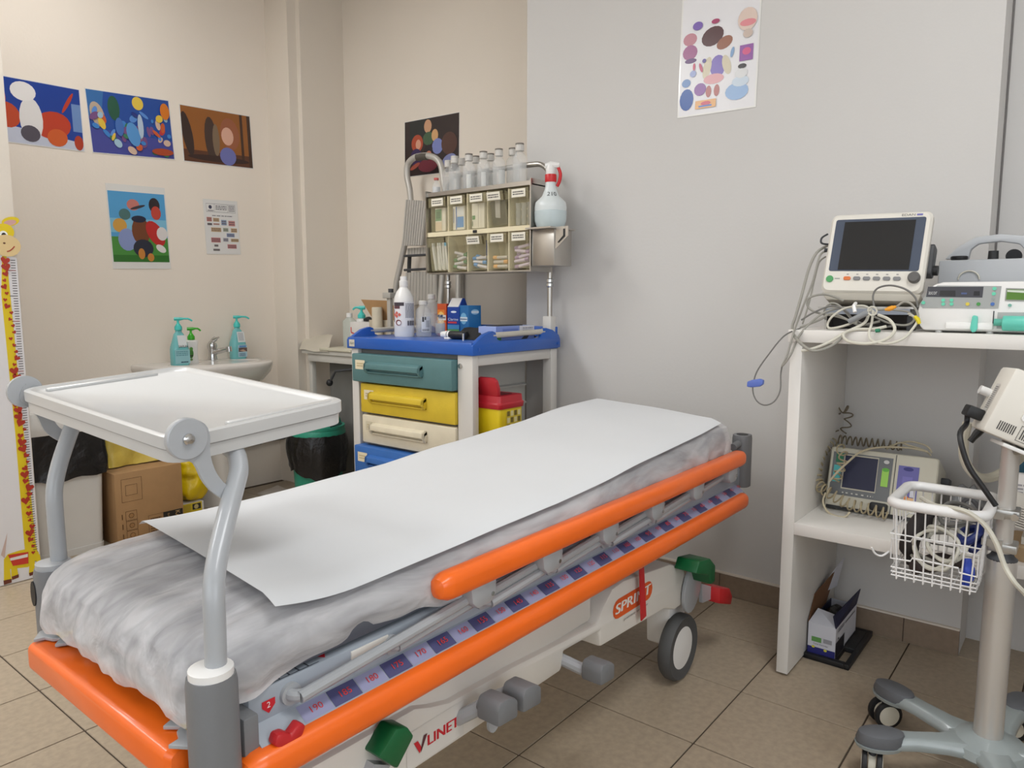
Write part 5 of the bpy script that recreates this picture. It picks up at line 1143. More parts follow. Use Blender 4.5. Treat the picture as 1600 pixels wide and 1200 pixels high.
p = Print((shx - 0.072, shy - 0.0755, shz), (1, 0, 0), (0, 0, 1), 0.0006)
p.rect(0.04, 0.06, 0.135, 0.145, (214, 192, 60)); 
for k in range(3):
    for j in range(4): p.rect(0.045 + j * 0.022, 0.065 + k * 0.026, 0.062 + j * 0.022, 0.085 + k * 0.026, (226, 216, 160) if (k + j) % 2 else (120, 104, 40), True)
p.k += 1; sh.part('warning_label', p.mb, PRN, b_, smooth=False)

# ------------------------------------------------------------------ niche: steel panel, step ladder, side table
t = Thing('steel_sheet', 'tall brushed steel sheet standing against the niche wall behind the cart', 'metal panel', (2.99, 2.5, 0))
t.part('sheet', MB().box(2.985, 2.995, 2.09, 2.74, 0.0, 1.45), mat('brushed_steel', (168, 162, 154), 0.5, 0.2, var=0.04, vscale=3))
t.part('edge_fold', MB().cyl((2.975, 2.752, 0.0), (2.975, 2.752, 1.42), 0.018, n=14), mat('brushed_steel', (168, 164, 158), 0.42))
la = Thing('step_ladder', 'folded aluminium step ladder with a grip hoop, leaning in the niche beside the cart', 'step ladder', (2.86, 2.95, 0))
M_la = mat('ladder_aluminium', (192, 188, 181), 0.42, 0.35, var=0.05)
LX = lambda u, v, X=2.90: pxx(u, v, X)
hoop = [LX(642, 317), LX(640, 295), LX(636, 275), LX(637, 258), LX(645, 248), LX(656, 244), LX(672, 244), LX(684, 250), LX(690, 262), LX(692, 280), LX(697, 310)]
hp = la.part('hoop', MB().tube(hoop, 0.017, 12, smooth=3), M_la)
la.part('hoop_grip', MB().tube([LX(652, 246), LX(660, 244.5), LX(668, 244.5)], 0.0195, 12), mat('grip_dark', (84, 78, 70), 0.6), hp)
la.part('side_rail', MB().tube([LX(642, 317), LX(632, 385), LX(620, 440), LX(606, 560, 2.88), (2.84, 3.2, 0.02)], 0.017, 12), M_la)
la.part('side_rail', MB().tube([LX(697, 310), LX(694, 400), LX(688, 470), (2.84, 2.78, 0.02)], 0.017, 12), M_la)
def rib(uvs, X, name, n=9):
    a, b, c, d = [pxx(u, v, X) for u, v in uvs]
    m = MB(); m.loft([[a, b, c, d], [p_ + V((0.03, 0, 0)) for p_ in (a, b, c, d)]]); s_ = la.part('step', m, M_la)
    for k in range(n):
        t0 = (k + .3) / n; t1 = (k + .7) / n
        p0, p1, p2, p3 = a.lerp(b, t0), a.lerp(b, t1), d.lerp(c, t1), d.lerp(c, t0); o_ = V((-0.003, 0, 0))
        la.part('tread_rib', MB().loft([[p0, p1, p2, p3], [q_ + o_ for q_ in (p0, p1, p2, p3)]]), M_la, s_)
rib([(634, 312), (667, 314), (660, 383), (628, 384)], 2.84, 'step'); rib([(636, 388), (672, 386), (672, 398), (636, 398)], 2.88, 'step', 8); rib([(634, 426), (682, 424), (682, 470), (632, 480)], 2.88, 'step', 10)
for v in (400, 422): la.part('hinge_bar', MB().cyl(LX(632, v, 2.875), LX(690, v - 3, 2.875), 0.007, n=10), M_dk)
la.part('rear_leg', MB().tube([LX(640, 400, 2.95), LX(636, 500, 2.95), (2.95, 3.06, 0.02)], 0.012, 10), M_dk); la.part('rear_leg', MB().tube([LX(717, 330, 2.95), LX(716, 470, 2.95), (2.95, 2.70, 0.02)], 0.016, 10), M_la)
# ------------------------------------------------------------------ side table in the niche
M_lino = mat('table_white', (206, 202, 194), 0.5, var=0.03)
TXa, TXb, TZ = 2.63, 2.815, 0.85
st_ = Thing('side_table', 'narrow white metal table with a crank handle in the niche behind the cart', 'table', (2.72, 3.2, 0))
st_.part('table_top', MB().box(TXa, TXb, 2.66, 3.745, TZ - 0.025, TZ), M_lino, bevel=0.003)
st_.part('apron', MB().box(TXa + 0.012, TXa + 0.03, 2.70, 3.70, TZ - 0.07, TZ - 0.025), M_lino, bevel=0.002)
st_.part('grey_panel', MB().box(2.74, 2.76, 2.70, 3.62, 0.08, 0.80), mat('table_panel_grey', (122, 120, 116), 0.6))
for y in (2.72, 3.70): st_.part('leg', MB().box(2.66, 2.69, y - 0.015, y + 0.015, 0.0, 0.80), M_lino, bevel=0.002)
q0, q1, q2 = pxx(552, 577, 2.66), pxx(524, 580, 2.62), pxx(515, 598, 2.61)
cr_ = st_.part('crank', MB().tube([q0 + V((0.08, -0.05, 0)), q0, q1, q1.lerp(q2, .3), q2], 0.007, 8), M_dk)
st_.part('crank_knob', MB().sphere(q2, 0.020), M_blk, cr_)
st_.part('foot', MB().box(2.62, 2.74, 3.16, 3.21, 0.0, 0.12), M_blk, bevel=0.004)
m = MB(); a_, b_, c_, d_ = pxx(480, 520, 2.80), pxx(520, 524, 2.80), pxx(513, 551, 2.62), pxx(468, 546, 2.62)
m.grid(lambda u, v: a_.lerp(b_, u).lerp(d_.lerp(c_, u), v) + V((0, 0, 0.014 * math.sin(PI * v) + 0.004 * math.sin(9 * u))), 10, 10)
solo('paper_cloth', 'beige paper cloth hanging over the end of the table in the niche', 'cloth', m, mat('paper_beige', (196, 188, 172), 0.8), (2.72, 3.66, TZ))
ya, yb = pxx(503, 540, 2.64).y, pxx(552, 540, 2.64).y
solo('tray_board', 'thin cream board lying on the table end beside the paper cloth', 'board', MB().box(TXa - 0.01, 2.80, yb, ya, TZ + 0.001, TZ + 0.016), mat('board_cream', (206, 200, 180), 0.5), (2.72, (ya + yb) / 2, TZ), bevel=0.002)
BX = 2.70; ya, yb = pxx(547, 515, BX).y, pxx(577, 515, BX).y; zb0 = TZ + 0.016; zb1 = pxx(560, 503, BX).z
t = Thing('supply_box', 'small white box with a red zigzag mark on the niche table', 'box', (BX + 0.04, (ya + yb) / 2, zb0))
t.part('carton', MB().box(BX, BX + 0.10, yb, ya, zb0, zb1), mat('carton_white', (216, 212, 208), 0.7), bevel=0.002)
p = Print((BX - 0.0005, ya, zb0), (0, -1, 0), (0, 0, 1)); hq = zb1 - zb0
zz_ = [(0.01, hq * .8), (0.01, hq * .6), (0.05, hq * .55), (0.075, hq * .63), (0.10, hq * .55), (0.125, hq * .6), (0.125, hq * .8)]
for a, b in zip(zz_, zz_[1:]): p.line(a, b, 0.007, (200, 60, 54))
t.part('red_mark', p.mb, PRN, smooth=False)
q = pxx(545, 495, 2.76); x, y = 2.765, q.y
t = Thing('gel_bottle', 'clear gel bottle with a white cap on the niche table', 'bottle', (x, y, TZ))
t.part('bottle', MB().loft([rr3(x, y, 0.05, 0.085, 0.015, TZ + 0.001), rr3(x, y, 0.05, 0.085, 0.015, 1.02), rr3(x, y, 0.03, 0.035, 0.01, 1.04), rr3(x, y, 0.026, 0.03, 0.01, 1.045)]), mat('gel_clear', (206, 212, 204), 0.25, alpha=0.6))
t.part('cap', MB().cyl((x, y, 1.043), (x, y, 1.068), 0.018), M_wp)
q = pxx(565, 495, 2.75); x, y = 2.75, q.y
t = Thing('gel_bottle', 'gel bottle with a teal pump head behind the white box', 'bottle', (x, y, zb1))
t.part('bottle', MB().lathe([(0.028, 0), (0.030, 0.003), (0.030, 0.012), (0.016, 0.02)], (x, y, zb1), 18), M_wp)
pump(t, (x, y), zb1 + 0.018, 1.2, M_tealp, ang=2.2, L_=0.05)
# open brown carton with flaps
ya, yb = pxx(575, 500, 2.70).y - 0.008, pxx(618, 500, 2.70).y; zc = pxx(590, 500, 2.70).z
oc = Thing('open_carton', 'open brown cardboard carton with raised flaps on the niche table', 'cardboard box', (2.75, (ya + yb) / 2, TZ))
oc.part('carton', MB().box(2.70, 2.81, yb, ya, TZ, zc), mat('cardboard_pale', (190, 178, 158), 0.85), bevel=0.002)
A, B_, C_, D_ = V((2.715, ya - 0.02, zc)), V((2.715, yb, zc)), pxx(610, 470, 2.70), pxx(564, 468, 2.70)
oc.part('flap', MB().loft([[A, B_, C_, D_], [q_ + V((0.004, 0, 0)) for q_ in (A, B_, C_, D_)]]), M_card)
oc.part('flap', MB().box(2.80, 2.803, yb, ya, zc, zc + 0.08), M_card)
q = pxx(589, 505, 2.665)
solo('gauze_roll', 'beige bandage roll standing in front of the open carton', 'bandage roll', MB().lathe([(0.026, 0), (0.029, 0.004), (0.029, 0.25), (0.026, 0.255), (0.0005, 0.255)], (2.668, q.y, TZ), 20), mat('gauze', (206, 196, 176), 0.9, bump=0.3), (2.668, q.y, TZ))
gy = pxx(572, 498, 2.73).y
solo('glove_bundle', 'crumpled black glove lying on the white box in the niche', 'glove', MB().tube([(2.74, gy + 0.03, zb1 + 0.010), (2.75, gy, zb1 + 0.016), (2.74, gy - 0.03, zb1 + 0.010)], [0.008, 0.014, 0.008], 10, smooth=3), M_blk, (2.74, gy, zb1))
q = pxx(607, 480, 2.64)
tl = Thing('clamp_post', 'upright steel clamp with a jaw, standing behind the white bottle', 'clamp', (2.65, q.y, TZ)); zj = pxx(607, 466, 2.64).z
tl.part('post', MB().box(2.64, 2.66, q.y - 0.013, q.y + 0.013, TZ, zj), M_la, bevel=0.002); tl.part('jaw', MB().box(2.625, 2.675, q.y - 0.03, q.y + 0.03, zj, zj + 0.03), M_la, bevel=0.003); tl.part('knob', MB().cyl((2.65, q.y - 0.01, zj + 0.03), (2.65, q.y - 0.01, zj + 0.05), 0.014), M_dk)

# ------------------------------------------------------------------ white shelf unit along the right wall
M_mel = mat('melamine_white', (226, 222, 216), 0.4, var=0.015)
SXF, SYE = 2.178, 0.706
su = Thing('shelf_unit', 'white melamine shelf unit with an open middle bay along the right wall', 'shelf unit', (2.42, 0.1, 0))
su.part('side_panel', MB().box(SXF, 2.664, SYE - 0.034, SYE, 0.008, 1.025), M_mel, bevel=0.001)
su.part('side_panel', MB().box(SXF, 2.664, -0.72, -0.686, 0.008, 1.025), M_mel, bevel=0.001)
su.part('top_board', MB().box(SXF - 0.006, 2.664, -0.73, SYE + 0.006, 1.025, 1.061), M_mel, bevel=0.0015)
su.part('middle_shelf', MB().box(SXF, 2.664, -0.686, SYE - 0.034, 0.45, 0.486), M_mel, bevel=0.0015)
for x in (2.21, 2.63): su.part('glide', MB().cyl((x, SYE - 0.017, 0), (x, SYE - 0.017, 0.01), 0.012), M_blk)
ZS, ZM = 1.061, 0.486

def cam_frame(o, r, u):
    """orthonormal local frame: x = right along the front, y = into the thing, z = up the front"""
    r = V(r).normalized(); u = V(u); u = (u - r * u.dot(r)).normalized(); y = u.cross(r)
    return Matrix.Translation(o) @ Matrix((r, y, u)).transposed().to_4x4()
def planeprint(M4, x, z, y=0.0, lift=0.0004):
    return Print(M4 @ V((x, y, z)), M4.to_3x3() @ V((1, 0, 0)), M4.to_3x3() @ V((0, 0, 1)), lift)
# ------------------------------------------------------------------ patient monitor on its platform
BL, BRt = pxx(1281, 456, 2.28), pxx(1440, 459, 2.28)
TL_, TRt = pxx(1304, 338, 2.345), pxx(1456, 332, 2.345)
Mm = cam_frame((BL + BRt) / 2, BRt - BL, (TL_ + TRt) / 2 - (BL + BRt) / 2)
W_, H_ = 0.268, 0.240
M_beige = mat('device_beige', (222, 217, 207), 0.42, var=0.015)
pmn = Thing('patient_monitor', 'beige patient monitor with a dark screen and a row of keys on the shelf unit', 'monitor', ((BL + BRt) / 2).to_tuple()[:2] + (1.145,))
R = lambda o, y: [Mm @ V((x, y, z)) for x, z in rr(0, H_ / 2, W_ - 2 * o, H_ - 2 * o, 0.018, 5)]
body = pmn.part('housing', MB().loft([R(0.006, 0.0), R(0.0, 0.008), R(0.0, 0.03), R(0.012, 0.05), R(0.02, 0.10), R(0.03, 0.125)]), M_beige)
p = planeprint(Mm, -W_ / 2, 0, -0.0003)
p.poly(rr(W_ / 2, 0.143, 0.238, 0.158, 0.006, 3), (76, 84, 100)); sb_ = pmn.part('screen_glass', p.mb, PRNG, body, smooth=False)
p = planeprint(Mm, -W_ / 2, 0, -0.0012); p.rect(0.040, 0.068, 0.228, 0.214, (34, 34, 35)); pmn.part('screen', p.mb, PRNG, body, smooth=False)
p = planeprint(Mm, -W_ / 2, 0, -0.0004); p.text('EDAN', 0.190, 0.226, 0.0065, (96, 94, 92), 0.034).rect(0.228, 0.2265, 0.243, 0.2315, (110, 108, 176))
pmn.part('lettering', p.mb, PRN, body, smooth=False)
def key(x, z, w_, h_, m_, nm='key', r=0.004): return pmn.part(nm, MB().prism(rr(x - W_ / 2, z, w_, h_, r, 4), lambda a, b: Mm @ V((a, 0.001, b)), lambda a, b: Mm @ V((a, -0.0035, b))), m_, body)
key(0.022, 0.040, 0.020, 0.020, mat('key_green', (76, 150, 92), 0.4), 'power_key', 0.0099)
for k in range(6): key(0.070 + k * 0.0263, 0.042, 0.019, 0.0105, mat('key_orange', (214, 116, 60), 0.4) if k == 0 else mat('key_grey', (126, 126, 128), 0.45))
p = planeprint(Mm, -W_ / 2, 0, -0.0004)
for k in range(6): p.rect(0.067 + k * 0.0263, 0.053, 0.073 + k * 0.0263, 0.056, (150, 148, 146), True)
p.rect(0.036, 0.040, 0.050, 0.043, (150, 150, 144)); pmn.part('key_symbols', p.mb, PRN, body, smooth=False, kind='stuff')
mm = Mm @ Matrix.Translation((0.245 - W_ / 2, 0, 0.044)) @ Matrix.Rotation(PI / 2, 4, 'X')
pmn.part('dial', MB().lathe([(0.0155, 0), (0.0155, 0.012), (0.013, 0.016), (0.0005, 0.0165)], (0, 0, 0), 24, mm), mat('dial_grey', (92, 90, 88), 0.5), body)
pmn.part('lower_lip', MB().loft([[Mm @ V((x, y, z)) for x, z in ((-W_ / 2 + 0.002, 0.0), (W_ / 2 - 0.002, 0.0), (W_ / 2 - 0.006, -0.022), (-W_ / 2 + 0.02, -0.022))] for y in (0.004, 0.09)]), mat('device_beige_low', (176, 170, 158), 0.5), body, bevel=0.003)
pmn.part('side_socket', MB().prism(rr(0, 0.11, 0.05, 0.09, 0.01), lambda a, b: Mm @ V((W_ / 2 - 0.012, 0.055 + a, b)), lambda a, b: Mm @ V((W_ / 2 + 0.010, 0.055 + a, b))), M_dk, body, bevel=0.004)
pmn.part('side_knob', MB().cyl(Mm @ V((W_ / 2, 0.06, 0.085)), Mm @ V((W_ / 2 + 0.022, 0.06, 0.085)), 0.014), M_blk, body)
pmn.part('side_plug', MB().cyl(Mm @ V((-W_ / 2 + 0.01, 0.04, 0.14)), Mm @ V((-W_ / 2 - 0.016, 0.03, 0.14)), 0.006, n=10), M_dk, body)
# platform
pb = Thing('monitor_platform', 'low steel platform with a dark open tray carrying the patient monitor', 'platform', (2.42, 0.53, ZS))
zt = 1.122
pb.part('top_plate', MB().box(2.27, 2.56, 0.405, 0.66, zt, zt + 0.006), M_st)
pb.part('front_fold', MB().box(2.27, 2.274, 0.415, 0.64, zt - 0.016, zt), mat('fold_blue_grey', (150, 156, 168), 0.4))
pb.part('dark_tray', MB().box(2.36, 2.56, 0.42, 0.645, ZS + 0.004, zt - 0.004), mat('tray_dark', (52, 46, 44), 0.6))
for y in (0.42, 0.645): pb.part('support', MB().box(2.30, 2.56, y - 0.003, y + 0.003, ZS, zt), M_st)
pb.part('edge_bump', MB().box(2.29, 2.34, 0.41, 0.425, ZS, zt - 0.02), M_dk)
# ------------------------------------------------------------------ cables on the shelf
M_c1 = mat('cable_grey', (150, 147, 138), 0.5); M_c2 = mat('cable_cream', (206, 202, 188), 0.5); M_c3 = mat('cable_dark', (112, 110, 106), 0.5)
def cable(pts, r, m_, label, name='monitor_cable', group='tangled monitor cables'):
    P_ = [pxx(u, v, X) for u, v, X in pts]
    return solo(name, label, 'cable', MB().tube(P_, r, 8, smooth=6), m_, P_[0], group)
FX = 2.20
cable([(1293, 366, 2.36), (1284, 372, 2.34), (1284, 380, 2.34), (1296, 382, 2.36)], 0.003, M_dk, 'short dark hooked lead at the back edge of the patient monitor', group=None)
cable([(1292, 384, 2.38), (1276, 395, 2.32), (1264, 420, 2.30), (1253, 460, 2.26), (1243, 495, 2.22), (1238, 512, 2.21), (1245, 530, 2.15), (1270, 548, 2.13), (1300, 540, 2.15), (1318, 524, 2.16)], 0.0042, M_c1, 'thick grey cable looping from behind the monitor down past the shelf edge', group=None)
cable([(1293, 392, 2.38), (1281, 400, 2.32), (1270, 440, 2.30), (1258, 470, 2.28), (1247, 500, 2.22), (1240, 520, 2.16), (1230, 555, 2.14), (1222, 572, 2.14), (1235, 555, 2.14), (1252, 520, 2.17), (1285, 490, 2.21), (1320, 480, 2.24)], 0.0030, M_c1, 'thin grey cable dropping past the shelf edge in a narrow hairpin', group=None)
cable([(1290, 401, 2.36), (1280, 410, 2.34), (1273, 435, 2.32), (1265, 470, 2.30), (1256, 500, 2.28), (1254, 506, 2.27)], 0.0025, M_c1, 'thin grey lead running straight down behind the cable tangle', group=None)
TG = 'tangled monitor cable coiled at the shelf edge below the monitor'
L = [([(1318, 470, 2.24), (1290, 460, 2.24), (1265, 465, 2.22), (1262, 478, 2.22), (1275, 488, 2.22), (1310, 495, 2.21), (1340, 505, 2.20)], 0.0032, M_c1),
     ([(1368, 490, 2.22), (1350, 478, 2.22), (1320, 482, 2.20), (1300, 495, 2.19), (1293, 508, 2.19), (1300, 513, 2.18), (1330, 505, 2.18), (1360, 485, 2.20)], 0.0032, M_c2),
     ([(1358, 488, 2.20), (1350, 505, 2.18), (1320, 520, 2.165), (1295, 535, 2.15), (1270, 545, 2.14), (1252, 548, 2.13)], 0.0042, M_c2),
     ([(1364, 485, 2.19), (1362, 505, 2.18), (1358, 520, 2.16), (1362, 532, 2.15), (1385, 537, 2.14), (1410, 530, 2.15), (1425, 515, 2.17), (1433, 500, 2.19), (1420, 490, 2.22)], 0.0033, M_c2),
     ([(1372, 492, 2.19), (1390, 500, 2.18), (1398, 515, 2.16), (1385, 530, 2.15), (1355, 537, 2.14), (1325, 533, 2.15), (1318, 522, 2.16), (1335, 515, 2.17), (1365, 514, 2.18), (1385, 510, 2.19)], 0.0042, M_c2),
     ([(1366, 480, 2.20), (1364, 462, 2.21), (1372, 450, 2.21), (1392, 446, 2.21), (1415, 452, 2.21), (1430, 465, 2.21), (1434, 480, 2.21)], 0.0026, M_c3),
     ([(1370, 484, 2.20), (1395, 482, 2.20), (1412, 472, 2.20), (1425, 476, 2.20), (1434, 490, 2.20), (1434, 505, 2.19)], 0.003, M_c1),
     ([(1366, 495, 2.22), (1390, 505, 2.22), (1415, 508, 2.22), (1428, 500, 2.22), (1420, 488, 2.22), (1395, 484, 2.22)], 0.0028, M_c1),
     ([(1250, 512, 2.21), (1280, 500, 2.21), (1300, 490, 2.21), (1325, 500, 2.20), (1345, 508, 2.20), (1375, 502, 2.21)], 0.0034, M_c1),
     ([(1290, 500, 2.23), (1288, 485, 2.23), (1298, 474, 2.23), (1312, 478, 2.23), (1330, 498, 2.22)], 0.003, M_c1),
     ([(1252, 500, 2.21), (1272, 488, 2.21), (1300, 478, 2.22), (1322, 486, 2.22), (1335, 500, 2.21), (1370, 512, 2.20), (1400, 508, 2.20)], 0.0026, M_c3)]
for pts, r, m_ in L: cable(pts, r, m_, TG)
# connector, cable tie, tags
t = Thing('cable_connector', 'grey cylindrical cable connector with a white band lying in the cable tangle', 'connector', pxx(1340, 497, 2.17))
a, b = pxx(1326, 503, 2.17), pxx(1358, 487, 2.17)
t.part('barrel', MB().cyl(a, b, 0.008, n=12), mat('connector_grey', (140, 142, 144), 0.4), bevel=0.002); t.part('white_band', MB().tube([pxx(1336, 488, 2.172), pxx(1334, 478, 2.18), pxx(1337, 474, 2.2)], 0.005, 8), M_wp)
t = Thing('cable_tie', 'white looped tie holding the cable tangle together', 'cable tie', pxx(1363, 487, 2.17))
t.part('loop', MB().tube([pxx(1363 + 7 * math.cos(i * PI / 5), 486 + 7 * math.sin(i * PI / 5), 2.165) for i in range(10)], 0.0025, 8, closed=True), M_c2)
solo('cable_tag', 'orange plastic tag on a thin cable below the monitor', 'tag', MB().tube([pxx(1383, 484, 2.185), pxx(1391, 482, 2.185), pxx(1400, 479, 2.185)], [0.004, 0.0065, 0.004], 10, smooth=3), mat('tag_orange', (236, 160, 40), 0.4), pxx(1383, 484, 2.185))
solo('cable_tag', 'yellow tag wrapped round the cable next to the infusion pump', 'tag', MB().tube([pxx(1429, 494, 2.18), pxx(1434, 499, 2.18), pxx(1437, 506, 2.18)], [0.004, 0.006, 0.004], 10), mat('tag_yellow', (226, 206, 30), 0.4), pxx(1429, 494, 2.18))
solo('cable_tag', 'small green collar on a cream cable hanging over the shelf edge', 'tag', MB().cyl(pxx(1368, 517, 2.165), pxx(1375, 516, 2.165), 0.005, n=10), mat('tag_green', (40, 130, 96), 0.4), pxx(1368, 517, 2.165))
# finger sensor hanging off the shelf end
sn = Thing('finger_sensor', 'blue clip finger sensor on a thin grey lead hanging off the shelf end', 'finger sensor', pxx(1180, 600, 2.12))
SP = [(1250, 513, 2.20), (1225, 525, 2.15), (1200, 555, 2.13), (1183, 580, 2.12), (1177, 600, 2.12), (1177, 615, 2.12), (1184, 628, 2.12), (1196, 633, 2.12), (1210, 627, 2.13), (1219, 610, 2.14), (1220, 585, 2.15), (1222, 572, 2.15)]
sn.part('lead', MB().tube([pxx(*q) for q in SP], 0.0022, 8, smooth=6), M_c3)
a, b = pxx(1168, 600, 2.12), pxx(1193, 597, 2.12)
sn.part('clip', MB().loft([[c_ + V((dx, 0, dz)) for dx, dz in ((-0.008, -s_), (0.008, -s_), (0.010, s_ * .8), (-0.006, s_))] for c_, s_ in ((a, 0.008), (a.lerp(b, .3), 0.0115), (a.lerp(b, .8), 0.012), (b, 0.007))]), mat('sensor_blue', (84, 106, 182), 0.4), bevel=0.003)
# ------------------------------------------------------------------ syringe pump
PX0 = 2.225
pu = Thing('syringe_pump', 'white syringe infusion pump with green keys on the shelf unit top', 'infusion pump', (2.30, 0.22, ZS))
a = lambda u, v: (lambda q: (q.y, q.z))(pxx(u, v, PX0))
y1_ = a(1434, 480)[0]; yb_ = 0.02; zt_ = a(1470, 441)[1]; zb_ = ZS + 0.006
prof = [(y1_ - 0.006, zb_ + 0.012), (y1_ - 0.016, zb_), (yb_, zb_), (yb_, zt_), (y1_ - 0.055, zt_), (y1_ - 0.035, zt_ - 0.006), (y1_ - 0.022, zt_ - 0.022), (y1_ - 0.003, zt_ - 0.058), (y1_, zt_ - 0.075)]
hs = pu.part('housing', MB().px(prof, PX0, PX0 + 0.13), M_wp, bevel=0.006)
for y in (y1_ - 0.05, y1_ - 0.165): pu.part('foot', MB().cyl((PX0 + 0.02, y, ZS), (PX0 + 0.02, y, ZS + 0.008), 0.008, n=12), M_wp)
def PP(u, v): q = pxx(u, v, PX0 - 0.0012); return (-(q.y), q.z)
p = Print((PX0 - 0.0012, 0, 0), (0, -1, 0), (0, 0, 1), 0.0004)
P2 = lambda pts, col, keep=False: p.poly([PP(u, v) for u, v in pts], col, keep)
P2([(1437, 476), (1442, 481), (1560, 482), (1565, 447), (1465, 446), (1450, 455)], (164, 166, 164))
P2([(1447, 464), (1535, 465), (1537, 448), (1450, 448)], (66, 66, 72)); P2([(1468, 462), (1493, 463), (1493, 454), (1469, 454)], (40, 38, 40)); P2([(1521, 462), (1531, 462), (1531, 455), (1522, 455)], (30, 30, 32))
c = PP(1451, 459); p.text('ascor', c[0], c[1] - 0.002, 0.0075, (206, 206, 206), 0.020); P2([(1502, 460), (1511, 460), (1511, 457), (1502, 457)], (76, 90, 130))
pu.part('control_panel', p.mb, PRN, hs, smooth=False)
def pkey(u, v, col, r=0.0045, nm='key'):
    y, z = a(u, v); pu.part(nm, MB().cyl((PX0, y, z), (PX0 - 0.0035, y, z), r, n=12), mat('pump_key_%d_%d_%d' % col, col, 0.4), hs)
for u, v in ((1474, 469), (1487, 469), (1474, 475), (1487, 475), (1554, 451), (1553, 459), (1443, 473)): pkey(u, v, (104, 206, 172))
pkey(1512, 475, (222, 200, 70)); pkey(1529, 475, (70, 150, 70)); pkey(1551, 475, (70, 110, 180)); pkey(1552, 467, (150, 160, 156), 0.003); pkey(1578, 477, (120, 176, 160), 0.004)
p = Print((PX0 - 0.0012, 0, 0), (0, -1, 0), (0, 0, 1), 0.0004)
P2([(1570, 470), (1612, 471), (1613, 451), (1572, 450)], (150, 152, 146)); P2([(1572, 468), (1612, 469), (1612, 453), (1574, 452)], (84, 126, 40)); P2([(1574, 456), (1606, 458), (1606, 454), (1574, 453)], (206, 214, 200))
pu.part('lcd_display', p.mb, PRN, hs, smooth=False)
M_mint = mat('mint_plastic', (100, 200, 180), 0.4)
q0, q1 = a(1524, 494), a(1520, 518)
pu.part('release_lever', MB().loft([[V((PX0 - 0.012, q0[0] + dy, q0[1] + dz)) if k == 0 else V((PX0 + 0.002, q0[0] + dy, q0[1] + dz)) for dy, dz in ((-0.006, 0), (0.004, 0.003), (0.006, -0.002), (0.009, -0.032), (0.004, -0.042), (-0.004, -0.040), (-0.008, -0.030))] for k in (0, 1)]), M_mint, bevel=0.003)
y_, z_ = a(1576, 505)
pu.part('syringe_bay', MB().box(PX0 - 0.002, PX0 + 0.001, yb_ + 0.01, a(1558, 500)[0], zb_ + 0.008, a(1580, 488)[1]), mat('bay_grey', (176, 176, 174), 0.5), hs)
pu.part('slot', MB().box(PX0 - 0.0015, PX0 + 0.002, a(1552, 500)[0] - 0.0012, a(1552, 500)[0] + 0.0012, a(1552, 514)[1], a(1552, 486)[1]), M_dk, hs)
pl_ = pu.part('plunger_clamp', MB().cyl((PX0 - 0.012, y_ + 0.012, z_), (PX0 - 0.012, y_ - 0.05, z_), 0.019, n=20), M_mint, bevel=0.003); pu.part('plunger_rod', MB().cyl((PX0 - 0.012, y_ + 0.03, z_ + 0.002), (PX0 - 0.012, y_ + 0.01, z_ + 0.002), 0.009, n=14), mat('mint_dark', (84, 170, 150), 0.4), pl_)
pu.part('lower_step', MB().box(PX0 - 0.008, PX0 + 0.004, a(1553, 500)[0], a(1478, 500)[0], zb_ + 0.004, a(1500, 500)[1] - 0.006), M_wp, hs, bevel=0.004)
# ------------------------------------------------------------------ grey suction unit behind the pump
sx0 = 2.46
su2 = Thing('suction_unit', 'grey suction unit with an arched carry handle behind the syringe pump', 'suction unit', (2.53, 0.21, ZS))
b_ = lambda u, v, X=sx0: (lambda q: (q.y, q.z))(pxx(u, v, X))
y1s, z1s = b_(1467, 407); ys2 = 0.02
M_su = mat('suction_grey', (184, 186, 189), 0.45, var=0.02)
bb_ = su2.part('housing', MB().box(sx0, sx0 + 0.17, ys2, y1s, ZS + 0.004, z1s), M_su, bevel=0.006)
out = [b_(1470, 404), b_(1490, 385), b_(1520, 368), b_(1560, 363), b_(1600, 366), b_(1620, 380), b_(1640, 404), b_(1622, 404), b_(1596, 386), b_(1590, 379), b_(1560, 375), b_(1525, 379), b_(1512, 388), b_(1508, 404)]
su2.part('handle', MB().px(out, sx0 + 0.06, sx0 + 0.09), M_su, bevel=0.005)
yy, _ = b_(1497, 400); su2.part('gauge', MB().lathe([(0.020, 0), (0.022, 0.004), (0.022, 0.010), (0.019, 0.012), (0.0005, 0.009)], (sx0 + 0.025, yy, z1s), 24), M_blk, bb_)
yy, _ = b_(1550, 400); su2.part('knob', MB().cyl((sx0 + 0.03, yy, z1s), (sx0 + 0.03, yy, z1s + 0.024), 0.0135, 0.0125, n=18), M_blk, bb_)
yy, _ = b_(1578, 390); su2.part('rear_wheel', MB().cyl((sx0 + 0.12, yy, z1s + 0.012), (sx0 + 0.135, yy, z1s + 0.012), 0.02, n=20), M_blk, bb_)
yy, zz = b_(1514, 430); su2.part('tube_ring', MB().tube([V((sx0 - 0.003, yy + 0.026 * math.cos(i * PI / 7), zz + 0.024 * math.sin(i * PI / 7) - 0.012)) for i in range(8)], 0.0022, 8, smooth=3), M_c2, bb_)

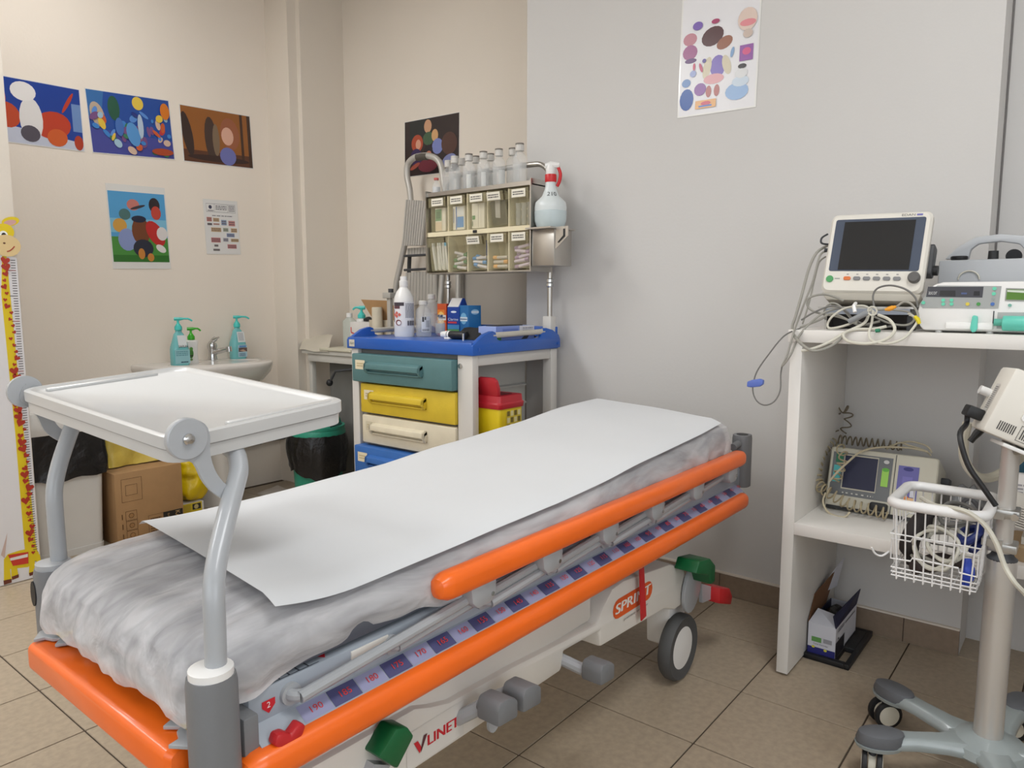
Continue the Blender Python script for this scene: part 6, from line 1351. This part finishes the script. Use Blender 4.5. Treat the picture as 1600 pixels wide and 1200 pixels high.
# ------------------------------------------------------------------ defibrillator on the middle shelf
dBL, dBR = pxx(1288, 797, 2.40), pxx(1455, 820, 2.40); dTL, dTR = pxx(1318, 700, 2.455), pxx(1480, 724, 2.455)
dBL.z = dBR.z = ZM + 0.004
Dm = cam_frame((dBL + dBR) / 2, V((0, -1, 0)), V((0.055, 0, 0.185)))
DW, DH = (dBL.y - dBR.y) + 0.004, 0.196
df = Thing('defibrillator', 'cream defibrillator with a navy screen and coloured keypads on the middle shelf', 'defibrillator', (2.47, (dBL.y + dBR.y) / 2, ZM))
M_df = mat('defib_cream', (202, 197, 180), 0.45, var=0.02)
bx = df.part('housing', MB().loft([[Dm @ V((x, y, z)) for x, z in rr(0, DH / 2, DW - 2 * o, DH - 2 * o, 0.008, 3)] for o, y in ((0.003, 0.0), (0.0, 0.004), (0.0, 0.02))] + [[V((q.x, q.y, q.z)) for q in [Dm @ V((x, 0.17, z)) for x, z in rr(0, DH / 2 - 0.004, DW - 0.004, DH - 0.03, 0.008, 3)]]]), M_df, bevel=0.0)
X_ = lambda f: -DW / 2 + f * DW
p = planeprint(Dm, 0, 0, -0.0005)
p.rect(X_(.03), .045, X_(.60), .180, (112, 114, 116)).rect(X_(.06), .148, X_(.13), .178, (40, 120, 84)).rect(X_(.05), .085, X_(.12), .138, (84, 186, 186)).rect(X_(.14), .066, X_(.47), .176, (196, 190, 172)).rect(X_(.150), .070, X_(.463), .172, (24, 26, 60))
p.rect(X_(.51), .09, X_(.575), .145, (160, 214, 90)).ell(X_(.543), .142, .0095, .006, (100, 180, 60)).ell(X_(.543), .166, .008, .006, (206, 206, 204)).scribble(X_(.16), .050, X_(.46), .058, 1, (206, 204, 196), 3, 0.4)
df.part('control_panel', p.mb, PRN, bx, smooth=False)
p = planeprint(Dm, 0, 0, -0.0005)
p.rect(X_(.655), .035, X_(.84), .162, (104, 100, 168)).ell(X_(.745), .153, .014, .006, (46, 44, 120)).rect(X_(.70), .094, X_(.79), .13, (120, 114, 186)).rect(X_(.655), .035, X_(.83), .068, (236, 190, 140)).rect(X_(.70), .036, X_(.765), .066, (240, 166, 80)).ell(X_(.735), .068, .011, .005, (236, 130, 40)).rect(X_(.78), .07, X_(.83), .10, (214, 214, 224))
df.part('shock_panel', p.mb, PRN, bx, smooth=False)
df.part('seam', MB().prism([(X_(.625) - .001, 0.004), (X_(.625) + .001, 0.004), (X_(.625) + .001, DH - .004), (X_(.625) - .001, DH - .004)], lambda x, z: Dm @ V((x, -0.001, z)), lambda x, z: Dm @ V((x, 0.001, z))), M_dk, bx)
df.part('base_strip', MB().prism([(X_(.02), 0.0), (X_(.98), 0.0), (X_(.98), .010), (X_(.02), .010)], lambda x, z: Dm @ V((x, -0.003, z)), lambda x, z: Dm @ V((x, 0.006, z))), M_blk, bx)
df.part('paddle_dock', MB().prism(rr(X_(.52), .026, .05, .026, .008), lambda x, z: Dm @ V((x, -0.014, z)), lambda x, z: Dm @ V((x, 0.002, z))), M_blk, bx, bevel=0.004)
df.part('side_clip', MB().cbox((DW / 2 + 0.01, 0.10, DH * .7), (0.024, 0.05, 0.02), Dm), M_dk, bx, bevel=0.004)
# coiled cord lying round the defibrillator
def coil(path, R_, r, turns, m_, label):
    P_ = catmull([V(q) for q in path], 24); L_ = len(P_); out = []; n_ = int(turns * 13); aN = None
    for i in range(n_ + 1):
        f = i / n_ * (L_ - 1); k = min(int(f), L_ - 2); c = P_[k].lerp(P_[k + 1], f - k); d = (P_[k + 1] - P_[k]).normalized()
        if aN is None: aN = d.orthogonal().normalized()
        aN = (aN - d * aN.dot(d)); aN = aN.normalized() if aN.length > 1e-6 else d.orthogonal().normalized()
        b2 = d.cross(aN); th = 2 * PI * turns * i / n_
        out.append(c + aN * R_ * math.cos(th) + b2 * R_ * math.sin(th))
    return solo('coiled_cable', label, 'cable', MB().tube(out, r, 6), m_, P_[0])
M_cord = mat('cord_tan', (170, 156, 126), 0.5)
coil([pxx(1300, 690, 2.55), pxx(1285, 705, 2.48), pxx(1276, 730, 2.42), pxx(1278, 755, 2.39), pxx(1296, 770, 2.37), pxx(1325, 787, 2.365), pxx(1355, 795, 2.36), pxx(1385, 803, 2.36)], 0.0165, 0.0027, 20, M_cord, 'tan coiled cord draped round the left end and front of the defibrillator')
coil([pxx(1312, 698, 2.45), pxx(1318, 715, 2.40), pxx(1312, 735, 2.39), pxx(1306, 752, 2.385)], 0.0135, 0.0026, 5, M_cord, 'short run of coiled cord hanging over the defibrillator corner')
coil([pxx(1310, 686, 2.54), pxx(1340, 690, 2.56), pxx(1375, 693, 2.57), pxx(1410, 698, 2.57)], 0.0135, 0.0026, 12, mat('cord_dark', (120, 108, 88), 0.5), 'dark coiled cord lying along the top of the defibrillator')
coil([pxx(1306, 682, 2.58), pxx(1302, 662, 2.60), pxx(1308, 642, 2.61), pxx(1322, 640, 2.61), pxx(1326, 655, 2.61), pxx(1318, 676, 2.60)], 0.0135, 0.0024, 7, mat('cord_dark', (120, 108, 88), 0.5), 'loop of coiled cord standing up above the defibrillator corner')
cp = [[(1296, 752, 2.37), (1308, 738, 2.375), (1325, 722, 2.39), (1345, 706, 2.43), (1375, 699, 2.47), (1420, 700, 2.50), (1450, 706, 2.50)], [(1290, 770, 2.38), (1286, 785, 2.36), (1296, 802, 2.34), (1318, 808, 2.33), (1328, 800, 2.34)], [(1385, 702, 2.50), (1405, 692, 2.52), (1420, 696, 2.52), (1445, 704, 2.52), (1455, 712, 2.52)], [(1390, 697, 2.54), (1420, 690, 2.54), (1448, 697, 2.54), (1456, 708, 2.53)]]
for k, c_ in enumerate(cp): cable(c_, 0.0032 if k < 2 else 0.0026, mat('cord_cream', (196, 184, 156), 0.5), ['cream lead running from the coil up across the defibrillator screen', 'cream lead sagging onto the middle shelf below the coiled cord', 'cream lead bundled on top of the defibrillator', 'cream lead bundled on top of the defibrillator'][k], 'device_lead', None if k < 2 else 'leads bundled on the defibrillator')
# ------------------------------------------------------------------ things on the right of the middle shelf
t = Thing('supply_box', 'white box with a dark teal lid on the middle shelf behind the monitor stand', 'box', (2.45, 0.12, ZM))
t.part('carton', MB().box(2.36, 2.56, 0.05, 0.185, ZM, ZM + 0.20), mat('carton_white', (216, 212, 208), 0.7), bevel=0.002); t.part('teal_lid', MB().box(2.355, 2.565, 0.045, 0.188, ZM + 0.20, ZM + 0.24), mat('lid_teal', (20, 66, 84), 0.45), bevel=0.003)
p = Print((2.3595, 0.185, ZM), (0, -1, 0), (0, 0, 1)); p.scribble(0.015, 0.12, 0.10, 0.17, 5, (150, 146, 150), 3); t.part('printing', p.mb, PRN, smooth=False)
M_pg = mat('page_edge', (206, 200, 190), 0.8); 
for k in range(9):
    solo('paper_folder', 'thin white paper folder in the slanted stack on the middle shelf', 'folder', MB().cbox((0, 0, 0), (0.15, 0.2, 0.004), Matrix.Translation((2.27, 0.05, ZM + 0.075 + k * 0.0065)) @ Matrix.Rotation(0.22, 4, 'X')), M_pg, (2.27, 0.05, ZM + 0.075 + k * 0.0065), 'paper folders stacked on the middle shelf')
t = Thing('cardboard_tray', 'shallow tan pulp tray under the stack of paper folders', 'tray', (2.27, 0.07, ZM))
t.part('tray', MB().loft([rr3(2.27, 0.05, 0.13, 0.17, 0.03, ZM), rr3(2.27, 0.05, 0.16, 0.21, 0.03, ZM + 0.035), rr3(2.27, 0.05, 0.165, 0.215, 0.03, ZM + 0.042), rr3(2.27, 0.05, 0.15, 0.20, 0.03, ZM + 0.042)]), mat('pulp_tan', (176, 150, 116), 0.85), bevel=0)
t.part('filler', MB().box(2.22, 2.32, -0.02, 0.12, ZM + 0.043, ZM + 0.062), M_pg)
t = Thing('plastic_pouch', 'clear crumpled plastic pouch of tubing beside the defibrillator', 'pouch', (2.46, 0.285, ZM))
m = MB(); m.grid(lambda u, v: V((2.40 + 0.14 * u, 0.33 - 0.12 * v, ZM + 0.002 + math.sin(PI * u) ** .5 * math.sin(PI * v) ** .5 * (0.12 + 0.03 * noise.noise(V((u * 5, v * 5, 1)))))), 16, 16); t.part('film', m, mat('film_grey', (140, 142, 144), 0.2, alpha=0.7), ang=60)
t.part('tubing', MB().tube([(2.40, 0.30, ZM + 0.03), (2.39, 0.26, ZM + 0.10), (2.40, 0.22, ZM + 0.05), (2.40, 0.27, ZM + 0.02)], 0.006, 8, smooth=5), mat('tubing_dark', (76, 76, 80), 0.4))
# ------------------------------------------------------------------ toner box on a black plastic frame
ft = Thing('floor_tray', 'flat black plastic frame lying on the floor inside the shelf unit', 'tray', (2.5, 0.61, 0))
for nm, b in (('rail', (2.335, 2.64, 0.535, 0.55)), ('rail', (2.335, 2.64, 0.672, 0.684)), ('rail', (2.335, 2.355, 0.55, 0.672)), ('rail', (2.62, 2.64, 0.55, 0.672)), ('plate', (2.46, 2.62, 0.55, 0.672)), ('plate', (2.355, 2.46, 0.578, 0.672))):
    ft.part(nm, MB().box(b[0], b[1], b[2], b[3], 0.0, 0.018), M_blk, bevel=0.002)
tx0_, tx1_, ty0_, ty1_, tz_ = 2.352, 2.60, 0.582, 0.666, 0.018
tb2 = Thing('toner_carton', 'open white and navy toner carton with raised flaps inside the shelf unit', 'carton', (2.47, 0.62, tz_))
M_tw = mat('toner_white', (206, 206, 214), 0.6, var=0.02); M_tn = mat('toner_navy', (24, 26, 60), 0.6)
hh = 0.098
wl = MB().box(tx0_, tx0_ + 0.003, ty0_, ty1_, tz_, tz_ + hh); c0 = tb2.part('end_wall', wl, M_tw); tb2.part('end_wall', MB().box(tx1_ - 0.003, tx1_, ty0_, ty1_, tz_, tz_ + hh), M_tw)
c1 = tb2.part('side_wall', MB().box(tx0_ + 0.003, tx1_ - 0.003, ty0_, ty0_ + 0.003, tz_, tz_ + hh), M_tw); tb2.part('side_wall', MB().box(tx0_ + 0.003, tx1_ - 0.003, ty1_ - 0.003, ty1_, tz_, tz_ + hh), M_tn); tb2.part('bottom', MB().box(tx0_ + 0.003, tx1_ - 0.003, ty0_ + 0.003, ty1_ - 0.003, tz_, tz_ + 0.003), M_tn)
def quad(a, b, c, d, th=(0, 0, 0.002)): return MB().loft([[V(a), V(b), V(c), V(d)], [V(a) + V(th), V(b) + V(th), V(c) + V(th), V(d) + V(th)]])
tb2.part('flap', quad((tx0_, ty0_ + .002, tz_ + hh), (tx0_, ty1_, tz_ + hh), (tx0_ + 0.055, ty1_ - .012, tz_ + hh + 0.03), (tx0_ + 0.055, ty0_ + .018, tz_ + hh + 0.022)), M_tw)
tb2.part('flap', quad((tx0_, ty0_, tz_ + hh), (tx1_, ty0_, tz_ + hh), (tx1_ - .01, ty0_ - 0.012, tz_ + hh + 0.06), (tx0_ + 0.01, ty0_ + 0.012, tz_ + hh + 0.035), (0, 0.002, 0)), M_tn)
tb2.part('flap', quad((tx0_, ty1_, tz_ + hh), (tx1_ - .06, ty1_, tz_ + hh), (tx1_ - .02, ty1_ - 0.02, tz_ + hh + 0.115), (tx0_ + 0.07, ty1_ + 0.004, tz_ + hh + 0.07), (0, 0.002, 0)), mat('flap_brown', (120, 84, 56), 0.8))
tb2.part('flap', quad((tx1_ - .08, ty1_ - .004, tz_ + hh + .05), (tx1_ - .01, ty1_ - .02, tz_ + hh + .05), (tx1_ + .01, ty1_ - .035, tz_ + hh + .15), (tx1_ - .06, ty1_ - .01, tz_ + hh + .10), (0, 0.002, 0)), M_tw)
p = Print((tx0_ - 0.0004, ty1_, tz_), (0, -1, 0), (0, 0, 1), 0.0003)
p.rect(0, 0, ty1_ - ty0_, 0.022, (36, 38, 110)).ell(0.018, 0.022, 0.005, 0.004, (206, 200, 60)).ell(0.055, 0.018, 0.005, 0.004, (206, 200, 60)).rect(0.012, 0.040, 0.042, 0.056, (96, 150, 80)).rect(0.048, 0.042, 0.074, 0.056, (150, 150, 156)).text('Toner Cartridge', 0.018, 0.030, 0.006, (70, 70, 84), 0.045)
tb2.part('printing', p.mb, PRN, c0, smooth=False)
p = Print((tx0_ + 0.003, ty0_ - 0.0004, tz_), (1, 0, 0), (0, 0, 1), 0.0003)
p.rect(0, 0, 0.10, 0.05, (30, 30, 40)).rect(0.11, 0.0, 0.24, 0.006, (30, 30, 40)).scribble(0.02, 0.078, 0.09, 0.092, 2, (90, 90, 104), 3).rect(0.02, 0.055, 0.03, 0.062, (40, 40, 48)).rect(0.10, 0.082, 0.22, 0.085, (60, 60, 70))
tb2.part('printing', p.mb, PRN, c1, smooth=False)
m = MB()
m.grid(lambda u, v: V((tx0_ + 0.015 + 0.22 * u, ty0_ + 0.006 + 0.072 * v, tz_ + 0.03 + 0.085 * (math.sin(PI * u) * math.sin(PI * v)) ** .4 + 0.02 * noise.noise(V((u * 7, v * 4, 3))))), 20, 12)
solo('black_wrap', 'crumpled black plastic wrapping stuffed inside the toner carton', 'plastic wrap', m, mat('wrap_black', (20, 20, 20), 0.45, bump=0.2), (2.47, 0.62, tz_ + 0.03), ang=50)

# ------------------------------------------------------------------ rolling stand with basket and tilted monitor
PXs, PYs = 1.98, 0.14
rs = Thing('rolling_stand', 'grey wheeled equipment stand with a brushed column in front of the shelf unit', 'equipment stand', (PXs, PYs, 0))
M_sb = mat('stand_base_grey', (150, 158, 158), 0.32, var=0.02, coat=0.4); M_col = mat('column_satin', (204, 200, 195), 0.34, 0.6, var=0.02)
tips = [pz(1372, 1150, 0.105), pz(1420, 1092, 0.105)]
angs = [math.atan2(t_.y - PYs, t_.x - PXs) for t_ in tips]; a0 = (angs[0] + angs[1]) / 2 + math.radians(36)
rleg = 0.265
hub_ = rs.part('base_hub', MB().lathe([(0.075, 0.075), (0.085, 0.085), (0.08, 0.105), (0.05, 0.118), (0.036, 0.124), (0.0005, 0.124)], (PXs, PYs, 0), 30), M_sb)
for k in range(5):
    a = angs[0] if k == 0 else angs[1] if k == 1 else angs[1] - (k - 1) * (2 * PI - (angs[0] - angs[1])) / 4
    d = V((math.cos(a), math.sin(a), 0)); s = V((-d.y, d.x, 0)); C = V((PXs, PYs, 0))
    def ringL(t_, w_, z0, z1): return [C + d * t_ + s * x + V((0, 0, z)) for x, z in ((-w_, z0), (w_, z0), (w_ * 1.05, (z0 + z1) / 2), (w_ * .7, z1), (-w_ * .7, z1), (-w_ * 1.05, (z0 + z1) / 2))]
    lg = rs.part('base_leg', MB().loft([ringL(0.03, 0.052, 0.076, 0.112), ringL(0.10, 0.030, 0.080, 0.110), ringL(0.17, 0.024, 0.082, 0.112), ringL(rleg - 0.03, 0.030, 0.084, 0.112)]), M_sb, bevel=0.004)
    def oval(t0, t1, w_, z): return [C + d * ((t0 + t1) / 2 + (t1 - t0) / 2 * math.cos(2 * PI * i / 20)) + s * (w_ * math.sin(2 * PI * i / 20)) + V((0, 0, z)) for i in range(20)]
    rs.part('bumper_cap', MB().loft([oval(rleg - 0.075, rleg + 0.035, 0.033, 0.088), oval(rleg - 0.078, rleg + 0.038, 0.036, 0.098), oval(rleg - 0.072, rleg + 0.032, 0.031, 0.116), oval(rleg - 0.06, rleg + 0.02, 0.022, 0.121)]), mat('bumper_dark_grey', (96, 98, 102), 0.5, var=0.04), lg)
    rs.part('leg_rim', MB().loft([oval(rleg - 0.070, rleg + 0.036, 0.035, 0.080), oval(rleg - 0.076, rleg + 0.040, 0.0375, 0.089)]), M_sb, lg)
    W0 = C + d * (rleg + 0.0) + s * 0.006
    rs.part('caster_stem', MB().cyl(W0 + V((0, 0, 0.055)), W0 + V((0, 0, 0.084)), 0.009, n=12), M_dk, lg)
    ax = V((math.cos(a + 1.0 + k), math.sin(a + 1.0 + k), 0)) if k != 1 else V((-0.75, -0.66, 0)).normalized()
    if k == 0: ax = V((0.2, -0.98, 0))
    hub = W0 + V((0, 0, 0.0375)) + ax.orthogonal().normalized() * 0
    rs.part('caster_fork', MB().cyl(hub - ax * 0.008, hub + ax * 0.008, 0.026, n=18), mat('fork_cream', (206, 200, 184), 0.5), lg)
    for sg in (-1, 1): rs.part('caster_wheel', MB().cyl(hub + ax * (0.010 * sg), hub + ax * (0.022 * sg), 0.0372, n=24), M_blk, lg, bevel=0.003); rs.part('wheel_disc', MB().cyl(hub + ax * (0.0222 * sg), hub + ax * (0.0235 * sg), 0.027, n=20), mat('fork_cream', (206, 200, 184), 0.5), lg)
rs.part('column', MB().cyl((PXs, PYs, 0.12), (PXs, PYs, 0.555), 0.0305, n=28), M_col)
rs.part('column_cap', MB().lathe([(0.0305, 0.553), (0.031, 0.556), (0.024, 0.562), (0.021, 0.57), (0.0005, 0.571)], (PXs, PYs, 0), 26), M_dk)
ms = rs.part('upper_mast', MB().cyl((PXs, PYs, 0.56), (PXs, PYs, 0.845), 0.0185, n=22), M_col)
for z in (0.585, 0.665):
    cl = rs.part('clamp', MB().box(PXs - 0.028, PXs + 0.028, PYs - 0.028, PYs + 0.028, z - 0.010, z + 0.010), M_alu, ms, bevel=0.003)
rs.part('clamp_knob', MB().cyl((PXs - 0.03, PYs - 0.02, 0.665), (PXs - 0.045, PYs - 0.02, 0.665), 0.008, n=12), M_chr, ms)
rs.part('mast_head', MB().cyl((PXs, PYs, 0.84), (PXs, PYs, 0.865), 0.023, n=18), mat('head_beige', (196, 184, 172), 0.5), ms)
cv = lambda a, b, c: RT * a + UP * b + FW * c
hc = V((PXs, PYs, 0.852)); axr = cv(0.9, 0.05, -0.43).normalized()
rs.part('tilt_joint', MB().cyl(hc - axr * 0.012, hc + axr * 0.034, 0.0185, n=20), M_alu, ms, bevel=0.002)
rs.part('tilt_lever', MB().tube([hc - axr * 0.01, hc - axr * 0.045 + V((0, 0, 0.008)), hc - axr * 0.06 + V((0, 0, 0.006)), hc - axr * 0.08 + V((0, 0, -0.022))], [0.006, 0.009, 0.009, 0.007], 10, smooth=3), M_blk, ms)
# the monitor itself
O = CAMP + ray(1534, 673) * (1.60 / ray(1534, 673).dot(FW))
Vm = cam_frame(O, cv(0.85, -0.40, -0.25), cv(0.33, 0.93, -0.16))
vm = Thing('ventilator_monitor', 'tilted beige monitor with slotted front and black screen on the rolling stand', 'monitor', (O.x, O.y, 0.87))
vw, vh, vd = 0.27, 0.152, 0.095
hb2 = vm.part('housing', MB().box(0, vw, 0, vd, 0, vh, Vm), M_beige, bevel=0.008)
p = planeprint(Vm, 0, 0, -0.0006)
fr_ = vm.part('screen_frame', MB().loft([[Vm @ V((x, y, z)) for x, z in rr(0.155, 0.096, 0.20, 0.088, 0.006)] for y in (0.0, -0.004)]), M_wp, hb2)
p = planeprint(Vm, 0, 0, -0.0048); p.rect(0.062, 0.058, 0.25, 0.118, (18, 18, 19)).rect(0.062, 0.120, 0.25, 0.134, (120, 130, 142)); vm.part('screen', p.mb, PRNG, hb2, smooth=False)
p = planeprint(Vm, 0, 0, -0.0006)
for k in range(8): p.rect(0.022 + k * 0.0045, 0.016, 0.0242 + k * 0.0045, 0.036, (60, 56, 52), True)
vm.part('vent_slots', p.mb, PRN, hb2, smooth=False, kind='stuff')
p = planeprint(Vm, 0, 0, -0.0006)
for a_ in ((.064, .008, .25, .0092), (.064, .041, .25, .0422), (.064, .008, .0652, .0422)): p.rect(*a_, (90, 86, 82), True)
for k in range(20): p.rect(0.070 + k * 0.0045, 0.013, 0.0722 + k * 0.0045, 0.036, (60, 56, 52), True)
vm.part('vent_slots', p.mb, PRN, hb2, smooth=False, kind='stuff')
p = Print(Vm @ V((-0.0006, vd, 0)), Vm.to_3x3() @ V((0, -1, 0)), Vm.to_3x3() @ V((0, 0, 1)), 0.0004); p.rect(0.035, 0.045, 0.06, 0.11, (206, 202, 196)).scribble(0.038, 0.05, 0.057, 0.105, 12, (110, 108, 106), 4); vm.part('rating_label', p.mb, PRN, hb2, smooth=False)
vm.part('side_knob', MB().cyl(Vm @ V((0, vd * .8, 0.085)), Vm @ V((-0.022, vd * .8, 0.085)), 0.010, n=14), M_wp, hb2)
pg = vm.part('power_plug', MB().loft([[Vm @ V((x, y, z)) for y, z in ((vd * .35, 0.018), (vd * .8, 0.018), (vd * .8, 0.044), (vd * .35, 0.044))] for x in (0.0, -0.025, -0.034)]), M_blk, hb2, bevel=0.004)
vm.part('mount_plate', MB().box(0.05, 0.24, 0.005, vd, -0.014, -0.005, Vm), M_wp, hb2, bevel=0.003)
vm.part('mount_stud', MB().cyl(Vm @ V((0.10, vd * .5, -0.012)), hc, 0.012, n=12), M_alu, hb2)
w0 = Vm @ V((-0.03, vd * .55, 0.03))
solo('power_cable', 'thick black mains cable hanging from the stand monitor to the mast', 'cable', MB().tube([w0, w0 + V((0, 0, -0.03)), CAMP + ray(1500, 680) * 1.60, CAMP + ray(1512, 725) * 1.58, CAMP + ray(1535, 760) * 1.57, CAMP + ray(1556, 790) * 1.565], 0.0058, 10, smooth=5), M_blk, w0)
solo('breathing_hose', 'pale translucent hose curving behind the mast below the stand monitor', 'hose', MB().tube([CAMP + ray(1512, 660) * 1.72, CAMP + ray(1506, 690) * 1.73, CAMP + ray(1508, 720) * 1.74, CAMP + ray(1528, 745) * 1.74, CAMP + ray(1560, 742) * 1.74, CAMP + ray(1600, 710) * 1.72], 0.011, 10, smooth=5), mat('hose_cream', (206, 200, 182), 0.4, alpha=0.75), CAMP + ray(1512, 660) * 1.72)
# ------------------------------------------------------------------ wire basket and what it holds
wb2 = Thing('wire_basket', 'white wire basket with a thick tube rim clamped to the stand mast', 'basket', (1.98, 0.26, 0.49))
M_ww = mat('wire_white', (230, 228, 226), 0.35, coat=0.3)
bx0, bx1, by0, by1 = 1.868, 2.085, 0.168, 0.358
rim = [V((x, y, 0.672)) for x, y in rr((bx0 + bx1) / 2, (by0 + by1) / 2, bx1 - bx0, by1 - by0, 0.03, 5)]
wb2.part('rim', MB().tube(rim, 0.0125, 12, closed=True), M_ww)
lo = lambda x, y: ((x - 1.976) * .88 + 1.976, (y - .263) * .90 + .263)
zb3 = 0.492
wire = lambda pts: wb2.part('wire', MB().tube(pts, 0.0018, 6), M_ww)
for k in range(9):
    y = by0 + 0.012 + (by1 - by0 - 0.024) * k / 8; xa, ya = lo(bx0, y); xb, yb2 = lo(bx1, y)
    wire([(bx0, y, 0.67), (xa, ya, zb3 - 0.004), (xb, yb2, zb3 - 0.004), (bx1, y, 0.67)])
for k in range(1, 6):
    x = bx0 + (bx1 - bx0) * k / 6; xa, ya = lo(x, by0); xb, yb2 = lo(x, by1)
    wire([(x, by0, 0.67), (xa, ya, zb3), (xb, yb2, zb3), (x, by1, 0.67)])
for f in (0.02, 0.07, 0.13, 0.45, 0.60):
    z = zb3 + (0.67 - zb3) * f; s_ = .88 + .12 * f; s2 = .90 + .10 * f
    c = [V(((x - 1.976) * s_ + 1.976, (y - .263) * s2 + .263, z)) for x, y in ((bx0, by0), (bx1, by0), (bx1, by1), (bx0, by1))]
    if f < 0.2 or f == .6: wb2.part('wire', MB().tube(c, 0.0018, 6, closed=True), M_ww)
# drop front: stepped wire frame
zf = [(0.352, 0.585), (0.312, 0.585), (0.308, 0.594), (0.215, 0.594), (0.211, 0.584), (0.176, 0.582), (0.176, 0.532), (0.211, 0.534), (0.213, 0.544), (0.306, 0.546), (0.310, 0.538), (0.352, 0.536)]
wb2.part('drop_front', MB().tube([V((1.878, y, z)) for y, z in zf], 0.0022, 6, closed=True), M_ww)
wb2.part('hook', MB().tube([(1.90, 0.36, 0.545), (1.885, 0.372, 0.535), (1.875, 0.385, 0.54), (1.868, 0.392, 0.556)], 0.0025, 6, smooth=3), M_ww)
for z in (0.595, 0.66): wb2.part('clamp_arm', MB().box(1.95, 2.01, 0.14, 0.18, z - 0.008, z + 0.008), M_alu)
rn = random.Random(4)
def looped(cx, cy, cz, R_, tilt, n_=1.6, j=0.01):
    return [V((cx + R_ * math.cos(t_) * math.cos(tilt) + rn.uniform(-j, j), cy + R_ * math.sin(t_) * 0.9, cz + R_ * math.cos(t_) * math.sin(tilt) * .9 + rn.uniform(-j, j) * .6)) for t_ in [2 * PI * n_ * i / 16 for i in range(17)]]
for k, (cx_, cy_, cz_, R_, tl_, m_, lb) in enumerate([(1.95, 0.27, 0.56, 0.052, 1.2, M_c2, 'pale grey cable coiled in the wire basket'), (1.97, 0.25, 0.57, 0.046, 0.9, M_c2, 'pale grey cable coiled in the wire basket'), (1.99, 0.28, 0.55, 0.055, 0.6, M_c1, 'mid-grey cable coiled in the wire basket'), (2.00, 0.26, 0.60, 0.050, 1.0, M_c3, 'darker grey cable coiled in the wire basket'), (2.02, 0.24, 0.63, 0.045, 0.4, M_c3, 'darker grey cable coiled in the wire basket')]):
    solo('coiled_cable', lb, 'cable', MB().tube(looped(cx_, cy_, cz_, R_, tl_), 0.0045, 8, smooth=4), m_, (cx_, cy_, cz_), 'cables in the wire basket')
solo('pressure_cuff', 'black rolled pressure cuff in the wire basket', 'pressure cuff', MB().tube([(1.99, 0.325, 0.50), (1.97, 0.33, 0.55), (1.975, 0.315, 0.60), (1.99, 0.29, 0.635)], [0.014, 0.022, 0.022, 0.014], 12, smooth=4), mat('cuff_black', (36, 30, 30), 0.7), (1.99, 0.325, 0.50))
solo('pressure_cuff', 'dark brown cuff lying at the bottom of the wire basket', 'pressure cuff', MB().tube([(1.93, 0.31, 0.505), (1.98, 0.27, 0.515), (2.01, 0.22, 0.52)], [0.016, 0.022, 0.016], 12, smooth=4), mat('cuff_brown', (52, 40, 38), 0.7), (1.93, 0.31, 0.505))
solo('blue_hose', 'navy blue hose coil in the wire basket beside the mast', 'hose', MB().tube([(1.97, 0.20, 0.56), (2.0, 0.185, 0.585), (2.03, 0.20, 0.60), (2.01, 0.225, 0.59), (1.97, 0.215, 0.58), (1.98, 0.19, 0.60), (2.02, 0.19, 0.62)], 0.010, 10, smooth=5), mat('hose_navy', (34, 48, 110), 0.35), (1.97, 0.20, 0.56))
solo('blue_cloth', 'bright blue strap end poking against the basket front', 'strap', MB().tube([(1.905, 0.20, 0.50), (1.90, 0.195, 0.53), (1.91, 0.20, 0.56)], [0.008, 0.013, 0.008], 10, smooth=3), mat('strap_blue', (40, 70, 180), 0.45), (1.905, 0.20, 0.50))
cpts = [(1440, 778, 2.0), (1462, 790, 1.90), (1490, 794, 1.865), (1515, 802, 1.85), (1540, 822, 1.85), (1557, 850, 1.85), (1570, 885, 1.85), (1585, 910, 1.84), (1606, 935, 1.86), (1606, 965, 1.90)]
cable(cpts, 0.0055, M_c2, 'pale cable hanging out of the wire basket over its rim', 'basket_cable', None)
